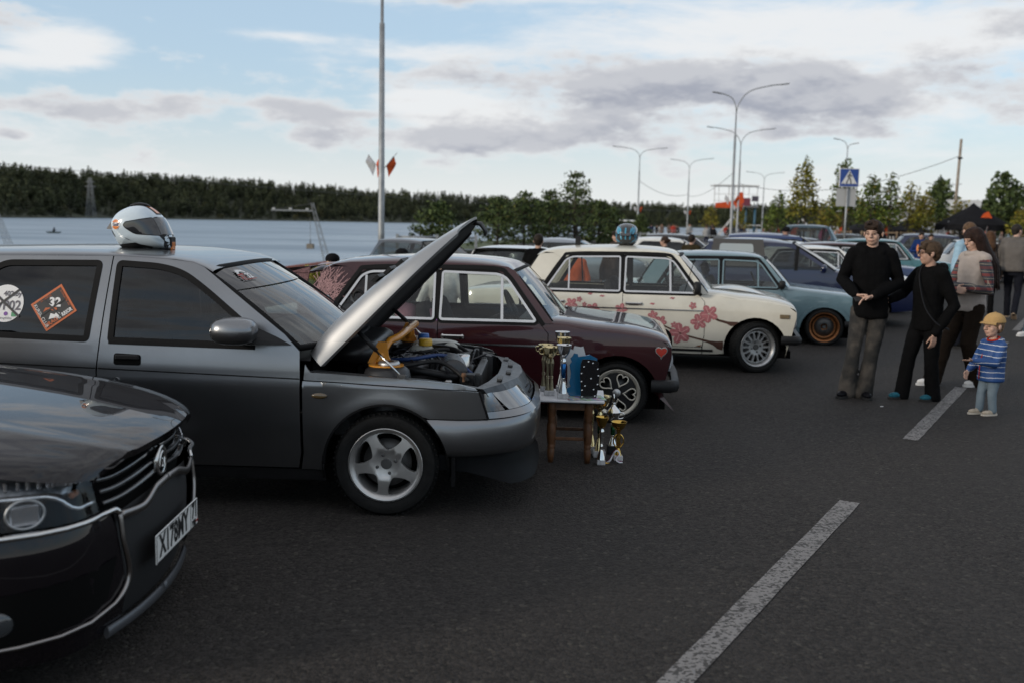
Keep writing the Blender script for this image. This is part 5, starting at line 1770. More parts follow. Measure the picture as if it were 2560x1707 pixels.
   b = MB(); b.tube([(.012, r * 1.0 * math.cos(a_), r * .82 * math.sin(a_)) for a_ in lin(0, 2 * PI, 25)[:-1]], .005, 6, closed=True); b.build('projector_bezel', M_ALU, o_)
  dl = MB()
  cv = crv([(sg - .95, .716), (sg - .6, .712), (sg - .26, .706), (sg - .20, .690), (sg - .14, .652), (sg - .10, .642), (sg - .02, .640)])
  dl.tube([pt(*cv(u), -.020, s) for u in lin(0, 1, 30)], .0075, 8)
  dl.build('light_guide', mat('light_guide', (.80, .82, .85), .2, .8), t)
  ic = MB()
  c2 = crv([(sg - .42, .744), (sg - .16, .735), (sg - .02, .718)])
  for q in range(14):
   p = pt(*c2(q / 13), -.040, s)
   ic.box(p, (.014, .022, .032), bev=.004)
  ic.build('indicator_reflector', mat('reflector_cell', (.6, .61, .64), .15, .8), t)
  p = pt(sg - .085, .685, -.035, s)
  MB().box(p, (.02, .05, .022), bev=.006).build('indicator_bulb', mat('amber_dim', (.30, .12, .05), .3), t)
  # grille half: dark field with curved bars
  band('grille_field', s, ln((sg + .01, .585), (SE, .53)), ln((sg + .035, .735), (SE, .765)), M_UNDER, -.045, 16, 6)
  for q in range(3):
   g_ = MB()
   c3_ = crv([(sg + .01, .625 + .04 * q), (sg + .12, .622 + .038 * q), (SE, .645 + .036 * q)])
   g_.tube([pt(*c3_(u), -.022, s) for u in lin(0, 1, 18)], .0105, 8, flat=1.6)
   g_.build('grille_bar', mat('gloss_black', (.012, .012, .013), .12, 0, coat=1.0), t)
  # the chrome X: from under the lamp to the centre, and down the bumper corner
  ch = MB()
  c4_ = crv([(.42, .592), (.60, .600), (sg - .12, .603), (sg + .03, .602), (sg + .055, .585)])
  ch.tube([pt(*c4_(u), .012, s) for u in lin(0, 1, 30)], [.004] * 2 + [.011] * 26 + [.010] * 2, 8)
  ch.build('chrome_strip', M_CHROME, t)
  ch = MB()
  c5_ = crv([(sg + .055, .585), (sg + .055, .50), (sl - .02, .36), (sl - .10, .27), (.66, .225), (.44, .205)])
  ch.tube([pt(*c5_(u), .008, s) for u in lin(0, 1, 36)], [.010] * 20 + [.008] * 16, 8)
  ch.build('chrome_strip', mat('satin_chrome', (.30, .28, .27), .3, 1.0), t)
  ch = MB()
  c6_ = crv([(sg + .06, .575), (sg + .20, .565), (SE - .12, .600), (SE, .606)])
  ch.tube([pt(*c6_(u), .008, s) for u in lin(0, 1, 24)], [.016] * 24, 8, flat=.6)
  ch.build('grille_frame', mat('satin_chrome', (.30, .28, .27), .3, 1.0), t)
  band('bumper_centre', s, crv([(sl, .165), (SE - .2, .17), (SE, .17)]), crv([(sg + .06, .575), (SE - .2, .59), (SE, .597)]), mat('matt_black', (.010, .010, .011), .7), -.02, 12, 8)
  lip = MB()
  c7_ = crv([(sl - .10, .16), (sl + .1, .155), (SE, .155)])
  lip.tube([pt(*c7_(u), .012, s) for u in lin(0, 1, 16)], .022, 8, flat=.5)
  lip.build('chin_spoiler', mat('chin_grey', (.10, .105, .115), .3, .4), t)
  fg = MB()
  p = pt(sg - .42, .33, .004, s)
  fg.lathe([(0, .008), (.03, .006), (.045, -.004), (.05, -.02)], 20, 'X')
  fg.build('fog_lamp', mat('dark_lens', (.05, .055, .06), .05, .2, coat=1.0), t, p, (0, 0, math.atan2(along(sg - .42)[3] * (1 if s < 0 else -1), along(sg - .42)[2])))
  band('fog_recess', s, crv([(sg - .62, .25), (sg - .42, .24), (sl - .14, .30)]), crv([(sg - .64, .36), (sg - .42, .42), (sl - .09, .44)]), M_UNDER, .003, 12, 5)
 # badge
 bd = MB()
 bd.lathe([(.046, .004), (.056, .010), (.062, .004), (.062, -.01)], 28, 'X', sq=(.86, 1.0))
 bd.build('badge_ring', M_CHROME, t, pt(SE, .672, .004))
 MB().lathe([(0, .002), (.048, .002), (.05, -.01)], 28, 'X', sq=(.86, 1.0)).build('badge_field', M_BLACK, t, pt(SE, .672, .0))
 bm_ = MB()
 bm_.tube(smoothline([(0, -.028, -.022), (0, -.02, .02), (0, .006, .034), (0, .028, .016), (0, .02, -.014), (0, -.004, -.026)], 5), .006, 6)
 bm_.tube([(0, -.012, .012), (0, .006, .002), (0, .010, -.028)], .0055, 6)
 bm_.build('badge_emblem', M_CHROME, t, pt(SE, .672, .008))
 pl = plate(t, pt(SE, .395, .022), 0, 'X178MY', region='71')
 # rest of the car, outside the frame: wing sides, cabin, wheels
 body = [(-3.1, .25), (-2.45, .25)] + arch_pts(-2.635, .32, .36, -10, 190, 16) + [(-3.55, .35), (-3.57, .95), (-.75, .96), (-.36, .915), (-.35, .60), (-.355, .40)] + arch_pts(0, .32, .36, 168, 190, 4) + [(-.42, .22), (-2.2, .22)]
 body = [(-2.27, .22), (-2.27, .30)] + arch_pts(-2.635, .32, .365, 5, 175, 16) + [(-3.1, .30), (-3.55, .35), (-3.57, .95), (-.75, .96), (-.36, .905)] + arch_pts(0, .32, .365, 172, 184, 3) + [(-.40, .22)]
 for s in (-1, 1):
  sheet(MB(), body, Y, s, (), step=.09).build('body_side', P_DARK, t)
  sheet(MB(), [(-.36, .62), (-.36, .905), (-.1, .88), (.05, .80), (.2, .66)] + arch_pts(0, .32, .365, 50, 168, 10), Y, s, (), step=.05, off=-.012).build('wing_side', P_DARK, t)
  sheet(MB(), [(-3.2, .97), (-.95, .97), (-1.65, 1.40), (-2.7, 1.40)], lambda x, z: W - .05 - .4 * (z - .96), s, (), step=.1).build('side_window', G_DARK, t)
  for xa in (0, -2.635): make_wheel('steel', t, xa, s * .765, s, .315, .21, .19)
 rf = MB()
 loft(rf, lin(-3.1, -1.25, 12), lambda x: .66, lambda x: 1.40, lambda x: 1.40 + .09 * math.sin(PI * (x + 3.3) / 2.3), 3.4, 1.9, k=12)
 rf.build('roof', P_DARK, t)
 screen(t, 'windscreen', G_TINT, (-.72, .97), (-1.40, 1.42), W - .10, W - .22, .16, .06, .016)
 screen(t, 'rear_window', G_DARK, (-3.45, 1.0), (-2.95, 1.40), W - .12, W - .22, .06, .05, .016, sgn=-1)
 MB().box((-3.35, 0, .72), (.5, 1.6, .5), bev=.1).build('boot', P_DARK, t)
 MB().box((-1.4, 0, .26), (3.9, 1.45, .14)).build('floor_pan', M_UNDER, t)
 MB().box((.05, 0, .50), (1.0, 1.0, .45)).build('engine_block', M_UNDER, t)
 return t
saloon = build_saloon()
# ------------------------------------------------------------------ people
def remesh_obj(mb, name, material, parent, voxel, smooth=6, wrinkle=0.0, wscale=.12, sfac=.5):
 """union of closed pieces grown into one continuous surface"""
 me = bpy.data.meshes.new(name)
 me.from_pydata(mb.v, [], mb.f)
 tmp = bpy.data.objects.new('tmp', me)
 TS.collection.objects.link(tmp)
 r = tmp.modifiers.new('r', 'REMESH'); r.mode = 'VOXEL'; r.voxel_size = voxel; r.use_smooth_shade = True
 if smooth:
  s = tmp.modifiers.new('s', 'SMOOTH'); s.iterations = smooth; s.factor = sfac
 if wrinkle:
  tx = bpy.data.textures.get('cloth_folds_%.2f' % wscale) or bpy.data.textures.new('cloth_folds_%.2f' % wscale, 'CLOUDS')
  tx.noise_scale = wscale; tx.noise_depth = 2
  d = tmp.modifiers.new('d', 'DISPLACE'); d.texture = tx; d.strength = wrinkle; d.mid_level = .5; d.texture_coords = 'LOCAL'
 TS.view_layers[0].update()
 dg = TS.view_layers[0].depsgraph
 nm = bpy.data.meshes.new_from_object(tmp.evaluated_get(dg))
 bpy.data.objects.remove(tmp); bpy.data.meshes.remove(me)
 nm.name = name
 nm.materials.clear(); nm.materials.append(material)
 nm.polygons.foreach_set('use_smooth', [True] * len(nm.polygons))
 o = bpy.data.objects.new(name, nm)
 C.objects.link(o)
 o.parent = parent
 return o
def chain(mb, pts, rad, n=12, M=None, flat=None):
 mb.tube(pts, rad, n, M, flat=flat)
 for p, r in ((pts[0], rad[0]), (pts[-1], rad[-1])): mb.ell(p, (r, r, r), M, n)
 return mb
def rings(mb, secs, M=None, n=20, p=2.3):
 """stack of flat superellipse rings: (cx, cy, z, rx, ry)"""
 vs, fs = [], []
 for cx, cy, z, rx, ry in secs:
  for j in range(n):
   a = 2 * PI * j / n
   c, s = math.cos(a), math.sin(a)
   vs.append((cx + rx * math.copysign(abs(c) ** (2 / p), c), cy + ry * math.copysign(abs(s) ** (2 / p), s), z))
 for i in range(len(secs) - 1):
  for j in range(n): fs.append((i * n + j, i * n + (j + 1) % n, (i + 1) * n + (j + 1) % n, (i + 1) * n + j))
 fs.append(list(range(n))[::-1]); fs.append([(len(secs) - 1) * n + j for j in range(n)])
 mb.add(vs, fs, True, 0, M)
 return mb
def hand_geo(mb, wrist, fwd, palm, thumb, s=1.0, curl=.5):
 """palm and five fingers; fwd: fingers point, palm: palm normal, thumb: side of the thumb"""
 w, f, p = Vector(wrist), Vector(fwd).normalized(), Vector(palm).normalized()
 t = Vector(thumb); t = (t - f * t.dot(f)).normalized(); p = (p - f * p.dot(f) - t * p.dot(t)).normalized()
 for k in range(4):
  o = (k - 1.5) * -.019 * s
  chain(mb, [w + t * o * .6 + f * .01 * s, w + t * o + f * .085 * s], [.014 * s, .0125 * s], 8)
 ln = [.072, .080, .074, .058]
 for k in range(4):
  o = (1.5 - k) * .0205 * s
  b = w + t * o + f * .088 * s
  d = f.copy()
  pts = [b]
  for q in range(3):
   a = curl * (.55 if q == 0 else .8)
   d = (d * math.cos(a) + p * math.sin(a)).normalized()
   pts.append(pts[-1] + d * ln[k] * s * (.45, .32, .23)[q])
  chain(mb, pts, [.0095 * s, .009 * s, .0085 * s, .007 * s], 7)
 b = w + t * .022 * s + f * .028 * s
 d1 = (f * .6 + t * .75 + p * .2).normalized(); d2 = (f * .9 + t * .25 + p * .35).normalized()
 chain(mb, [b, b + d1 * .036 * s, b + d1 * .036 * s + d2 * .034 * s, b + d1 * .036 * s + d2 * .058 * s], [.013 * s, .0115 * s, .010 * s, .008 * s], 7)
def skin_mat(name, c):
 return mat(name, c, .5, var=.10, vscale=14, spec=.35)
SK1 = skin_mat('skin_fair', (.42, .255, .19))
SK2 = skin_mat('skin_light', (.46, .29, .22))
def cloth(name, c, var=.15, vs=9, bump=.35, bs=60, rough=.9): return mat(name, c, rough, var=var, vscale=vs, bump=bump, bscale=bs, spec=.06)
def person(name, label, loc, rz, H, outfit, pose=None, skin=None, hair=('short', (.03, .018, .012)), vox=.008, group=None, cat='person', face=True, shoes=(.01, .01, .01)):
 """standing figure, local x forward, y left. pose in fractions of the height"""
 P = dict(lfoot=(0, .06), rfoot=(0, -.06), lknee=None, rknee=None, hip=(0, 0), lean=(0, 0), yaw=0, lelb=(.0, .155, .64), relb=(0, -.155, .64), lwr=(.03, .15, .50), rwr=(.03, -.15, .50),
             lh=((.1, 0, -1), (0, -1, 0), (1, 0, 0)), rh=((.1, 0, -1), (0, 1, 0), (1, 0, 0)), hyaw=0, hpitch=0, lcurl=.45, rcurl=.45, fat=1.0, head=1.0, lft=0, rft=0, sleeve=1.0, hipz=.505, nbz=.835, sw=.098)
 P.update(pose or {})
 t = thing(name, label, cat, loc, rz, group)
 O = outfit
 skin = skin or SK1
 F = P['fat']
 s = lambda *a: Vector(a) * H
 hx, hy = P['hip']; lx, ly = P['lean']
 hz, nz = P['hipz'], P['nbz']
 zf = lambda f: hz + (nz - hz) * f
 hipL, hipR = s(hx, hy + .052, hz), s(hx, hy - .052, hz)
 fl, fr = P['lfoot'], P['rfoot']
 def ft(f): return s(f[0], f[1], (f[2] if len(f) > 2 else 0) + .045)
 aL, aR = ft(fl), ft(fr)
 kL = s(*P['lknee']) if P['lknee'] else (hipL * .46 + aL * .54) + s(.018, 0, 0)
 kR = s(*P['rknee']) if P['rknee'] else (hipR * .46 + aR * .54) + s(.018, 0, 0)
 ch = s(hx + lx * .7, hy + ly * .7, zf(.68)); nb = s(hx + lx, hy + ly, nz)
 cy, sy = math.cos(R(P['yaw'])), math.sin(R(P['yaw']))
 sw = P['sw']
 shL = nb + s(-sw * sy - .005, sw * cy, -.025); shR = nb + s(sw * sy - .005, -sw * cy, -.025)
 eL, eR, wL, wR = s(*P['lelb']), s(*P['relb']), s(*P['lwr']), s(*P['rwr'])
 hd = nb + s(.012, 0, .088 * P['head'])
 Mh = Matrix.Translation(hd) @ Matrix.Rotation(R(P['hyaw']), 4, 'Z') @ Matrix.Rotation(R(P['hpitch']), 4, 'Y')
 q = H * .1 * P['head']                                     # head unit: about .66 of the head height
 # ---- the body, one surface
 b = MB()
 b.ell((-.06 * q, 0, .22 * q), (.72 * q * .78, .56 * q * .82, .66 * q * .78), Mh, 16)
 b.ell((.0, 0, .15 * q), (.62 * q * .8, .50 * q * .84, .60 * q * .8), Mh, 16)
 b.ell((.14 * q, 0, -.22 * q), (.34 * q, .36 * q, .38 * q), Mh, 14)
 b.ell((.28 * q, 0, -.45 * q), (.18 * q, .20 * q, .14 * q), Mh, 10)
 b.ell((.46 * q, 0, .15 * q), (.10 * q, .34 * q, .09 * q), Mh, 10)
 chain(b, [(.50 * q, 0, .10 * q), (.60 * q, 0, -.10 * q)], [.055 * q, .085 * q], 8, Mh)
 for sg in (-1, 1):
  b.ell((.31 * q, sg * .23 * q, -.12 * q), (.15 * q, .15 * q, .18 * q), Mh, 8)
  b.ell((.56 * q, sg * .07 * q, -.115 * q), (.06 * q, .06 * q, .05 * q), Mh, 8)
  b.ell((-.04 * q, sg * .50 * q, .0), (.11 * q, .05 * q, .17 * q), Mh, 10, rot=Matrix.Rotation(R(-14), 3, 'Y'))
 b.ell((.47 * q, 0, -.27 * q), (.07 * q, .17 * q, .045 * q), Mh, 8)
 b.ell((.455 * q, 0, -.345 * q), (.07 * q, .14 * q, .045 * q), Mh, 8)
 neckr = .030 * H
 chain(b, [nb - s(.005, 0, .03), hd + s(-.008, 0, -.03)], [neckr * 1.15, neckr], 12)
 rings(b, [(p.x, p.y, p.z, a * H * F, c * H * F) for p, a, c in ((s(hx, hy, zf(-.1)), .055, .085), (s(hx, hy, zf(.1)), .06, .09), (s(hx + lx * .3, hy + ly * .3, zf(.35)), .055, .075), (ch, .065, .095), (nb - s(0, 0, .03), .045, .09), (nb, .03, .05))])
 for sh, e, w in ((shL, eL, wL), (shR, eR, wR)): chain(b, [sh, e, w], [.030 * H, .024 * H, .016 * H], 10)
 for hp, k, a in ((hipL, kL, aL), (hipR, kR, aR)): chain(b, [hp, k, a], [.046 * H, .033 * H, .022 * H], 10)
 hs = H / 1.72 * (1.12 if H < 1.2 else 1)
 for w, (fw, pm, th), cu in ((wL, P['lh'], P['lcurl']), (wR, P['rh'], P['rcurl'])): hand_geo(b, w, fw, pm, th, hs, cu)
 remesh_obj(b, 'body', skin, t, vox * .72, 2)
 # ---- face
 if face:
  for sg in (-1, 1):
   e = MB(); e.ell((.475 * q, sg * .20 * q, .045 * q), (.045 * q, .066 * q, .024 * q), Mh, 10)
   e.build('eye', mat('eye_white', (.22, .19, .17), .4), t)
   e = MB(); e.ell((.512 * q, sg * .20 * q, .045 * q), (.012 * q, .040 * q, .026 * q), Mh, 10)
   e.build('iris', mat('iris_dark', (.02, .015, .012), .2), t)
   e = MB(); e.tube([Mh @ Vector((.475 * q, sg * .31 * q, .15 * q)), Mh @ Vector((.525 * q, sg * .2 * q, .185 * q)), Mh @ Vector((.545 * q, sg * .09 * q, .165 * q))], [.009 * q, .020 * q, .018 * q], 6)
   e.build('eyebrow', mat('brow_brown', (.035, .022, .015), .9), t)
  e = MB(); e.tube([Mh @ Vector((.48 * q, -.15 * q, -.315 * q)), Mh @ Vector((.535 * q, 0, -.305 * q)), Mh @ Vector((.48 * q, .15 * q, -.315 * q))], [.010 * q, .022 * q, .010 * q], 6)
  e.build('lips', mat('lip_rose', (.30, .11, .09), .5), t)
 # ---- hair
 style, hc = hair
 hm_ = mat('hair_%d_%d' % (int(hc[0] * 1e4), int(hc[1] * 1e4)), hc, .6, var=.35, vscale=30, bump=.8, bscale=55, spec=.15)
 h = MB()
 if style in ('short', 'crop'):
  g = 1.05 if style == 'short' else 1.02
  h.ell((-.10 * q, 0, .27 * q), (.62 * q * g * .93, .52 * q * g * .95, .58 * q * g * .9), Mh, 16)
  h.ell((-.32 * q, 0, .02 * q), (.28 * q * g, .40 * q * g, .42 * q * g), Mh, 12)
  if style == 'short':
   rn = random.Random(int(H * 1000))
   for k in range(34):
    u, yy = rn.uniform(-.15, .48), rn.uniform(-.40, .40)
    z0 = .27 + .52 * math.sqrt(max(.02, 1 - (u / .62) ** 2 - (yy / .52) ** 2))
    d = Vector((rn.uniform(.10, .30), rn.uniform(-.12, .12), rn.uniform(-.04, .10)))
    chain(h, [(u * q, yy * q, (z0 - .06) * q), ((u + d.x * .6) * q, (yy + d.y * .6) * q, (z0 + .0 + d.z * .6) * q), ((u + d.x * 1.2) * q, (yy + d.y) * q, (z0 - .10 + d.z * .6) * q)], [.075 * q, .055 * q, .015 * q], 6, Mh)
   for k in range(9):
    yy = -.36 + .72 * k / 8
    chain(h, [(.34 * q, yy * q * .9, .58 * q), (.49 * q, (yy + rn.uniform(-.05, .05)) * q, .46 * q), (.53 * q, (yy + rn.uniform(-.06, .06)) * q, (.33 + rn.uniform(-.05, .05)) * q)], [.10 * q, .065 * q, .02 * q], 6, Mh)
   for sg in (-1, 1): chain(h, [(-.02 * q, sg * .42 * q, .42 * q), (.06 * q, sg * .465 * q, .14 * q)], [.08 * q, .035 * q], 6, Mh)
 elif style == 'long':
  h.ell((-.10 * q, 0, .25 * q), (.64 * q, .56 * q, .60 * q), Mh, 16)
  L = P.get('hairlen', 2.6)
  for k in range(15):
   a = R(70 + 220 * k / 14)
   x0, y0 = -.10 * q + .50 * q * math.cos(a), .52 * q * math.sin(a)
   pts = [(x0 * .6, y0 * .6, .62 * q), (x0, y0, .20 * q), (x0 * 1.25 - .05 * q, y0 * 1.04, -.5 * q), (x0 * 1.6 - .40 * q, y0 * 1.1, -.5 * q - L * .4 * q), (x0 * 1.6 - .42 * q, y0 * .9, -.4 * q - L * q)]
   chain(h, pts, [.14 * q, .16 * q, .17 * q, .15 * q, .05 * q], 7, Mh)
  for sg in (-1, 1): chain(h, [(.25 * q, sg * .10 * q, .70 * q), (.34 * q, sg * .34 * q, .44 * q), (.18 * q, sg * .52 * q, .0 * q), (.08 * q, sg * .50 * q, -.6 * q)], [.10 * q, .11 * q, .12 * q, .10 * q], 7, Mh)
 elif style == 'bun':
  h.ell((-.08 * q, 0, .25 * q), (.60 * q, .53 * q, .56 * q), Mh, 14)
  h.ell((-.74 * q, 0, .20 * q), (.22 * q, .22 * q, .22 * q), Mh, 10)
 if style != 'none':
  remesh_obj(h, 'hair', hm_, t, vox * .8, 3, .006 if vox < .01 else 0, .02)
 if 'cap' in O:
  cm = cloth('cap_%d' % int(O['cap'][0] * 1000), O['cap'], .08, 20, .2, 90)
  c = MB()
  vs, fs = [], []
  n = 24; m = 9
  for i in range(m + 1):
   th = PI / 2 * i / m
   for j in range(n):
    a = 2 * PI * j / n
    vs.append((-.06 * q + .66 * q * math.sin(th) * math.cos(a), .57 * q * math.sin(th) * math.sin(a), .30 * q + .56 * q * math.cos(th)))
  for i in range(m):
   for j in range(n): fs.append((i * n + j, (i + 1) * n + j, (i + 1) * n + (j + 1) % n, i * n + (j + 1) % n))
  c.add(vs, fs, True, 0, Mh)
  co = c.build('cap', cm, t)
  bm = MB()
  def BR(i, j):
   u = i / 6; a = R(-62 + 124 * j / 14)
   r = 1 + .52 * u * (math.cos(a * 1.25) if abs(a) < 1.2 else 0)
   return Mh @ Vector((-.06 * q + .66 * q * r * math.cos(a), .57 * q * (1 + .04 * u) * math.sin(a), .32 * q - .07 * q * u * u - .10 * q * math.sin(a) ** 2 * u))
  bm.grid(BR, 7, 15)
  bm.grid(lambda i, j: Vector(BR(i, j)) - Vector((0, 0, .02 * q)), 7, 15, flip=True)
  bm.build('cap_peak', cm, co)
  MB().ell((-.06 * q, 0, .87 * q), (.05 * q, .05 * q, .03 * q), Mh, 8).build('cap_button', cm, co)
 if 'hat' in O:
  c = MB()
  c.ell((-.08 * q, 0, .38 * q), (.70 * q, .62 * q, .50 * q), Mh, 16)
  c.ell((-.08 * q, 0, .20 * q), (.68 * q, .60 * q, .22 * q), Mh, 16)
  remesh_obj(c, 'knit_hat', cloth('hat_black', (.008, .008, .009)), t, vox * 1.2, 3)
 # ---- top
 tr = O.get('toplen', .46)
 lo = O.get('loose', 1.0) * F
 tb = MB()
 rings(tb, [(hx * H, hy * H, tr * H, .078 * H * lo, .094 * H * lo), (hx * H, hy * H, (tr + .015) * H, .082 * H * lo, .102 * H * lo), (s(hx + lx * .3, 0, 0).x, s(0, hy + ly * .3, 0).y, zf(.3) * H, .080 * H * lo, .096 * H * lo),
               (ch.x, ch.y, zf(.6) * H, .084 * H * lo, .104 * H * lo), (ch.x, ch.y, zf(.78) * H, .078 * H * lo, .103 * H * lo), (nb.x * .8 + ch.x * .2, nb.y * .8 + ch.y * .2, zf(.93) * H, .062 * H * lo, .092 * H * (lo * .5 + .5)), (nb.x, nb.y, zf(1.0) * H, .040 * H, .060 * H)])
 chain(tb, [shL, (shL + shR) / 2 + s(0, 0, .012), shR], [.041 * H * (lo * .5 + .5), .048 * H, .041 * H * (lo * .5 + .5)], 14)
 if O.get('sleeves', True):
  for sh, e, w in ((shL, eL, wL), (shR, eR, wR)):
   sw_ = O.get('sleeve_r', 1.0)
   w2 = e.lerp(w, O.get('sleeve_len', .96))
   if O.get('sleeve_sep'): continue
   chain(tb, [sh, sh.lerp(e, .5), e, e.lerp(w2, .6), w2], [.040 * H, .038 * H * sw_, .035 * H * sw_, .032 * H * sw_, .026 * H], 12)
 if O.get('hood'):
  chain(tb, [nb + s(.035, .045, -.015), nb + s(-.02, .066, .012), nb + s(-.06, .04, .012), nb + s(-.075, 0, .0), nb + s(-.06, -.04, .012), nb + s(-.02, -.066, .012), nb + s(.035, -.045, -.015)], [.022 * H, .030 * H, .036 * H, .040 * H, .036 * H, .030 * H, .022 * H], 10)
  chain(tb, [nb + s(-.07, 0, -.01), nb + s(-.085, 0, -.07)], [.045 * H, .028 * H], 10)
 if O.get('collar'):
  tb.tube([nb + s(.040 * math.cos(R(a)) + .0, .046 * math.sin(R(a)), .012 + .008 * math.cos(R(a + 180))) for a in range(0, 360, 24)], .016 * H * O['collar'], 8, closed=True)
 to = remesh_obj(tb, O.get('topname', 'hoodie'), O['top'], t, vox, 4, O.get('wr', .014) * H / 1.7, .10)
 if O.get('sleeve_sep'):
  for sh, e, w in ((shL, eL, wL), (shR, eR, wR)):
   tb = MB()
   chain(tb, [sh, sh.lerp(e, .5), e, e.lerp(w, .6), w], [.036 * H, .036 * H, .035 * H, .031 * H, .025 * H], 12)
   remesh_obj(tb, 'sleeve', O['sleeve_sep'], t, vox, 4, .014, .08)
 # ---- trousers
 pw = O.get('leg_r', (1.0, 1.0, 1.0))
 lb = MB()
 rings(lb, [(hx * H, hy * H, zf(-.15) * H, .058 * H * F, .082 * H * F), (hx * H, hy * H, zf(0) * H, .066 * H * F, .088 * H * F), (hx * H, hy * H, zf(.17) * H, .064 * H * F, .086 * H * F), (hx * H, hy * H, zf(.24) * H, .062 * H * F, .088 * H * F)])
 for hp, k, a in ((hipL, kL, aL), (hipR, kR, aR)):
  hem = a + s(0, 0, O.get('hem', -.012))
  chain(lb, [hp + s(0, 0, -.01), hp.lerp(k, .5), k, k.lerp(hem, .55), hem], [.049 * H * pw[0] * F, .045 * H * pw[0], .036 * H * pw[1], .034 * H * (pw[1] + pw[2]) / 2, .033 * H * pw[2]], 14)
 remesh_obj(lb, 'trousers', O['legs'], t, vox, 4, O.get('lwr', .014) * H / 1.7, .09)
 # ---- shoes
 sm = O['shoe']
 for a, f, an in ((aL, fl, P['lft']), (aR, fr, P['rft'])):
  zz = (f[2] if len(f) > 2 else 0) * H
  M = Matrix.Translation((a.x, a.y, zz)) @ Matrix.Rotation(R(an), 4, 'Z') @ Matrix.Rotation(R(f[3] if len(f) > 3 else 0), 4, 'Y')
  k = H / 1.72 * (1.2 if H < 1.2 else 1)
  sb = MB()
  sb.ell((.085 * k, 0, .040 * k), (.095 * k, .046 * k, .034 * k), M, 14)
  sb.ell((.0 * k, 0, .050 * k), (.070 * k, .042 * k, .048 * k), M, 14)
  chain(sb, [(-.005 * k, 0, .05 * k), (-.01 * k, 0, .085 * k)], [.040 * k, .038 * k], 10, M)
  so = remesh_obj(sb, 'shoe', sm, t, max(.006, vox * .8), 3)
  sl = MB()
  pts = [(.085 * k + .105 * k * math.cos(R(an_)) if math.cos(R(an_)) > 0 else .0 * k + .080 * k * math.cos(R(an_)), (.050 if math.cos(R(an_)) > 0 else .045) * k * math.sin(R(an_))) for an_ in range(0, 360, 15)]
  sl.prism(pts, .001 * k, .024 * k, 'Z', M, smooth=True)
  sl.build('sole', O.get('sole', mat('sole_black', (.012, .012, .012), .8)), so)
 return t, dict(Mh=Mh, q=q, nb=nb, hd=hd, H=H, wL=wL, wR=wR, eL=eL, eR=eR, shL=shL, shR=shR, top=to)
def denim(name, base, fade):
 """washed denim: fade bleached in soft patches"""
 if name in MATS: return MATS[name]
 m = bpy.data.materials.new(name); m.use_nodes = True
 t = NT(m.node_tree); p = m.node_tree.nodes['Principled BSDF']
 tc = t.n('ShaderNodeTexCoord'); o = tc.outputs['Object']
 n = t.noise(o, 4.0, 4, .5); n2 = t.noise(o, 60, 4, .7)
 c = t.mix(t.smooth(n, .42, .68), base, fade)
 c = t.mix(t.m('MULTIPLY', n2, .3), c, tuple(v * .5 for v in base))
 t.l(c, p.inputs['Base Color']); p.inputs['Roughness'].default_value = .9
 b = t.n('ShaderNodeBump'); b.inputs['Strength'].default_value = .3; b.inputs['Distance'].default_value = .004
 t.l(n2, b.inputs['Height']); t.l(b.outputs[0], p.inputs['Normal'])
 MATS[name] = m
 return m
def plaid_mat():
 m = bpy.data.materials.new('plaid_flannel'); m.use_nodes = True
 t = NT(m.node_tree); p = m.node_tree.nodes['Principled BSDF']
 tc = t.n('ShaderNodeTexCoord')
 sp = t.n('ShaderNodeSeparateXYZ'); t.l(tc.outputs['Object'], sp.inputs[0])
 def bands(v, f, ph, w):
  s = t.m('FRACT', t.m('ADD', t.m('MULTIPLY', v, f), ph))
  return t.smooth(t.m('ABSOLUTE', t.m('SUBTRACT', s, .5)), w, w - .04)
 a, b = sp.outputs[2], t.m('ADD', sp.outputs[0], t.m('MULTIPLY', sp.outputs[1], .6))
 c = t.mix(t.m('MULTIPLY', bands(a, 14, 0, .22), .7), (.045, .05, .06), (.22, .035, .03))
 c = t.mix(t.m('MULTIPLY', bands(b, 14, .2, .20), .6), c, (.02, .022, .03))
 c = t.mix(t.m('MULTIPLY', bands(a, 14, .5, .05), .7), c, (.45, .38, .28))
 c = t.mix(t.m('MULTIPLY', bands(b, 14, .7, .05), .6), c, (.42, .34, .26))
 t.l(c, p.inputs['Base Color']); p.inputs['Roughness'].default_value = .9
 return m
def stripe_mat():
 m = bpy.data.materials.new('striped_jacket'); m.use_nodes = True
 t = NT(m.node_tree); p = m.node_tree.nodes['Principled BSDF']
 tc = t.n('ShaderNodeTexCoord')
 sp = t.n('ShaderNodeSeparateXYZ'); t.l(tc.outputs['Object'], sp.inputs[0])
 n = t.noise(tc.outputs['Object'], 7, 2, .5)
 v = t.m('ADD', t.m('MULTIPLY', sp.outputs[2], 21.0), t.m('MULTIPLY', n, .6))
 s = t.m('ABSOLUTE', t.m('SUBTRACT', t.m('FRACT', v), .5))
 c = t.mix(t.smooth(s, .075, .045), (.012, .055, .19), (.50, .52, .56))
 t.l(c, p.inputs['Base Color']); p.inputs['Roughness'].default_value = .6
 return m
BLACKC = cloth('black_cotton', (.0042, .0042, .0046))
M_WS = cloth('white_leather', (.62, .61, .60), .05, 20, .05, 90, .5)
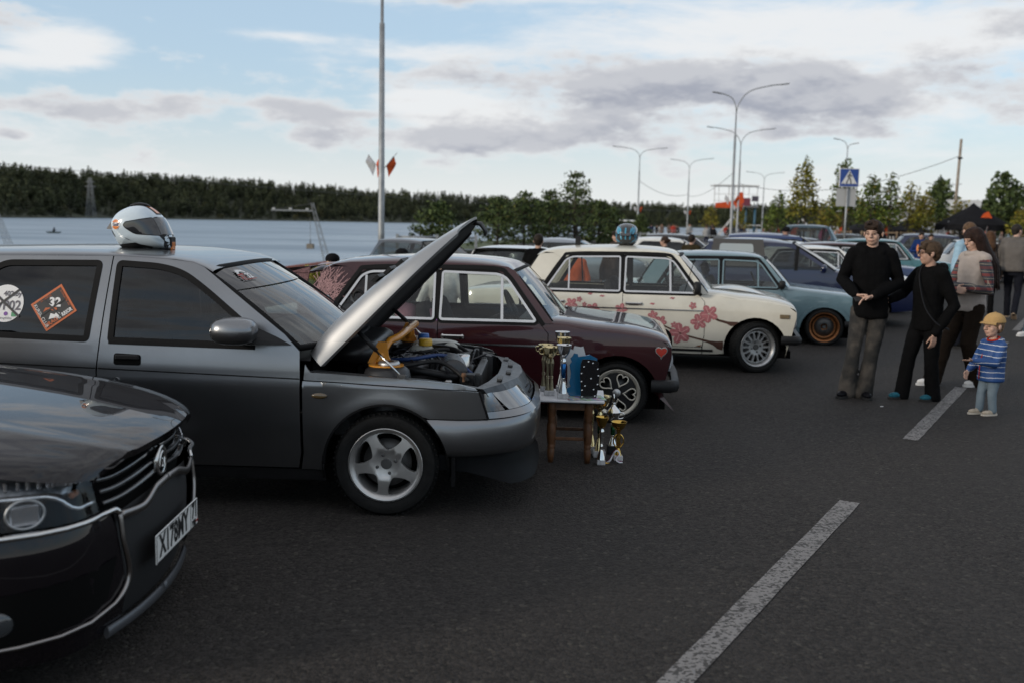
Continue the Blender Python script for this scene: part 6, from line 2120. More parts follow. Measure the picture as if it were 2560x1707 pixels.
# teenager in a black hoodie, phone in his hands
teen, K = person('person', 'teenager in oversized black hoodie and faded flared jeans holding a phone', (3.44, 9.56, 0), R(-104), 1.70,
                 dict(top=BLACKC, legs=denim('faded_black_denim', (.014, .0135, .013), (.085, .072, .060)), shoe=cloth('black_leather', (.008, .008, .01), .1, 20, .05, 90, .35), hood=True, toplen=.455, loose=.97, sleeve_r=1.06,
                      leg_r=(1.06, 1.10, 1.55), hem=-.022),
                 dict(lfoot=(.02, -.01), rfoot=(.03, -.105), lean=(.0, -.008), relb=(-.01, -.158, .665), rwr=(.130, -.092, .590), lelb=(-.01, .145, .655), lwr=(.150, -.005, .585),
                      rh=((.25, .85, -.35), (.3, .1, 1), (.9, -.2, .3)), lh=((.25, -.9, -.30), (.1, .1, -1), (.8, .3, .4)), rcurl=.45, lcurl=.55, hyaw=-22, hpitch=4, lft=12, rft=-28, fat=1.0),
                 SK2, ('short', (.028, .017, .012)), .0085)
ph = MB(); ph.box((0, 0, 0), (.012, .145, .07), bev=.006)
tag(ph.build('mobile_phone', M_BLACK, None), 'black mobile phone held in the hoodie teenager\'s hands', 'phone')
bpy.data.objects['mobile_phone'].matrix_world = teen.matrix_basis @ Matrix.Translation((.268, -.105, .975)) @ Matrix.Rotation(R(-55), 4, 'Y') @ Matrix.Rotation(R(20), 4, 'X')
# boy with glasses seen from his left
boy, K = person('person', 'boy in black hoodie with glasses and a shoulder strap looking left', (3.97, 9.50, 0), R(203), 1.52,
    dict(top=BLACKC, legs=cloth('black_joggers', (.0045, .0045, .005)), shoe=cloth('teal_sneaker', (.02, .10, .14), .3, 30, .2, 90, .6), hood=True, toplen=.44, loose=.98, sleeve_r=1.06, leg_r=(1.15, 1.2, 1.45), hem=-.025),
    dict(lfoot=(-.03, .06), rfoot=(.10, -.07), lelb=(-.055, .155, .605), lwr=(.06, .125, .43), relb=(.05, -.17, .66), rwr=(.20, -.12, .625), rh=((.9, -.1, -.35), (0, 1, 0), (0, .2, 1)), rcurl=.3,
                     hyaw=-34, hpitch=-2, head=1.08, nbz=.82),
    SK1, ('short', (.055, .035, .022)), .0085)
q, Mh = K['q'], K['Mh']
gl = MB()
for sg in (-1, 1):
 gl.tube([Mh @ Vector((.60 * q, sg * .2 * q + .14 * q * math.cos(a), .03 * q + .12 * q * math.sin(a))) for a in lin(0, 2 * PI, 17)[:-1]], .0022, 6, closed=True)
 gl.tube([Mh @ Vector((.60 * q, sg * .34 * q, .05 * q)), Mh @ Vector((.40 * q, sg * .50 * q, .07 * q)), Mh @ Vector((-.02 * q, sg * .53 * q, .06 * q))], .0022, 6)
gl.build('spectacles', M_BLACK, boy)
st = MB()
H = 1.52
pts = [Vector(p) * H for p in [(-.06, -.02, .86), (.01, -.045, .845), (.075, -.01, .78), (.112, .05, .68), (.115, .10, .58), (.07, .145, .50), (-.03, .15, .46)]]
st.tube(smoothline(pts, 5), .017, 6, flat=.25)
st.build('shoulder_strap', cloth('strap_grey', (.022, .022, .024)), boy)
# woman with folded arms
woman, K = person('person', 'woman with long brown hair, cream padded vest and plaid sleeves, arms folded', (4.80, 10.42, 0), R(192), 1.65,
                  dict(top=cloth('cream_padding', (.36, .31, .28), .05, 8, .25, 25, .6), topname='padded_vest', sleeve_sep=plaid_mat(), legs=cloth('brown_trousers', (.016, .011, .008)), shoe=M_WS, sole=mat('sole_white', (.55, .55, .55), .6),
                       collar=1.1, toplen=.475, loose=.96, leg_r=(1.15, 1.35, 1.75), hem=-.02, wr=.02),
                  dict(lfoot=(-.06, .05), rfoot=(.21, -.045), lknee=(.045, .06, .28), lelb=(-.005, .165, .615), relb=(.05, -.15, .60), lwr=(.165, .035, .640), rwr=(.155, .06, .615), lh=((.3, -1, .1), (-1, 0, 0), (0, 0, 1)), rh=((.2, 1, 0), (-1, 0, 0), (0, 0, 1)),
                       hyaw=0, hpitch=12, hairlen=3.0), SK2, ('long', (.022, .011, .008)), .0085)
# toddler reaching out
tod, K = person('person', 'toddler in tan cap and striped blue jacket reaching one hand forward', (4.27, 8.78, 0), R(196), .90,
    dict(top=stripe_mat(), topname='striped_jacket', legs=denim('pale_denim', (.13, .18, .22), (.24, .29, .33)), shoe=cloth('beige_sneaker', (.42, .36, .29), .2, 30, .3, 60, .7), sole=mat('sole_cream', (.5, .46, .4), .7), hood=True, cap=(.42, .27, .12),
                     toplen=.335, loose=1.16, sleeve_r=1.3, leg_r=(1.2, 1.2, 1.15), hem=.0, wr=.01),
    dict(hipz=.40, nbz=.722, head=1.66, lfoot=(.0, .06), rfoot=(.07, -.045), lelb=(.10, .150, .530), lwr=(.33, .110, .562), lh=((1, .0, .0), (0, 0, 1), (.1, 1, .3)), lcurl=.12, relb=(.08, -.13, .50), rwr=(.22, -.06, .44),
                     rh=((.5, .1, -.9), (0, 1, 0), (1, 0, 0)), hyaw=0, sw=.115, fat=1.15), SK2, ('crop', (.20, .13, .08)), .0065)
hb = MB()
nb = K['nb']
hb.tube([nb + Vector((.045 * math.cos(R(a)), .052 * math.sin(R(a)), .028 - .016 * math.cos(R(a)))) for a in range(0, 360, 20)], .009, 8, closed=True)
hb.build('red_collar', cloth('red_lining', (.35, .03, .015)), tod)
zp = MB()
zp.tube([Vector(p) * .9 for p in [(.085, -.01, .66), (.115, -.012, .58), (.13, -.012, .48), (.13, -.012, .36)]], .005, 6)
zp.build('zip', cloth('red_lining', (.35, .03, .015)), tod)
# man in a grey bomber, walking away
man, K = person('person', 'man in grey bomber jacket and dark jeans walking away', (9.40, 18.75, 0), R(58), 1.76,
    dict(top=cloth('grey_bomber', (.115, .105, .098), .08, 6, .3, 30, .7), topname='bomber_jacket', legs=cloth('navy_denim', (.011, .012, .017)), shoe=cloth('black_leather', (.008, .008, .01), .1, 20, .05, 90, .35), collar=1.0, toplen=.50, loose=1.25, sole=mat('sole_tan', (.3, .22, .15), .8)),
    dict(lfoot=(.14, .05), rfoot=(-.20, -.05, .04, 35), rknee=(-.03, -.055, .285), lelb=(.02, .17, .64), lwr=(.10, .13, .52), relb=(-.05, -.17, .64), rwr=(-.03, -.15, .51), hyaw=-35, fat=1.12), SK2, ('crop', (.022, .018, .016)), .012)
# woman behind him with a black bag
w2, K = person('person', 'woman with loose brown hair and dark coat beside the grey bomber man', (9.05, 19.05, 0), R(70), 1.62,
               dict(top=cloth('taupe_coat', (.075, .062, .055)), topname='coat', legs=cloth('black_joggers', (.0045, .0045, .005)), shoe=BLACKC, toplen=.42, loose=1.15), dict(lfoot=(.1, .05), rfoot=(-.1, -.05), hairlen=1.5), SK2, ('long', (.07, .035, .018)), .012)
bg = MB(); v, f = _cushion((0, 0, 0), (.34, .16, .34), 3.2); bg.add(v, f)
bg.tube([(-.12, 0, .14), (-.06, 0, .50), (.06, 0, .50), (.12, 0, .14)], .012, 6)
tag(bg.build('shoulder_bag', cloth('bag_black', (.008, .008, .009), rough=.5), None, (8.92, 18.62, .86)), 'slouchy black shoulder bag hanging beside the grey bomber man', 'bag')
# people cut by the right edge of the frame
w3, K = person('person', 'person in light blue knit sleeve and jeans at the right frame edge', (8.30, 15.55, 0), R(200), 1.64,
               dict(top=cloth('blue_knit', (.15, .20, .26), .1, 10, .6, 40), topname='knitted_sweater', legs=denim('mid_denim', (.025, .05, .075), (.05, .08, .11)), shoe=M_WS, sole=mat('sole_white', (.55, .55, .55), .6), toplen=.47, loose=1.12),
               dict(lfoot=(-.16, .06, .03, 30), rfoot=(.14, -.05), lelb=(.0, .165, .64), lwr=(.09, .15, .53), hairlen=1.6), SK2, ('long', (.16, .09, .04)), .012)
m3, K = person('person', 'man in dark grey sweater walking behind the blue knit person', (9.05, 17.0, 0), R(60), 1.76,
               dict(top=cloth('charcoal_knit', (.075, .075, .07), .1, 10, .5, 40), topname='sweater', legs=cloth('navy_denim', (.011, .012, .017)), shoe=BLACKC, toplen=.46, loose=1.15), dict(lfoot=(.1, .05), rfoot=(-.1, -.05)), SK2, ('short', (.03, .02, .015)), .012)
# man behind the woman, light blue shirt
m4, K = person('person', 'fair haired man in pale blue shirt standing behind the folded arms woman', (6.30, 13.9, 0), R(-55), 1.74,
               dict(top=cloth('pale_blue_shirt', (.27, .40, .50)), topname='shirt', legs=cloth('navy_denim', (.011, .012, .017)), shoe=BLACKC, toplen=.46, loose=1.1, collar=.8), dict(hyaw=-30), SK2, ('crop', (.10, .06, .035)), .012)
# bystanders among the parked cars
def bystander(label, x, y, rz, H, top, hair=('short', (.02, .014, .010)), **k):
 o, K_ = person('person', label, (x, y, 0), R(rz), H, dict(dict(top=top, topname='jacket', legs=BLACKC, shoe=BLACKC, toplen=.46, loose=1.15), **k.pop('outfit', {})), k.pop('pose', None), SK1, hair, .016, face=k.pop('face', True))
 return o
bystander('figure in black knit hat stooping behind the maroon car boot', -1.92, 10.6, -120, 1.24, BLACKC, ('none', (.01, .01, .01)), outfit=dict(hat=True, loose=1.3))
bystander('figure in round black hat mostly hidden by the raised bonnet', -1.30, 11.6, -60, 1.28, BLACKC, ('none', (.01, .01, .01)), outfit=dict(hat=True))
bystander('person in white T-shirt with clasped hands seen through the maroon car', -.72, 10.35, -95, 1.28, cloth('white_tee', (.55, .55, .54)), outfit=dict(sleeve_len=.05, topname='tshirt', legs=cloth('grey_shorts', (.05, .05, .055))),
          pose=dict(lelb=(.05, .19, .60), relb=(.05, -.19, .60), lwr=(.14, .03, .555), rwr=(.14, -.03, .555), lh=((.3, -1, -.2), (-1, 0, 0), (0, 0, 1)), rh=((.3, 1, -.2), (-1, 0, 0), (0, 0, 1))))
bystander('dark haired woman with a bun behind the pale blue saloon', 2.9, 19.2, 150, 1.40, BLACKC, ('bun', (.035, .02, .014)))
bystander('man in olive brown jacket seen from behind near the open tailgate', 3.55, 20.0, 60, 1.44, cloth('olive_jacket', (.030, .024, .013)), ('crop', (.02, .014, .01)))
bystander('person with reddish face beside the blue helmet', 1.95, 18.8, 160, 1.49, cloth('dark_coat', (.012, .012, .016)))
bystander('brown haired person crouched beside the blue helmet', 1.75, 17.6, 100, 1.30, cloth('brown_coat', (.03, .02, .014)), ('long', (.03, .018, .012)))
bystander('man in black cap and black coat in front of the parked blue van', 6.95, 25.6, 100, 1.62, BLACKC, ('none', (.01, .01, .01)), outfit=dict(hat=True, loose=1.35))
bystander('man in blue jacket holding an orange bottle', 12.4, 30.5, -110, 1.55, cloth('royal_jacket', (.012, .03, .11)), pose=dict(relb=(.06, -.18, .62), rwr=(.16, -.06, .64), lelb=(.06, .18, .62), lwr=(.16, .06, .62)))
ob = MB(); ob.lathe([(0, 0), (.035, 0), (.037, .02), (.037, .13), (.02, .16), (.016, .20), (0, .20)], 16)
tag(ob.build('drink_bottle', mat('orange_bottle', (.65, .20, .03), .3), None, (12.20, 30.22, .98)), 'orange drink bottle held by the man in blue jacket', 'bottle')
bystander('bearded man in grey hooded top behind the blue jacket man', 12.9, 31.0, -100, 1.50, cloth('grey_hood', (.09, .09, .095)), outfit=dict(hood=True))
bystander('person in orange top seen through the cream car window', .85, 14.1, 80, 1.32, cloth('orange_top', (.45, .09, .03)))
bystander('person in dark trousers seen through the cream car rear window', .35, 14.4, 80, 1.45, BLACKC)
# ------------------------------------------------------------------ prize stool and cups
M_GOLD = mat('gold_plate', (.62, .40, .10), .14, 1.0, var=.08, vscale=20)
M_GOLDP = mat('pale_gold', (.70, .58, .33), .16, 1.0, var=.08, vscale=20)
M_SILV = mat('silver_plate', (.72, .72, .72), .12, 1.0, var=.06, vscale=20)
M_MARB = mat('grey_marble', (.42, .42, .43), .35, var=.25, vscale=40)
M_WOOD = mat('turned_wood', (.10, .042, .016), .5, var=.35, vscale=18, bump=.2, bscale=60)
ST = Vector((.415, 6.82, 0))
stool = thing('side_table', 'small wooden table with turned legs and white top holding trophies', 'table', ST, R(-4))
TW, TD, TH = .46, .46, .44
tp = MB(); tp.box((0, 0, TH - .008), (TW, TD, .016), bev=.004); tp.build('table_top', mat('white_laminate', (.66, .66, .68), .35, var=.05), stool)
ed = MB(); ed.box((0, 0, TH - .0185), (TW - .004, TD - .004, .004)); ed.build('top_edge', M_BLACK, stool)
LEG = [(.0, .0), (.018, .0), (.024, .05), (.026, .09), (.021, .10), (.028, .11), (.021, .12), (.026, .135), (.032, .20), (.030, .26), (.023, .285), (.029, .295), (.023, .31), (.030, .325), (.030, .415)]
for sx in (-1, 1):
 for sy in (-1, 1):
  MB().lathe(LEG, 16, 'Z', c=(sx * .125, sy * .165, 0)).build('table_leg', M_WOOD, stool)
for sy in (-1, 1):
 MB().box((0, sy * .165, .39), (.22, .022, .05)).build('table_apron', M_WOOD, stool)
 MB().box((0, sy * .165, .165), (.22, .018, .022), bev=.004).build('stretcher', M_WOOD, stool)
for sx in (-1, 1):
 MB().box((sx * .125, 0, .39), (.022, .30, .05)).build('table_apron', M_WOOD, stool)
 MB().box((sx * .125, 0, .20), (.018, .30, .022), bev=.004).build('stretcher', M_WOOD, stool)
def cup(label, x, y, z, h, bowl, stem, style='cup', base=M_MARB, r=.055, accent=None, bw=.07, rz=0.0, bh=.035):
 t = thing('trophy_cup', label, 'trophy', (x, y, z), R(rz), 'prize cups')
 MB().box((0, 0, bh / 2), (bw, bw, bh), bev=.003).build('marble_base', base, t)
 zb = bh
 hb = h * .24
 s0, s1 = zb, h - hb
 L = s1 - s0
 if style == 'twin':
  for q in (-1, 1):
   o = q * .013
   MB().lathe([(.018, s0), (.014, s0 + L * .12), (.009, s0 + L * .35), (.011, s0 + L * .37), (.008, s0 + L * .40), (.012, s0 + L * .42), (.008, s0 + L * .46), (.010, s0 + L * .62), (.016, s0 + L * .86), (.012, s0 + L * .94), (.005, s1 + .004)], 8, 'Z', c=(o, 0, 0), smooth=False).build('stem', stem, t)
 elif style == 'figure':
  MB().lathe([(.026, s0), (.022, s0 + .01), (.012, s0 + L * .25), (.008, s0 + L * .32), (.018, s0 + L * .45), (.013, s0 + L * .6), (.02, s0 + L * .75), (.010, s0 + L * .9), (.018, s1 + .004)], 12, 'Z').build('stem', stem, t)
  for q in (-1, 1):
   MB().tube(smoothline([(q * .012, 0, s0 + L * .3), (q * .034, 0, s0 + L * .5), (q * .03, 0, s0 + L * .72), (q * .012, 0, s0 + L * .85)], 5), .005, 6).build('ornament', bowl, t)
 else:
  MB().lathe([(.030, s0), (.026, s0 + L * .10), (.015, s0 + L * .28), (.012, s0 + L * .40), (.013, s0 + L * .42), (.011, s0 + L * .44), (.013, s0 + L * .62), (.016, s0 + L * .85), (.018, s0 + L * .92), (.012, s0 + L * .96), (.014, s1 + .004)], 20, 'Z').build('stem', stem, t)
  if accent:
   MB().lathe([(.0125, s0 + L * .43), (.0150, s0 + L * .45), (.0175, s0 + L * .82), (.0150, s0 + L * .84)], 20, 'Z').build('stem_sleeve', accent, t)
 b = MB()
 b.lathe([(.008, s1), (.02, s1 + hb * .08), (r * .72, s1 + hb * .35), (r * .96, s1 + hb * .75), (r, s1 + hb * .96), (r * 1.03, h), (r * .98, h - .002), (r * .90, s1 + hb * .75), (r * .6, s1 + hb * .36), (0, s1 + hb * .22)], 28, 'Z')
 b.build('bowl', bowl, t)
 if style in ('ears', 'twin'):
  for q in (-1, 1):
   MB().tube(smoothline([(q * r * .9, 0, h - hb * .15), (q * (r + .018), 0, h - hb * .25), (q * (r + .012), 0, h - hb * .6), (q * r * .75, 0, h - hb * .62)], 5), .004, 6).build('handle', bowl, t)
 if style == 'lid':
  MB().lathe([(r * 1.04, h), (r * .9, h + .012), (r * .45, h + .034), (.012, h + .050), (.010, h + .058), (.016, h + .064), (.0, h + .07)], 28, 'Z').build('lid', bowl, t)
  MB().tube([(0, .016 * math.sin(R(a)), h + .095 + .03 * math.cos(R(a))) for a in range(0, 360, 20)], .005, 6, closed=True).build('lid_ring', bowl, t)
  for q in (-1, 1):
   MB().tube(smoothline([(q * r * .9, 0, h - .005), (q * (r + .022), 0, h - .012), (q * (r + .02), 0, h - hb * .6), (q * r * .7, 0, h - hb * .7)], 5), .0045, 6).build('handle', bowl, t)
 return t
TZ = TH
cup('pale gold twin stemmed cup at the front of the white table', ST.x - .15, ST.y - .03, TZ, .335, M_GOLDP, mat('dull_gold', (.30, .26, .17), .3, .9), 'twin', r=.058, bw=.072)
cup('pale gold twin stemmed cup at the back corner of the table', ST.x - .175, ST.y + .14, TZ, .330, M_GOLDP, mat('dull_gold', (.30, .26, .17), .3, .9), 'twin', r=.052, bw=.066)
cup('silver cup with blue stem sleeve on the white table', ST.x - .062, ST.y - .14, TZ, .365, M_SILV, M_SILV, r=.050, accent=mat('blue_metal', (.02, .12, .34), .2, .9), bw=.072)
cup('tall silver cup at the rear of the white table', ST.x - .06, ST.y + .16, TZ, .420, M_SILV, M_SILV, r=.050, bw=.07)
cup('tallest silver and gold cup behind the blue stemmed cup', ST.x - .055, ST.y + .02, TZ, .395, M_GOLDP, M_SILV, r=.048, bw=.066)
def award(label, x, y, rz, poly, m, thick=.008, lean=0.0, studs=None, z=TZ):
 t = thing('award_plaque', label, 'award', (x, y, z), R(rz))
 MB().prism(poly, -thick / 2, thick / 2, 'Y').build('plaque', m, t)
 if studs:
  for a, b in studs: MB().lathe([(0, .004), (.004, .003), (.0055, 0)], 10, 'Y', c=(a, -thick / 2 - .004, b), M=None).build('stud', M_SILV, t)
 MB().box((0, .012, .006), (.10, .05, .010), bev=.002).build('plaque_foot', m, t)
 return t
award('black acrylic award plaque dotted with silver studs', ST.x + .115, ST.y - .135, 6, [(-.055, 0), (.05, 0), (.066, .10), (.072, .20), (.060, .215), (.064, .25), (.04, .262), (.0, .268), (-.05, .27), (-.062, .24), (-.066, .16), (-.060, .10)], mat('black_acrylic', (.008, .008, .010), .12, 0, coat=.6), .012,
      studs=[(-.048, .015), (.04, .02), (-.05, .06), (.03, .065), (.056, .10), (-.055, .12), (.06, .16), (-.056, .175), (-.04, .22), (.055, .205), (.02, .245), (-.01, .255), (-.03, .09), (.01, .14)])
award('blue acrylic award plaque with jagged outline', ST.x + .07, ST.y - .06, 10, [(-.10, .02), (-.07, .0), (.08, .0), (.10, .20), (.105, .262), (.05, .29), (.02, .282), (-.03, .275), (-.035, .295), (-.06, .30), (-.07, .28), (-.085, .265), (-.075, .24), (-.09, .22), (-.078, .16), (-.09, .10), (-.078, .07), (-.105, .06)], mat('blue_acrylic', (.015, .13, .27), .15, 0, coat=.6))
award('white jagged award plaque behind the blue one', ST.x + .045, ST.y + .02, 12, [(-.07, 0), (.07, 0), (.06, .25), (.035, .335), (.02, .33), (-.03, .338), (-.035, .31), (-.07, .325), (-.085, .30), (-.105, .30), (-.10, .255), (-.075, .20)], mat('white_acrylic', (.62, .62, .62), .25))
pm = bpy.data.materials.new('printed_leaflet'); pm.use_nodes = True
t_ = NT(pm.node_tree); tc_ = t_.n('ShaderNodeTexCoord'); vo = t_.n('ShaderNodeTexVoronoi'); vo.inputs['Scale'].default_value = 34
t_.l(tc_.outputs['Object'], vo.inputs['Vector'])
hs_ = t_.n('ShaderNodeHueSaturation'); hs_.inputs['Saturation'].default_value = .55; hs_.inputs['Value'].default_value = .55
t_.l(vo.outputs['Color'], hs_.inputs['Color']); t_.l(hs_.outputs[0], pm.node_tree.nodes['Principled BSDF'].inputs['Base Color'])
lf = MB(); lf.box((0, 0, .0015), (.26, .19, .0025)); tag(lf.build('leaflet', pm, None, (ST.x + .09, ST.y - .12, TZ + .0012), (0, 0, R(8))), 'colourful printed leaflet lying on the white table', 'leaflet')
# cups standing on the asphalt beside the table
FX = ST.x + .30
cup('gold bowled cup on slim silver stem on the asphalt', ST.x + .205, ST.y - .20, 0, .33, M_GOLD, M_SILV, r=.042, bw=.055)
cup('large pale gold cup with ribbed bowl beside the table leg', ST.x + .21, ST.y + .03, 0, .43, M_GOLDP, M_GOLDP, r=.072, bw=.085, accent=mat('green_metal', (.015, .10, .04), .25, .8), bh=.045)
cup('deep gold cup standing behind the large ribbed cup', ST.x + .165, ST.y + .15, 0, .41, M_GOLD, M_GOLDP, r=.055, bw=.08, bh=.05)
cup('silver lidded cup with green bowl on black base', ST.x + .315, ST.y + .14, 0, .30, M_SILV, M_SILV, 'lid', base=M_BLACK, r=.05, bw=.075, bh=.06, accent=mat('green_metal', (.015, .10, .04), .25, .8))
cup('bright gold cup with ornate figure stem at the right end', ST.x + .335, ST.y - .06, 0, .27, M_GOLD, M_GOLD, 'figure', base=mat('white_marble', (.6, .6, .6), .4, var=.1, vscale=40), r=.054, bw=.062)
rb = thing('medal', 'medal with white blue and red ribbon lying before the ornate gold cup', 'medal', (ST.x + .30, ST.y - .15, 0), 0)
for k, (cn, cc) in enumerate((('ribbon_white', (.6, .6, .62)), ('ribbon_blue', (.02, .04, .22)), ('ribbon_red', (.40, .02, .02)))):
 q = (k - 1) * .008
 b = MB(); b.tube(smoothline([(-.05, q, .004), (-.03, q - .01, .02), (-.015, q + .005, .045), (.0, q, .075), (.02, q + .01, .085), (.035, q, .06), (.01, q - .01, .03), (.03, q - .015, .01), (.055, q, .006)], 6), .0055, 6, flat=.9)
 b.build('ribbon', cloth(cn, cc), rb)
MB().lathe([(0, .004), (.022, .004), (.024, .0)], 20, 'Z', c=(-.055, 0, .001)).build('medal_disc', M_GOLD, rb)
# litter on the asphalt
lt = MB(); rn = random.Random(4)
lt.add([(-.03 + .06 * rn.random(), -.02 + .04 * rn.random(), .002 + .03 * rn.random()) for _ in range(14)], [(i, i + 1, i + 2) for i in range(12)], False)
tag(lt.build('paper_scrap', mat('paper', (.6, .6, .6), .8), None, (-1.05, 3.16, 0)), 'crumpled white paper scrap on the asphalt in the foreground', 'litter')
lt = MB(); lt.box((0, 0, .004), (.03, .012, .006)); tag(lt.build('cigarette_end', mat('paper', (.6, .6, .6), .8), None, (3.42, 9.05, 0), (0, 0, .5)), 'tiny pale cigarette end on the asphalt before the boys', 'litter')
# helmet and radio on the cream car, helmet graphics
bpy.context.view_layer.update()
h2 = helmet('motor_helmet', 'black and blue full face helmet on the cream white car roof', on_car(white, -1.50, -.22, 1.362), R(78), mat('helmet_black', (.015, .016, .018), .25, 0, coat=.8), blue=True)
rd = thing('radio_set', 'small black two way radio standing on the cream car roof', 'radio', on_car(white, -2.08, -.20, 1.352), R(-10))
MB().box((0, 0, .055), (.06, .035, .11), bev=.006).build('radio_body', M_BLACK, rd)
MB().tube([(-.015, 0, .1), (-.017, 0, .26)], .006, 6).build('aerial', M_RUB, rd)
MB().tube(smoothline([(.03, 0, .03), (.07, 0, .005), (.11, .01, .012), (.15, .0, .004)], 5), .003, 5).build('cable', M_RUB, rd)
# ------------------------------------------------------------------ paintwork on the classic saloons
def blossoms():
 pk, pk2, br = mat('blossom_pink', (.36, .12, .13), .5, var=.25, vscale=25), mat('blossom_light', (.55, .30, .30), .5), mat('branch_brown', (.06, .025, .016), .6, var=.2)
 Y = lambda x, z: Y_W(x, z) + .001
 rn = random.Random(11)
 def flower(x, z, r, a0=.3):
  o = None
  polys = []
  for k in range(5):
   a = a0 + 2 * PI * k / 5
   c, s_ = math.cos(a), math.sin(a)
   pet = [(.05, 0), (.35, -.30), (.72, -.34), (1.0, -.10), (.92, 0), (1.0, .12), (.72, .34), (.35, .30)]
   polys.append([(x + r * (u * c - v * s_), z + r * (u * s_ + v * c)) for u, v in pet])
  o = side_mark(white, 'painted_blossom', [polys[0]], Y, -1, pk, .0016)
  for p in polys[1:]: side_mark(o, 'petal', [p], Y, -1, pk, .0016 + rn.random() * .0008)
  for k in range(5):
   a = a0 + 2 * PI * k / 5
   side_mark(o, 'petal_vein', [strip([(x + r * .15 * math.cos(a), z + r * .15 * math.sin(a)), (x + r * .8 * math.cos(a), z + r * .8 * math.sin(a))], r * .07)], Y, -1, pk2, .0032)
 for x, z, r in ((-2.07, .70, .075), (-1.82, .64, .085), (-1.92, .70, .03), (-1.50, .655, .075), (-1.32, .555, .045), (-1.14, .60, .06), (-1.05, .535, .07), (-.83, .41, .125), (-.63, .545, .095), (-.52, .64, .105), (-1.98, .755, .035), (-.70, .725, .045), (-.90, .50, .04), (-1.17, .50, .03), (-1.66, .555, .06), (-2.15, .62, .06)):
  flower(x, z, r, rn.random() * 2)
 for x, z in ((-1.72, .80), (-1.86, .82), (-1.15, .73), (-.93, .80)):
  side_mark(white, 'painted_petal', [[(x - .035, z), (x - .01, z + .014), (x + .03, z + .008), (x + .01, z - .012)]], Y, -1, pk, .0016)
 ln1 = smoothline([(-1.55, .55), (-1.40, .575), (-1.15, .545), (-.98, .475), (-.80, .40), (-.6, .35)], 5)
 side_mark(white, 'painted_branch', [strip(ln1, [.012 + .010 * i / len(ln1) for i in range(len(ln1))])], Y, -1, br, .0014)
 ln2 = [(-.60, .362), (-.50, .340), (-.42, .335), (-.352, .34), (-.347, .27), (-.358, .235), (-.41, .25), (-.46, .29), (-.52, .315), (-.60, .338)]
 side_mark(white, 'painted_trunk', [ln2], Y, -1, br, .0014)
 side_mark(white, 'painted_trunk', [[(-.50, .625), (-.40, .582), (-.30, .562), (-.19, .560), (-.235, .518), (-.27, .508), (-.32, .535), (-.42, .562), (-.505, .605)]], Y, -1, br, .0014)
 # sill moulding, rust, side lamp, mirror, dark panel on the rear pillar
 sheet(MB(), [(-1.9, .205), (-.46, .212), (-.46, .240), (-1.9, .235)], Y_W, -1, (), step=.1, off=.008).build('sill_moulding', M_BLACK, white)
 side_mark(white, 'rust_patch', [[(-.66, .268), (-.60, .266), (-.585, .29), (-.64, .278)]], Y, -1, mat('rust', (.14, .055, .02), .9, var=.4, vscale=60), .0014)
 MB().box((.305, -(Y_W(.305, .636) + .004), .636), (.105, .016, .046), bev=.005).build('side_marker', mat('marker_smoke', (.16, .12, .07), .2, 0, coat=1.0), white)
 side_mark(white, 'pillar_panel', [[(-2.62, .905), (-2.42, .905), (-2.40, .965), (-2.60, .972)]], Y_W, -1, M_BLACK, .004)
 mr = MB(); v, f = _cushion((-.66, -(Y_W(-.66, .93) + .10), .925), (.09, .16, .15), 3.2); mr.add(v, f)
 mr.tube([(-.64, -(Y_W(-.64, .86)), .855), (-.66, -(Y_W(-.66, .9) + .08), .90)], .018, 8)
 mr.build('door_mirror', M_BLACK, white)
 MB().tube([(-.80, -(Y_W(-.8, 1.0) + .03), .87), (-.70, -(Y_W(-.7, 1.2) + .06), 1.24)], .004, 6).build('aerial', M_RUB, white)
 scp = MB(); scp.grid(lambda i, j: (-.48 + .62 * i / 8, -.36 + .72 * j / 6, .905 + .035 * math.sin(PI * i / 8) * (1 - (-1 + 2 * j / 6) ** 4) - .07 * (i / 8) ** 2), 9, 7)
 scp.build('bonnet_scoop', P_CREAM, white)
blossoms()
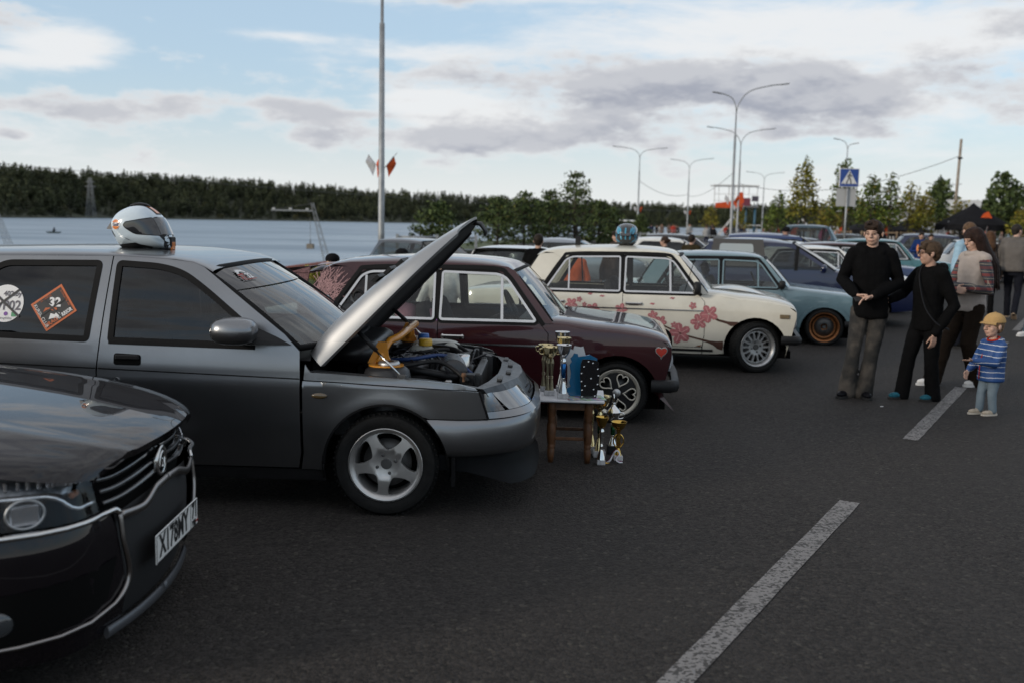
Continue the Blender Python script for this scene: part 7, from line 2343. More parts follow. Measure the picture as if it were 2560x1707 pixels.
def maroon_marks():
 pk = mat('flame_pink', (.36, .20, .20), .5, var=.2, vscale=30)
 Y = lambda x, z: Y_M(x, z) + .001
 rn = random.Random(5)
 base = Vector((-2.50, .86))
 for k in range(58):
  a = R(16 + 96 * (k + .5) / 58)
  L = rn.uniform(.18, .42) * (1.0 if 35 < math.degrees(a) < 85 else .72)
  pts = [base + Vector((rn.uniform(-.10, .06), rn.uniform(-.02, .16)))]
  d = Vector((math.cos(a), math.sin(a)))
  for q in range(5):
   nrm = Vector((-d.y, d.x))
   pts.append(pts[-1] + d * L / 5 + nrm * rn.uniform(-.022, .022))
  pts = [tuple(p) for p in pts if -2.66 + (p[1] - .9) * .55 < p[0] < -2.34 + (p[1] - .95) * .75 and p[1] < 1.215]
  if len(pts) < 3: continue
  ln = smoothline(pts, 4)
  side_mark(maroon, 'flame_line', [strip(ln, .0038)], Y, -1, pk, .0022 + .0004 * (k % 4))
  if len(pts) > 3:
   m_ = Vector(pts[2])
   e = m_ + Vector((math.cos(a + rn.choice((-.6, .6))), math.sin(a + rn.choice((-.5, .5))))) * .09
   side_mark(maroon, 'flame_line', [strip(smoothline([tuple(m_), tuple(m_.lerp(e, .5) + Vector((rn.uniform(-.01, .01), .01))), tuple(e)], 4), .0055)], Y, -1, pk, .004)
 hx, hz, r = .350, .603, .046
 hp = []
 for q in range(32):
  u = 2 * PI * q / 32
  hp.append((hx + r * 16 * math.sin(u) ** 3 / 17, hz + r * (13 * math.cos(u) - 5 * math.cos(2 * u) - 2 * math.cos(3 * u) - math.cos(4 * u)) / 17))
 o = side_mark(maroon, 'heart_badge', [offset(hp, .007)], Y, -1, M_CHROME, .003)
 side_mark(o, 'heart_enamel', [hp], Y, -1, mat('heart_red', (.45, .035, .02), .25, 0, coat=1.0), .005)
 sp = MB()
 def SPp(i, j):
  u = i / 8; v = -1 + 2 * j / 10
  return (-2.60 - .30 * u - .03 * (1 - v * v) * u, v * (.62 + .02 * u), 1.215 - .03 * u - .09 * u * u * (1 - abs(v)) - .10 * abs(v) ** 6 * (1 - u) * 0)
 sp.grid(SPp, 9, 11); sp.grid(lambda i, j: Vector(SPp(i, j)) - Vector((0, 0, .02 + .04 * (1 - i / 8))), 9, 11, flip=True)
 sp.build('roof_spoiler', mat('glitter_pink', (.22, .12, .125), .35, .3, var=.4, vscale=70), maroon)
 for s in (-1, 1):
  sp = MB(); sp.prism([(-2.62, 1.21), (-2.90, 1.13), (-2.74, 1.05), (-2.66, 1.0)], s * .60 - .012, s * .60 + .012, 'Y')
  sp.build('spoiler_side', mat('glitter_pink', (.22, .12, .125), .35), maroon)
 fl = MB(); fl.add([(.36, -.70, .26), (.30, -.74, .26), (.48, -.70, .10), (.33, -.62, .25)], [(0, 1, 2), (0, 2, 3)], False)
 fl.build('canard', P_MAROON, maroon)
 for q in range(2):
  wp = MB()
  wp.tube([(-.46, -.35 + q * .6, .84), (-.60, -.30 + q * .6, .90), (-.66, .05 + q * .6, .93)], .005, 5)
  wp.build('wiper', M_RUB, maroon)
 pkm = mat('bonnet_print', (.36, .08, .17), .4)
 for k in range(7):
  x, y = rn.uniform(-.35, .2), rn.uniform(-.45, -.1)
  b = MB()
  zz = lambda xx, yy: -.052 + .902 - .055 * max(0, (xx + .2)) ** 1.4 - .035 * (abs(yy) / .8) ** 2 + .006
  ps = [(x + .09 * math.cos(a), y + .05 * math.sin(a * 2)) for a in lin(0, 2 * PI, 10)[:-1]]
 # soft toys in the rear seat, speaker, tinted lower halves
 for k, (x, y, z, r, c) in enumerate(((-1.85, -.35, .80, .12, (.45, .22, .27)), (-1.62, -.42, .78, .10, (.5, .27, .32)), (-2.02, -.40, .76, .12, (.30, .32, .24)), (-1.74, -.2, .78, .12, (.05, .05, .055)))):
  b = MB(); v, f = _cushion((x, y, z - .02), (2 * r, 2 * r, 2.1 * r), 2.3); b.add(v, f)
  tag(b.build('soft_toy', cloth('plush_%d' % k, c, .1, 30, .5, 120), None), ('pink', 'rose', 'olive', 'charcoal')[k] + ' plush toy on the maroon car rear seat', 'toy')
  bpy.data.objects[('soft_toy', 'soft_toy.001', 'soft_toy.002', 'soft_toy.003')[k]].matrix_world = maroon.matrix_basis
 b = MB(); b.tube([(-2.18 + .04 * math.cos(R(a)), -.69, .98 + .04 * math.sin(R(a))) for a in range(0, 360, 20)], .014, 8, closed=True)
 b.build('pillar_speaker', M_BLACK, maroon)
 sheet(MB(), [(-1.508, .80), (-1.474, .80), (-1.474, .90), (-1.508, .90)], Y_M, -1, (), step=.05, off=.002).build('pillar_sticker', mat('violet_sticker', (.33, .06, .42), .4), maroon)
maroon_marks()
b = MB(); v, f = _cushion((-.62, -.86, .86), (.10, .12, .12), 3); b.add(v, f); b.build('door_mirror', M_BLACK, blue)
sheet(MB(), strip(arch_pts(0, .21, .365, 175, 5, 16), .05), Y_B, -1, (), step=.05, off=.03, thick=.05).build('arch_flare', P_BLUE, blue)
# ------------------------------------------------------------------ road paint
def paint_mat():
 m = bpy.data.materials.new('worn_road_paint'); m.use_nodes = True
 t = NT(m.node_tree); p = m.node_tree.nodes['Principled BSDF']
 tc = t.n('ShaderNodeTexCoord'); o = tc.outputs['Object']
 v = t.n('ShaderNodeTexVoronoi'); v.inputs['Scale'].default_value = 85; t.l(o, v.inputs['Vector'])
 sp = t.n('ShaderNodeSeparateColor'); t.l(v.outputs['Color'], sp.inputs[0])
 n = t.noise(o, 5, 6, .7)
 wear = t.smooth(t.m('ADD', t.m('MULTIPLY', sp.outputs[0], .5), t.m('MULTIPLY', n, .8)), .62, .80)
 c = t.mix(wear, (.20, .19, .185), (.045, .042, .04))
 t.l(c, p.inputs['Base Color']); p.inputs['Roughness'].default_value = .8
 b = t.n('ShaderNodeBump'); b.inputs['Strength'].default_value = .6; b.inputs['Distance'].default_value = .006
 t.l(t.m('MULTIPLY', v.outputs['Distance'], -1.0), b.inputs['Height']); t.l(b.outputs[0], p.inputs['Normal'])
 return m
M_PAINT = paint_mat()
LD = Vector((math.sin(R(30.7)), math.cos(R(30.7)), 0)); LN = Vector((LD.y, -LD.x, 0))
L0 = Vector((2.04, 5.80, .004))
for a, b in ((-7.4, 0.0), (2.10, 5.2), (7.2, 10.3), (12.3, 15.4), (17.4, 20.5)):
 mb = MB(); pts = []
 rn = random.Random(int(a * 10))
 n = 24
 for s in (-1, 1):
  for i in range(n):
   u = a + (b - a) * i / (n - 1)
   pts.append(L0 + LD * u + LN * (s * (.058 + rn.uniform(-.003, .003))))
 mb.add(pts, [(i, i + 1, n + i + 1, n + i) for i in range(n - 1)], False)
 struct('lane_marking', mb, M_PAINT, fixn=True)
for k in range(4):
 mb = MB(); c = Vector((15.5, 36.0, .004)) + LN * (k * 1.0 - 1.5)
 mb.add([c + LN * .2 + LD * 1.5, c - LN * .2 + LD * 1.5, c - LN * .2 - LD * 1.5, c + LN * .2 - LD * 1.5], [(0, 1, 2, 3)], False)
 struct('crossing_stripe', mb, M_PAINT, fixn=True)
# ------------------------------------------------------------------ more parked cars
def modern_car(label, loc, rz, paint, kind='sedan', sc=1.0, glass=None, group='cars parked beyond the front row', tail_open=False):
 t = thing('parked_car', label, 'car', loc, R(rz), group)
 t.scale = (sc,) * 3
 W = .86
 Ht = {'sedan': 1.42, 'wagon': 1.46, 'hatch': 1.45, 'suv': 1.66, 'van': 1.95, 'offroad': 1.72}[kind]
 belt = {'suv': 1.02, 'van': 1.05, 'offroad': 1.05}.get(kind, .93)
 xr = {'sedan': -2.75, 'wagon': -3.25, 'hatch': -2.95, 'suv': -3.15, 'van': -3.6, 'offroad': -2.9}[kind]
 xe = {'sedan': -3.5, 'wagon': -3.42, 'hatch': -3.25, 'suv': -3.4, 'van': -3.75, 'offroad': -3.0}[kind]
 xc = {'van': -.05, 'offroad': -.75}.get(kind, -.62)
 xt = xc - {'van': .45, 'offroad': .32}.get(kind, .72)
 kn = interp([(.15, W - .07), (.4, W - .01), (.65, W), (belt, W - .03), (Ht, W - .03 - (Ht - belt) * .34)])
 def Y(x, z): return kn(z) + (-.10 * max(0, (x - .35) / .4) ** 2 if x > .35 else 0) + (-.08 * max(0, (xe + .4 - x) / .4) ** 2 if x < xe + .4 else 0)
 wb = -2.55
 side = [(.34, .26)] + [] + [(.74, .30), (.78, .55), (.72, .74), (.30, .84), (xc + .05, belt - .02), (xr - .1, belt), (xe, belt - .04 if kind != 'sedan' else .92), (xe - .02, .40), (-2.95, .26)] + arch_pts(wb, .30, .36, 184, -4, 12) + [(-.42, .22)] + arch_pts(0, .30, .36, 184, -4, 12)
 zc = Ht - .05
 gl = rounded([(xc - .12, belt + .015), (xt - .02, zc - .06), (xr + .32, zc - .05), (xr - .02, belt + .015)], [.03, .12, .12, .03])
 for s in (-1, 1):
  sheet(MB(), side, Y, s, (), step=.11).build('body_side', paint, t)
  o = sheet(MB(), [(xc + .04, belt - .02), (xt, zc), (xr + .16, zc), (xr - .14, belt)], Y, s, [gl], step=.14).build('window_frame', paint, t)
  pane(o, gl, Y, s, glass or G_MID, off=-.004, step=.2)
  sheet(MB(), [(-1.30, belt), (-1.24, belt), (-1.22, zc - .04), (-1.28, zc - .04)], Y, s, (), step=.2, off=.003).build('centre_pillar', M_RUB, o)
  MB().box((.70, s * .60, .66), (.16, .30, .13), bev=.03).build('headlamp', M_LAMP, t)
  MB().box((xe + .03, s * .64, .74), (.10, .22, .16), bev=.03).build('tail_lamp', M_REDL, t)
  m = MB(); v, f = _cushion((xc - .18, s * (Y(xc, belt) + .09), belt + .06), (.10, .18, .13), 3); m.add(v, f); m.build('door_mirror', paint, t)
  for xa in (0, wb): make_wheel('steel', t, xa, s * .74, s, .31, .20, .19)
 e_ = lambda x: Y(x, belt - .05)
 loft(MB(), lin(xt + .04, xr + .12, 10), lambda x: Y(x, zc) + .01, lambda x: zc - .01 - (.03 if False else 0), lambda x: Ht + .03 - .05 * ((x - (xt + xr) / 2) / ((xt - xr) / 2)) ** 2, 3.4, 1.9, k=9).build('roof', paint, t) if False else None
 b = MB(); loft(b, lin(xr + .12, xt + .04, 10), lambda x: Y(x, zc) + .01, lambda x: zc - .015, lambda x: Ht + .035 - .07 * abs((x - (xt + xr) / 2) / ((xt - xr) / 2)) ** 2.5, 3.4, 1.9, k=9); b.build('roof', paint, t)
 zh = interp([(xc - .02, belt + .02), (.1, .88), (.45, .80), (.74, .70)])
 b = MB(); loft(b, lin(xc - .02, .74, 9), e_, lambda x: zh(x) - .05, lambda x: zh(x) + .03, 5, 1.7, k=9); b.build('bonnet', paint, t)
 b = MB(); b.grid(lambda i, j: (.74 + .06 * (1 - (-1 + 2 * j / 8) ** 2) - .03 * abs(i - 2), (-1 + 2 * j / 8) * (W - .12), .24 + .48 * i / 4), 5, 9); b.build('front_bumper', paint, t)
 MB().box((.80, 0, .56), (.04, .6, .12), bev=.02).build('grille', M_BLACK, t)
 screen(t, 'windscreen', G_TINT, (xc, belt + .015), (xt, zc), W - .08, Y(xt, zc) - .03, .12, .05, .016)
 if kind == 'sedan':
  b = MB(); loft(b, lin(xe, xr + .1, 6), e_, lambda x: .86, lambda x: .96, 5, 1.7, k=9); b.build('boot_lid', paint, t)
 if not tail_open:
  screen(t, 'rear_window', glass or G_MID, ((xr - .15) if kind == 'sedan' else xe + .02, belt + .03), (xr + .20, zc - .01), W - .12, Y(xr, zc) - .04, .05, .04, .016, sgn=-1)
 b = MB(); b.grid(lambda i, j: (xe - .02 - .06 * (1 - (-1 + 2 * j / 8) ** 2), (-1 + 2 * j / 8) * (W - .12), .28 + (.92 - .28 if kind == 'sedan' else belt - .24) * i / 4), 5, 9, flip=True); b.build('rear_panel', paint, t)
 plate(t, (xe - .085, 0, .62), PI, 'B 254 OP', .52, .112)
 MB().box((-1.4, 0, .42), (3.6, 1.3, .34)).build('floor_pan', M_UNDER, t)
 if kind == 'offroad':
  MB().lathe([(0, .1), (.30, .1), (.34, .05), (.34, -.06)], 20, 'X', c=(xe - .05, .1, 1.0)).build('spare_wheel', M_TYRE, t)
 if tail_open:
  tg = thing if False else None
  b = MB(); M = Matrix.Translation((xr + .15, 0, Ht)) @ Matrix.Rotation(R(-8), 4, 'Y')
  b.box((-.45, 0, .02), (.95, 1.35, .05), M, bev=.02); b.box((-.95, 0, -.02), (.22, 1.3, .06), M, bev=.02)
  b.build('open_tailgate', paint, t)
  for s in (-1, 1): MB().tube([(xr + .02, s * .6, 1.0), M @ Vector((-.55, s * .6, 0))], .015, 6).build('tailgate_strut', mat('strut_red', (.20, .03, .02), .5), t)
 return t
def cpaint(n, c, r=.3, m=.0): return mat(n, c, r, m, coat=.8, var=.06, vscale=3)
P_WHT, P_SIL, P_NAVY, P_BLK, P_GRY = cpaint('white_gloss', (.62, .62, .60)), cpaint('silver_blue', (.28, .31, .35), .3, .6), cpaint('navy_gloss', (.0045, .009, .040)), cpaint('black_gloss', (.012, .012, .014)), cpaint('gunmetal', (.07, .075, .085), .3, .6)
# the front row goes on to the right
nv = modern_car('dark navy pickup with grey canopy window parked beside the pale blue saloon', (5.95 + .8 * math.sin(R(15)), 16.55 + .8 * math.cos(R(15)), 0), -15, P_NAVY, 'hatch', .96, group='front row of parked cars')
cn = MB(); cn.grid(lambda i, j: (-2.75 + .75 * i / 5, (-1 + 2 * j / 12) * (.84 - .16 * 0), .98 + (.50 * max(0, 1 - abs(-1 + 2 * j / 12) ** 4) ** .5)), 6, 13); cn.build('cargo_canopy', mat('canopy_grey', (.045, .043, .042), .6), nv)
side_mark(nv, 'canopy_side', [[(-2.75, .98), (-1.78, .98), (-1.85, 1.46), (-2.72, 1.46)]], lambda x, z: .87 - .2 * (z - .95), -1, mat('canopy_grey', (.045, .043, .042), .6), .0)
side_mark(nv, 'canopy_window', [rounded([(-2.62, 1.12), (-2.0, 1.12), (-2.02, 1.38), (-2.60, 1.38)], .05)], lambda x, z: .875 - .2 * (z - .95), -1, mat('canopy_pane', (.30, .33, .33), .1, 0, coat=1.0), .0)
classic_sedan('parked_car', 'white classic saloon half hidden behind the teenager', (7.45, 20.0, 0), R(-16), cpaint('white_gloss', (.62, .62, .60)), -.05, kind='five', group='front row of parked cars', scale=.96)
P_RB = cpaint('royal_blue', (.007, .024, .095))
two, Y2 = classic_sedan('parked_car', 'blue classic saloon with white flank band and maroon roof', (8.90, 22.6, 0), R(-17), P_RB, -.02, group='front row of parked cars', scale=.97)
for o in two.children:
 if o.name.split('.')[0] in ('roof', 'roof_side'): o.data.materials[0] = P_MAROON
side_mark(two, 'white_band', [rounded([(-.55, .40), (.33, .40), (.40, .60), (-.55, .60)], .05)], Y2, -1, P_WHT, .004)
side_mark(two, 'blue_field', [rounded([(-.50, .30), (.24, .30), (.30, .50), (-.50, .50)], .06)], Y2, -1, P_NAVY, .006)
MB().box((.12, -(Y2(.12, .47) + .01), .47), (.07, .02, .045), bev=.006).build('side_marker', M_AMBER, two)
classic_sedan('parked_car', 'teal classic saloon behind the maroon roofed blue one', (11.0, 26.2, 0), R(-17), cpaint('teal_paint', (.03, .12, .14)), .0, kind='five', group='front row of parked cars', scale=1.0)
modern_car('bright blue estate whose long roof shows behind the navy pickup', (8.6, 25.4, 0), -15, P_RB, 'wagon', .98, group='front row of parked cars')
modern_car('silver white coupe standing far right beyond the walking woman', (16.6, 32.0, 0), -12, cpaint('pearl_white', (.50, .50, .50)), 'sedan', .92)
modern_car('dark blue hatchback with white roof box behind the silver white coupe', (17.0, 35.5, 0), -12, P_NAVY, 'wagon', 1.0)
# second row, nearer the lake
modern_car('dark grey estate parked behind the maroon car', (-.95, 22.5, 0), -40, P_GRY, 'wagon', .80, G_MID)
modern_car('white saloon seen from behind between maroon and cream cars', (.55, 18.7, 0), 72, P_WHT, 'sedan', .84, G_TINT)
modern_car('silver blue saloon by the pine trees', (2.9, 26.5, 0), -12, P_SIL, 'sedan', .84)
modern_car('small white hatchback behind the cream saloon roof', (5.9, 28.2, 0), -10, P_WHT, 'hatch', .86, G_MID)
modern_car('black minivan with tinted windows in the second row', (6.5, 30.5, 0), -10, P_BLK, 'suv', .80, G_DARK)
modern_car('silver saloon with raked screen beside the black minivan', (8.7, 31.0, 0), -10, P_SIL, 'sedan', .88)
modern_car('white hatchback with its tailgate raised high', (8.2, 23.4, 0), -14, P_WHT, 'hatch', .88, G_MID, tail_open=True)
modern_car('gunmetal estate behind the raised tailgate', (9.6, 27.6, 0), -10, P_GRY, 'wagon', .92, G_MID)
modern_car('dark teal blue off road wagon with spare wheel on its tail', (14.6, 43.0, 0), -20, cpaint('petrol_blue', (.018, .05, .075)), 'offroad', 1.0, G_MID)
modern_car('black saloon next to the off road wagon', (17.3, 46.0, 0), -20, P_BLK, 'sedan', .95)
modern_car('white panel van by the crowd barriers', (11.4, 88.0, 0), -5, P_WHT, 'van', 1.0, P_WHT if False else G_DARK)
# ------------------------------------------------------------------ lamp posts, sign, pole
M_GALV = mat('galvanised', (.30, .31, .32), .5, .6, var=.15, vscale=4, dirt=(.2, (.16, .15, .14)))
def lamp_post(label, x, y, h, tipl, tipr, flags=None, r=.09):
 t = thing('lamp_post', label, 'lamp post', (x, y, 0), 0, 'double armed lamp posts')
 hs = h
 MB().tube([(0, 0, 0), (0, 0, 1.2), (0, 0, hs * .82), (0, 0, hs * .82), (0, 0, hs)], [r * 1.15, r, r * .8, r * .55, r * .45], 10).build('pole', M_GALV, t)
 MB().lathe([(r * 2.2, 0), (r * 2.2, .02), (r * 1.3, .03), (r * 1.2, .2)], 12).build('base_plate', M_GALV, t)
 for tp in (tipl, tipr):
  d = Vector(tp) - Vector((0, 0, hs))
  c = [Vector((0, 0, hs - .3)), Vector((d.x * .05, d.y * .05, hs + d.z * .25)), Vector((d.x * .28, d.y * .28, hs + d.z * .72)), Vector((d.x * .75, d.y * .75, hs + d.z * .95)), Vector((0, 0, hs)) + d]
  a = MB().tube(smoothline(c, 5), r * .36, 7).build('arm', M_GALV, t)
  u = d.normalized(); e = Vector((0, 0, hs)) + d
  M = Matrix.Translation(e) @ Vector((u.x, u.y, .12)).to_track_quat('X', 'Z').to_matrix().to_4x4()
  MB().box((.25, 0, 0), (.62, .20, .08), M, bev=.03).build('lamp_head', M_GALV, a)
 zf_ = 3.15
 for k, (an, ln, cc) in enumerate(flags or []):
  d = Vector((math.cos(R(an)), math.sin(R(an)), 1.25)).normalized()
  MB().tube([Vector((0, 0, zf_)), Vector((0, 0, zf_)) + d * ln * .72], .008, 5).build('flag_staff', M_GALV, t)
  if cc:
   f = MB()
   e = Vector((0, 0, zf_)) + d * ln * .72
   f.grid(lambda i, j: e - d * (.42 * i / 5) + Vector((.16 * j / 4 * (1 if d.x > 0 else -1) * .55, .06 * math.sin(j * 1.6 + i), -.25 * j / 4 - .03 * i * j / 5)), 6, 5)
   f.build('flag', cc, t)
 return t
F_R, F_W = cloth('flag_orange', (.60, .10, .03)), cloth('flag_white', (.45, .45, .47))
lamp_post('tall lamp post with orange and white flags by the lake', -4.38, 33.0, 9.6, (-1.6, .3, 10.9), (1.7, -.3, 11.0), [(172, 1.0, F_W), (110, .9, F_R), (30, .95, F_R), (20, 1.1, None), (8, 1.15, None)], .105)
for lb, x, y, h, a, b in (('nearest lamp post of the car park, tallest in the right half', 14.7, 68, 9.3, (-1.1, 0, 10.4), (2.9, 0, 11.05)), ('lamp post standing just behind the tallest one', 21.1, 95, 9.3, (-2.7, 0, 10.75), (2.65, 0, 10.7)),
                          ('lamp post above the pine trees left of the others', 14.25, 116, 9.35, (-2.6, 0, 10.4), (2.6, 0, 10.3)), ('lamp post between the pines and the judging tower', 23.6, 137, 9.4, (-2.1, 0, 10.4), (2.7, 0, 10.6)),
                          ('faint distant lamp post right of the judging tower', 40.5, 164, 9.4, (-2.45, 0, 10.4), (2.7, 0, 10.35)), ('lamp post rising behind the crossing sign', 33.1, 101, 9.4, (-.9, 0, 10.4), (.55, 0, 10.0)), ('low distant lamp post among the young trees', 50.7, 120, 6.4, (-1.3, 0, 7.1), (1.9, 0, 7.06))):
 lamp_post(lb, x, y, h, a, b, [(160, 1.0, F_W), (20, 1.0, F_R)] if y < 150 else None, .10)
sg = thing('road_sign', 'blue pedestrian crossing sign on a grey pole', 'sign', (11.86, 36, 0), R(0))
MB().tube([(0, 0, 0), (.02, 0, 3.75)], .035, 10).build('pole', M_GALV, sg)
MB().box((.03, -.06, 3.41), (.70, .05, .66), bev=.01).build('sign_box', mat('sign_white', (.62, .62, .62), .5), sg)
MB().box((.03, -.088, 3.41), (.65, .006, .61)).build('sign_face', mat('sign_blue', (.02, .06, .26), .4), sg)
MB().prism([(-.25, 3.19), (.31, 3.19), (.03, 3.68)], -.0955, -.0915, 'Y').build('sign_triangle', mat('sign_white', (.62, .62, .62), .5), sg)
fg = MB(); fg.ell((.04, -.098, 3.585), (.028, .004, .028), n=10)
for p in ([(.04, 3.545), (.03, 3.42)], [(.03, 3.42), (.085, 3.33), (.10, 3.215)], [(.03, 3.42), (-.01, 3.33), (-.07, 3.22)], [(.04, 3.53), (-.02, 3.47), (-.03, 3.41)], [(.04, 3.53), (.09, 3.48), (.115, 3.44)]):
 fg.tube([(a, -.098, b) for a, b in p], .018, 6, flat=.3)
for k in range(4): fg.box((-.17 + .13 * k, -.097, 3.205), (.06, .003, .02))
fg.build('walking_figure', M_INK, sg)
MB().box((0, .05, 2.72), (.70, .012, .64), bev=.004).build('sign_back', mat('sign_grey', (.38, .38, .38), .6), sg)
up = thing('utility_pole', 'plain leaning concrete utility pole at the far right', 'pole', (30.6, 70, 0))
MB().tube([(0, 0, 0), (.15, 0, 7.9)], [.12, .09], 10).build('pole_shaft', mat('weathered_pole', (.26, .22, .18), .8, var=.2), up)
MB().box((.12, -.1, 6.6), (.3, .1, .12)).build('insulator', M_BLACK, up)
def wire(label, a, b, sag, r=.012):
 a, b = Vector(a), Vector(b)
 pts = [a.lerp(b, k / 16) - Vector((0, 0, sag * 4 * (k / 16) * (1 - k / 16))) for k in range(17)]
 tag(MB().tube(pts, r, 4).build('cable', mat('cable_grey', (.07, .07, .075), .7), None), label, 'cable')
wire('sagging cable from the utility pole to the young trees', (30.6, 70, 6.7), (21.1, 95, 5.6), 1.4, .02)
wire('cable strung between two lamp posts above the crowd', (14.25, 116, 6.6), (23.6, 137, 5.8), .8, .025)
wire('cable strung from middle lamp post to the tallest', (23.6, 137, 5.6), (14.7, 68, 5.2), .6, .02)
wire('long power line crossing in front of the wooded hill', (-560, 860, 52), (260, 1500, 22), 9, .22)
# ------------------------------------------------------------------ lake furniture
def lattice(label, name, cat, base, top, w, n, kind=None, arms=()):
 t = thing(name, label, cat, base)
 d = Vector(top) - Vector(base)
 r0 = max(.011, w * .022)
 cs = []
 for sx, sy in ((-1, -1), (1, -1), (1, 1), (-1, 1)):
  cs.append([d * (k / n) + Vector((sx, sy, 0)) * w * .5 * (1 - .72 * k / n) for k in range(n + 1)])
 mm = mat('lattice_steel', (.22, .23, .24), .6, .4)
 for c in cs: MB().tube([c[0], c[-1]], r0, 5).build('chord', mm, t)
 for q in range(4):
  b = MB()
  for k in range(n):
   b.tube([cs[q][k], cs[(q + 1) % 4][k + 1]], r0 * .6, 4); b.tube([cs[(q + 1) % 4][k], cs[q][k + 1]], r0 * .6, 4)
  tag(b.build('bracing', mm, t), kind='stuff')
 for z, L in arms: MB().box((0, 0, d.z * z), (L, w * .12, w * .08)).build('cross_arm', mm, t)
 return t
lattice('steel power pylon standing before the wooded hill', 'power_pylon', 'pylon', (-378, 895, -2), (-378, 895, 33), 7, 9, arms=((.78, 9), (.9, 7)))
lattice('small faint pylon on the ridge at centre', 'power_pylon', 'pylon', (-115, 1500, 14), (-115, 1500, 44), 6, 6, arms=((.85, 9),))
lattice('leaning lattice mast standing in the lake near the hanging block', 'cable_mast', 'mast', (-10.7, 60, -3), (-12.1, 60, 2.5), .5, 14)
lattice('leaning lattice mast at the far left edge of the lake', 'cable_mast', 'mast', (-29.4, 60, -3), (-31.6, 60, 3.2), .5, 14)
jb = thing('cable_jib', 'pale horizontal jib at the top of the lake mast', 'jib', (-12.1, 60, 2.45))
MB().box((-1.2, 0, -.42), (2.5, .08, .09)).build('jib_beam', mat('lattice_steel', (.22, .23, .24), .6), jb)
for k in range(3): MB().box((-2.3 + k * 1.0, 0, -.33), (.16, .16, .12)).build('pulley', mat('sign_grey', (.38, .38, .38), .6), jb)
MB().tube([(0, 0, 0), (-2.4, 0, -.40)], .015, 4).build('stay', M_STEEL, jb)
ct = thing('counterweight', 'concrete counterweight block hanging over the water', 'weight', (-12.22, 60, -.25))
MB().box((0, 0, .16), (.42, .36, .30), bev=.02).build('block', mat('concrete_tan', (.20, .175, .145), .9, var=.15), ct)
MB().tube([(0, 0, .3), (0, 0, .58)], .035, 6).build('shackle', M_STEEL, ct); MB().tube([(0, 0, .55), (0, 0, 1.9)], .012, 5).build('hanging_cable', M_STEEL, ct)
bo = thing('rowing_boat', 'tiny rowing boat with one rower far out on the lake', 'boat', (-104, 226, WZ))
MB().add([(-1.9, 0, .35), (-1.2, -.5, .3), (1.2, -.5, .3), (1.9, 0, .38), (1.2, .5, .3), (-1.2, .5, .3), (-1.2, 0, -.05), (1.2, 0, -.05)], [(0, 1, 6), (1, 2, 7, 6), (2, 3, 7), (3, 4, 7), (4, 5, 6, 7), (5, 0, 6), (0, 5, 4, 3, 2, 1)], False) if False else None
hl = MB(); hl.add([(-1.9, 0, .35), (-1.2, -.5, .3), (1.2, -.5, .3), (1.9, 0, .38), (1.2, .5, .3), (-1.2, .5, .3), (-1.2, 0, -.05), (1.2, 0, -.05)], [(0, 1, 6), (1, 2, 7, 6), (2, 3, 7), (3, 4, 7), (4, 5, 6, 7), (5, 0, 6)], False); hl.build('hull', mat('boat_green', (.05, .09, .07), .6), bo)
MB().tube([(-.5, -1.4, .3), (.1, 0, .6)], .03, 5).build('oar', M_WOOD, bo)
rw = MB(); chain(rw, [(0, 0, .3), (.1, 0, .85)], [.26, .22], 10); rw.ell((.12, 0, 1.2), (.13, .13, .16)); chain(rw, [(.1, .2, .75), (.5, .3, .6)], [.08, .06], 8); chain(rw, [(.1, -.2, .75), (.5, -.3, .6)], [.08, .06], 8)
rr = thing('person', 'rower in dark jacket sitting in the tiny boat', 'person', (-104, 226, WZ)); remesh_obj(rw, 'body', cloth('dark_coat', (.012, .012, .016)), rr, .05, 3)
# ------------------------------------------------------------------ trees
M_BARK = mat('bark', (.05, .038, .028), .95, var=.4, vscale=6, bump=.5, bscale=20)
FOL = [foliage_mat('leaf_green', (.030, .050, .010), (.14, .185, .030)), foliage_mat('leaf_olive', (.065, .075, .010), (.27, .24, .03)), foliage_mat('needle_green', (.018, .034, .012), (.105, .140, .040))]
NRG = np.random.default_rng(21)
def young_tree(label, x, y, h, w, m=0, yel=.2, dens=1.0, trunk=.40, group='young trees beside the car park'):
 t = thing('young_tree', label, 'tree', (x, y, 0), 0, group)
 rn = random.Random(int(x * 100 + y))
 b = MB(); top = Vector((rn.uniform(-.2, .2), 0, h * .93))
 b.tube([(0, 0, 0), top * .35 + Vector((rn.uniform(-.06, .06), 0, 0)), top * .7, top], [.07, .055, .03, .012], 7)
 cs, rs = [], []
 n = int(9 + h * 3)
 for k in range(n):
  u = trunk + (1 - trunk) * (k + .5) / n
  a = k * 2.4 + rn.random()
  R_ = w * .42 * (1.15 - .85 * (u - trunk) / (1 - trunk)) * rn.uniform(.5, 1.1)
  p = top * (u * .9); e = p + Vector((math.cos(a) * R_, math.sin(a) * R_, h * .05 + .15 * R_))
  b.tube([p, p.lerp(e, .5) + Vector((0, 0, .05)), e], [.022, .014, .006], 5)
  cs.append(e * .8 + p * .2); rs.append([.16 + R_ * .42, .16 + R_ * .42, .22 + .055 * h])
 cs.append(top); rs.append([.14, .14, .35])
 b.build('trunk', M_BARK, t)
 V, F, idx, r = leaf_cloud(NRG, np.array([tuple(c) for c in cs]), np.array(rs), int(900 * dens * (h / 5)), .10)
 tt = np.zeros((len(V), 2)); tt[:, 0] = np.repeat(NRG.random(len(F)) ** 1.3, 4); tt[:, 1] = np.repeat((NRG.random(len(F)) < yel) * NRG.random(len(F)), 4)
 leaves_obj('crown', V, F, tt, FOL[m], t)
 return t
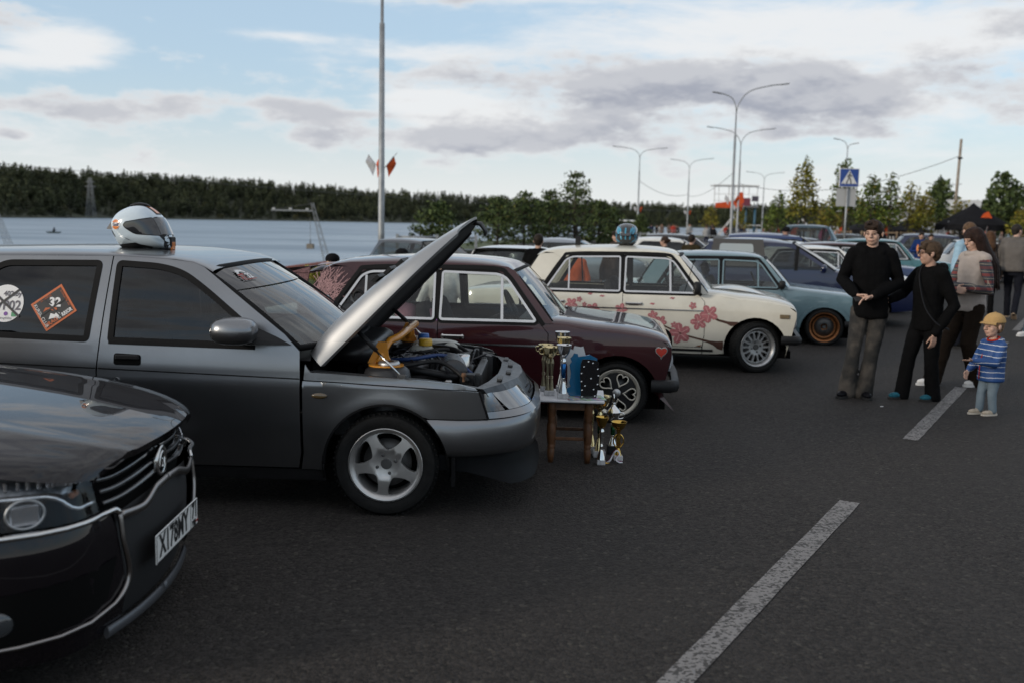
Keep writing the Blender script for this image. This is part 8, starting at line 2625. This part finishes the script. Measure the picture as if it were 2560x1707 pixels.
def pine_tree(label, x, y, h, w, z=0.0, group='pine trees by the lake', n=1500, size=.10, lean=0.0):
 t = thing('pine_tree', label, 'tree', (x, y, z), 0, group)
 rn = random.Random(int(x * 77 + y * 3))
 b = MB(); b.tube([(0, 0, 0), (rn.uniform(-.05, .05) * h, 0, h * .5), (lean * h, 0, h * .96)], [h * .026, h * .018, h * .004], 8)
 cs, rs = [], []
 lv = 9
 for k in range(lv):
  u = .14 + .80 * k / (lv - 1)
  Rr = w * .5 * (1 - u) ** .75 + w * .06
  nb_ = 6 if u < .8 else 3
  for q in range(nb_):
   a = q * 2 * PI / nb_ + k * .9 + rn.uniform(-.3, .3)
   L = Rr * rn.uniform(.65, 1.15)
   p = Vector((lean * h * u, 0, h * u)); e = p + Vector((math.cos(a) * L, math.sin(a) * L, L * rn.uniform(.15, .45)))
   b.tube([p, e], [h * .007, h * .002], 4)
   for f_ in (.55, 1.0):
    c = p.lerp(e, f_); cs.append(tuple(c)); rs.append([.10 * w + .06, .10 * w + .06, .045 * h + .05])
 cs.append((lean * h, 0, h * .97)); rs.append([.05 * w, .05 * w, .06 * h])
 b.build('trunk', M_BARK, t)
 V, F, idx, r = leaf_cloud(NRG, np.array(cs), np.array(rs), n, size, flat=1.2)
 tt = np.zeros((len(V), 2)); tt[:, 0] = np.repeat(NRG.random(len(F)), 4) * np.repeat(.4 + .6 * r, 4); tt[:, 1] = np.repeat((NRG.random(len(F)) < .06) * .4, 4)  # needle tone: darker inside each clump, lighter outwards
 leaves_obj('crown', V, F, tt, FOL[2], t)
 return t
for lb, x, y, h, w in (('small bushy pine behind the tip of the raised bonnet', -3.35, 44, 2.35, 2.6), ('rounded pine second in the clump behind the white car', -.9, 52, 2.9, 3.0), ('pine left of the tallest in the clump', .55, 54, 3.2, 3.0), ('tallest pine in the clump above the cream car', 3.35, 55, 4.35, 3.1), ('broad pine just left below the tallest', 2.0, 57, 3.4, 3.0),
                       ('pine right of the tallest above the blue helmet', 4.9, 58, 2.9, 2.8), ('low pine at the right end of the clump', 6.0, 61, 2.5, 2.4), ('small pine in front of the white van', 10.6, 84, 2.4, 2.0)):
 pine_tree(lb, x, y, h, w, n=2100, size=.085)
for lb, x, y, h, w, m, yl, d in (('tall slim young tree with green and yellow leaves left of the sign', 17.9, 62, 6.2, 2.6, 1, .25, 1.5), ('dark green young tree in front of the slim one', 19.6, 75, 4.4, 2.6, 0, .05, 1.2), ('young tree rising behind the crossing sign', 19.7, 60, 6.0, 2.4, 0, .1, 1.4), ('leafy young tree just right of the sign', 20.5, 58, 4.9, 2.6, 0, .25, 1.3), ('sparse young tree with a thin leaning top', 21.7, 58, 5.1, 2.2, 0, .1, .9),
                                 ('yellowing young tree above the black hoodie teenager', 24.3, 62, 4.7, 3.4, 1, .4, 1.4), ('yellow green young tree above the boy with glasses', 26.2, 64, 4.2, 2.6, 1, .3, 1.2), ('narrow dark poplar before the white roof', 29.6, 70, 5.5, 1.5, 2, .0, 1.6), ('bushy young tree before the black tent', 27.6, 62, 3.7, 2.6, 1, .3, 1.2), ('orange tinged young tree right of the black tent', 29.6, 58, 3.3, 2.6, 1, .4, 1.3),
                                 ('small yellow tree left of the judging tower', 21.6, 110, 4.0, 2.8, 1, .6, 1.0), ('small lime tree under the judging tower', 23.6, 105, 3.7, 2.4, 1, .3, 1.0), ('small green tree right of the judging tower', 22.5, 88, 3.4, 2.0, 0, .2, 1.0), ('autumn tree second from the slim young tree', 21.0, 66, 3.9, 2.6, 1, .5, 1.2)):
 young_tree(lb, x, y, h, w, m, yl, d)
 stk = thing('tree_stakes', 'wooden stake frame around the ' + lb.split(' young')[0].split(' tree')[0][:40] + ' tree', 'stakes', (x, y - .05, 0), 0, 'wooden tree stakes') if y < 66 else None
 if stk:
  for s in (-1, 1): MB().box((s * .42, 0, .75), (.07, .07, 1.5)).build('stake', mat('raw_timber', (.24, .17, .11), .85, var=.2), stk)
  MB().box((0, -.02, 1.42), (.95, .06, .08)).build('cross_bar', mat('raw_timber', (.24, .17, .11), .85), stk)
protos = [pine_tree('tall dark pine of the grove at the far right', 62, 128, 9.0, 6.5, group='pine grove at the right', n=1700, size=.30)]
for k, (x, y, s_) in enumerate(((67, 132, 1.0), (72, 130, .95), (56, 132, 1.05), (59.5, 126, .78), (77, 135, 1.05), (82, 130, .9), (64.5, 122, .8), (70, 124, .82), (75, 126, .85), (53, 128, .72), (88, 134, 1.0), (57.5, 120, .62), (80, 122, .8))):
 dup(protos[0], (x, y, 0), k * 1.3, scale=s_ * .86)
for k in range(5):
 pass
# reeds and weeds on the near bank
V, F, idx, r = leaf_cloud(NRG, np.array([(-7.6 + .5 * k, 25.2 - .2 * k + (k % 3) * .5, .16 + .03 * (k % 4)) for k in range(9)]), np.array([[.35, .3, .14 + .04 * (k % 3)] for k in range(9)]), 2600, .05, flat=2.2)
tt = np.zeros((len(V), 2)); tt[:, 0] = np.repeat(NRG.random(len(F)), 4); tt[:, 1] = np.repeat(.5 * NRG.random(len(F)), 4)
tag(leaves_obj('weeds', V, F, tt, FOL[1]), 'rough weeds growing along the lake edge', 'weeds', kind='stuff')
tag(MB().tube([(-14, 23.6, .12), (-7.0, 26.8, .12), (-6.2, 34, .12)], .07, 8).build('edge_rail', mat('rail_red', (.26, .06, .03), .7, var=.2), None), 'rusty red pipe rail along the lake edge', 'rail')
# grass verge with kerb beyond the cars
mb = MB(); mb.add([(12, 58, .11), (40, 58, .11), (60, 66, .11), (60, 70, .11), (14, 63, .11)], [(0, 1, 2, 3, 4)], False); struct('grass_verge', mb, M_GRASS, fixn=True)
mb = MB(); mb.tube([(12, 57.9, .05), (40, 57.9, .05), (60, 65.9, .05)], .08, 4); struct('kerb', mb, mat('kerb_stone', (.28, .27, .26), .9, var=.15))
mb = MB(); mb.add([(20, 98, .02), (60, 98, .02), (60, 110, .02), (22, 112, .02)], [(0, 1, 2, 3)], False); struct('paved_plaza', mb, mat('paving', (.17, .15, .13), .9, var=.15), fixn=True)
mb = MB(); mb.add([(17, 82, .03), (33, 82, .03), (35, 88, .03), (18, 88, .03)], [(0, 1, 2, 3)], False); struct('lawn_strip', mb, mat('lawn', (.09, .13, .03), .9, var=.3, vscale=1), fixn=True)
# metal rail fence, crowd barriers
def barrier(label, x, y, rz, L=2.3, h=1.1, n=14, group='crowd barriers'):
 t = thing('crowd_barrier', label, 'barrier', (x, y, 0), R(rz), group)
 fr = MB(); fr.tube([(-L / 2, 0, .06), (-L / 2, 0, h), (L / 2, 0, h), (L / 2, 0, .06)], .022, 5); fr.tube([(-L / 2, 0, .2), (L / 2, 0, .2)], .018, 5); fr.build('frame', M_GALV, t)
 b = MB()
 for k in range(1, n): b.tube([(-L / 2 + L * k / n, 0, .2), (-L / 2 + L * k / n, 0, h)], .010, 4, caps=False)
 tag(b.build('bars', M_GALV, t), kind='stuff')
 for s in (-1, 1): MB().box((s * L * .4, 0, .03), (.05, .6, .05)).build('foot', M_GALV, t)
 return t
b0 = barrier('grey steel crowd barrier in the long line before the crowd', 8.6, 98, 0)
for k in range(1, 22): dup(b0, (8.6 + 2.32 * k, 98 + .25 * k, 0), R(4))
def rail_fence(label, pts):
 t = thing('rail_fence', label, 'fence', (pts[0][0], pts[0][1], 0), 0)
 o = Vector((pts[0][0], pts[0][1], 0))
 for a, b in zip(pts, pts[1:]):
  for z in (.55, 1.0): MB().box(((a[0] + b[0]) / 2 - o.x, (a[1] + b[1]) / 2 - o.y, z), (math.hypot(b[0] - a[0], b[1] - a[1]), .06, .07), None).build('rail', M_GALV, t) if abs(a[1] - b[1]) < .01 else MB().tube([(a[0] - o.x, a[1] - o.y, z), (b[0] - o.x, b[1] - o.y, z)], .035, 6).build('rail', M_GALV, t)
 for a in pts: MB().box((a[0] - o.x, a[1] - o.y, .55), (.10, .10, 1.1)).build('post', M_GALV, t)
rail_fence('grey rail fence behind the raised tailgate', [(9.5, 40.5), (12.0, 40.2), (14.5, 39.9), (17.0, 39.6), (19.5, 39.3)])
rail_fence('sloping grey ramp rail left of the crowd barriers', [(8.3, 66), (10.3, 63), (12.2, 60), (14.0, 57)])
rail_fence('short railing by the lake lamp post', [(-4.2, 36), (-2.8, 36.4), (-1.4, 36.8)])
# ------------------------------------------------------------------ judging tower, stands, tents, banners
M_WP = mat('white_pipe', (.58, .58, .58), .5); M_OR = cloth('banner_orange', (.55, .085, .03), .1, 3, .1)
tw = thing('judging_tower', 'white framed judging tower with orange banner panels', 'tower', (26.3, 120, 0))
for x in (-2.5, -.8, .9, 2.6):
 MB().tube([(x, 0, 3.9), (x, 0, 6.3)], .05, 5).build('frame_post', M_WP, tw)
for x in (1.3, 2.4): MB().tube([(x, 0, 0), (x, 0, 4.2)], .14, 6).build('leg', mat('leg_blue', (.03, .10, .16), .5), tw)
for z in (4.6, 5.4): MB().box((0, 0, z), (5.2, .06, .06)).build('guard_rail', M_WP, tw)
for x in (-1.8, .1, 1.8): MB().box((x, .9, 5.2), (.05, .05, 2.3)).build('frame_post', M_WP, tw)
MB().box((0, .6, 6.4), (5.4, 2.4, .16)).build('roof', M_WP, tw)
MB().box((0, .6, 3.95), (5.4, 2.4, .16)).build('platform', mat('platform_grey', (.2, .2, .2), .7), tw)
MB().prism([(-2.5, 3.75), (.3, 3.75), (.9, 4.5), (.7, 5.6), (.2, 5.6), (-.2, 4.6), (-2.5, 4.3)], -.75, -.70, 'Y').build('orange_banner', M_OR, tw)
MB().box((1.0, -.72, 4.5), (1.3, .05, .9)).build('sponsor_panel', mat('panel_maroon', (.16, .03, .05), .6), tw)
MB().box((2.2, -.72, 4.9), (.8, .05, .6)).build('sponsor_panel', mat('panel_slate', (.06, .05, .07), .6), tw)
MB().prism([(-2.2, 0), (-1.9, 0), (1.0, 3.9), (.7, 3.9)], .8, .9, 'Y').build('stair', M_WP, tw)
for lb, x in (('white timber stand with slatted front under the tower', 28.0), ('white framed stand with slanted roof beam', 36.0)):
 t = thing('small_stand', lb, 'stand', (x, 118, 0))
 for k in range(4): MB().box((-1.4 + .95 * k, 0, .9), (.12, .12, 1.8)).build('post', M_WP, t)
 MB().box((0, 0, 1.75), (3.4, 1.6, .1)).build('roof', M_WP, t)
 MB().box((0, -.1, .8), (3.0, .08, .1)).build('rail', M_WP, t)
 MB().tube([(-2.2, 0, 2.6), (-.4, 0, .6)], .09, 5).build('brace', M_WP, t)
wh = thing('white_hall', 'low hall with white ribbed metal roof behind the trees', 'building', (47.6, 112, 0))
MB().box((0, 3, 1.8), (8.0, 6, 3.6)).build('wall', mat('hall_wall', (.30, .30, .30), .8), wh)
for k in range(18): MB().box((-3.85 + .45 * k, -.3, 4.35), (.40, .9, .06), Matrix.Translation((0, 0, 0)) @ Matrix.Rotation(0, 4, 'X')).build('roof_panel', mat('roof_white', (.62, .62, .62), .5), wh)
for k in range(18): MB().box((-3.85 + .45 * k, -.62, 4.45), (.42, .05, 1.1)).build('roof_panel', mat('roof_white', (.62, .62, .62), .5), wh)
def tent(label, x, y, w, h, m, txt=None):
 t = thing('event_tent', label, 'tent', (x, y, 0))
 for k in range(4):
  a = R(45 + 90 * k)
  MB().tube([(math.cos(a) * w * .55, math.sin(a) * w * .55, 0), (math.cos(a) * w * .5, math.sin(a) * w * .5, h * .62)], .06, 6).build('leg', M_BLACK, t)
 b = MB()
 b.grid(lambda i, j: ((1 - i / 6) ** 1.25 * w * .62 * math.cos(R(45 + 90 * j / 3)) * (1 if j % 3 == 0 else .86), (1 - i / 6) ** 1.25 * w * .62 * math.sin(R(45 + 90 * j / 3)) * (1 if j % 3 == 0 else .86), h * .60 + h * .40 * (i / 6) ** .9), 7, 12, closed=True)
 b.build('canopy', m, t)
 b = MB(); b.grid(lambda i, j: (w * .62 * math.cos(R(45 + 90 * j / 3)) * (1 if j % 3 == 0 else .86), w * .62 * math.sin(R(45 + 90 * j / 3)) * (1 if j % 3 == 0 else .86), h * .60 - .35 * i), 2, 12, closed=True); b.build('valance', m, t)
 if txt:
  v, f = text_mesh(txt, .5, bold=.01)
  MB().add([(a, -w * .455, h * .60 - .16 + b_) for a, b_ in v], f, False) if False else None
  l_ = MB(); l_.add([(a, -w * .47, h * .60 - .17 + b_) for a, b_ in v], f, False); l_.build('tent_lettering', M_WP, t)
  MB().prism([(-.1, h * .72), (.6, h * .72), (.35, h * .84), (.1, h * .80)], -w * .34, -w * .33, 'Y').build('tent_emblem', F_R, t)
 return t
M_TB = cloth('tent_black', (.012, .012, .014), .2, 2, .1)
tent('big black tent with white lettering near the pine grove', 27.6, 60.5, 3.6, 3.3, M_TB, 'EUROPA')
tent('low black dome tent behind the teenager', 27.2, 75, 4.6, 2.6, M_TB)
tent('black tent behind the boy with glasses', 30.5, 78, 3.4, 2.4, M_TB)
tent('white topped tent among the young trees', 33.0, 84, 3.4, 2.8, cloth('tent_white', (.5, .5, .5)))
def feather(label, x, y, h, m, txt=None, lean=.35):
 t = thing('feather_flag', label, 'flag', (x, y, 0), 0, 'advertising flags')
 MB().tube([(0, 0, 0), (lean * h * .8, 0, h * .8), (lean * h, 0, h)], .02, 5).build('flag_pole', M_GALV, t)
 b = MB(); b.grid(lambda i, j: (lean * h * (.25 + .75 * i / 8) - .55 * j / 4 * math.sin(PI * min(1, .25 + i / 9)), .03 * math.sin(i + j), h * (.22 + .78 * i / 8)), 9, 5); o = b.build('flag_cloth', m, t)
 if txt:
  v, f = text_mesh(txt, .30, bold=.006); an = math.atan2(1, lean)
  l_ = MB(); l_.add([(lean * h * .62 - .26 + a * math.cos(an) - c * math.sin(an), -.06, h * .62 + a * math.sin(an) + c * math.cos(an)) for a, c in v], f, False); l_.build('flag_lettering', M_WP, o)
feather('slanted red banner with white lettering beside the sign pole', 18.9, 60, 2.1, M_OR, 'SWAP', .45)
feather('small red banner in the crowd left of the off road wagon', 21.9, 78, 2.2, M_OR, None, .1)
feather('slim pink banner left of the red lettered one', 23.5, 76, 2.3, cloth('banner_pink', (.5, .06, .18)), None, .12)
feather('orange banner under the black tent', 27.2, 58.5, 1.9, M_OR, None, .2)
feather('thin orange banner behind the boys', 23.0, 62, 2.1, M_OR, None, .05)
feather('black and white printed banner left of the black tent', 25.3, 60, 2.2, mat('banner_bw', (.3, .3, .32), .6, var=.9, vscale=9), None, .3)
# ------------------------------------------------------------------ the crowd: a few figures copied, each its own object
def figure(label, x, y, rz, H, c1, c2, hair):
 o, _ = person('person', label, (x, y, 0), R(rz), H, dict(top=c1, topname='jacket', legs=c2, shoe=BLACKC, toplen=.47, loose=1.1), dict(lelb=(.03, .15, .65), lwr=(.10, .10, .56)), SK1, hair, .03, group='distant crowd', face=False)
 return o
CL = [cloth('crowd_%d' % k, c) for k, c in enumerate(((.012, .012, .014), (.03, .03, .034), (.30, .30, .30), (.02, .025, .05), (.10, .07, .06), (.28, .04, .03)))]
LB = 'tiny standing figure in the distant crowd behind the barriers'
fp = [figure(LB, 10.5 + 1.1 * k, 101, (200, -80, 20, 90, -150, 60)[k], 1.6 + .03 * k, CL[k], CL[(0, 0, 3, 1, 0, 1)[k]], ('short', (.02 + .02 * (k % 3), .012 + .012 * (k % 3), .01))) for k in range(6)]
rn = random.Random(9)
for k in range(74):
 o = dup(fp[rn.choice((0, 0, 1, 1, 2, 3, 4, 5))], (9 + 44 * rn.random(), 99.5 + 14 * rn.random() + .1 * k, 0), R(rn.uniform(0, 360)), LB, scale=rn.uniform(.95, 1.08))
for lb, q, x, y, rz in (('lone dark figure walking on the plaza left of the off road wagon', 0, 25.5, 90, 60), ('dark figure with arms out on the plaza', 1, 28.0, 90, 80), ('pair member in pale pink top near the barriers', 2, 14.2, 74, 100), ('dark haired pair member beside the pale pink top', 0, 14.7, 74, 60), ('figure in dark blue walking by the lawn strip', 3, 30.6, 88, 100), ('grey topped figure by the lawn strip', 1, 31.3, 88, 200),
      ('figure in red hoodie right of the black tent', 5, 28.6, 55, 100), ('figure in cream top beside the red hoodie', 2, 29.7, 55, 40), ('dark figure beside the thin orange banner', 0, 19.9, 54, 130), ('figure standing by the tent leg', 0, 25.9, 56, 30), ('dark figure left of the white hall', 1, 31.4, 57, 10), ('second dark figure left of the tent leg', 0, 24.7, 55, 90)):
 o = dup(fp[q], (x, y, 0), R(rz), lb); o['group'] = 'people walking beyond the cars'
bpy.data.scenes.remove(TS)
bpy.context.view_layer.update()
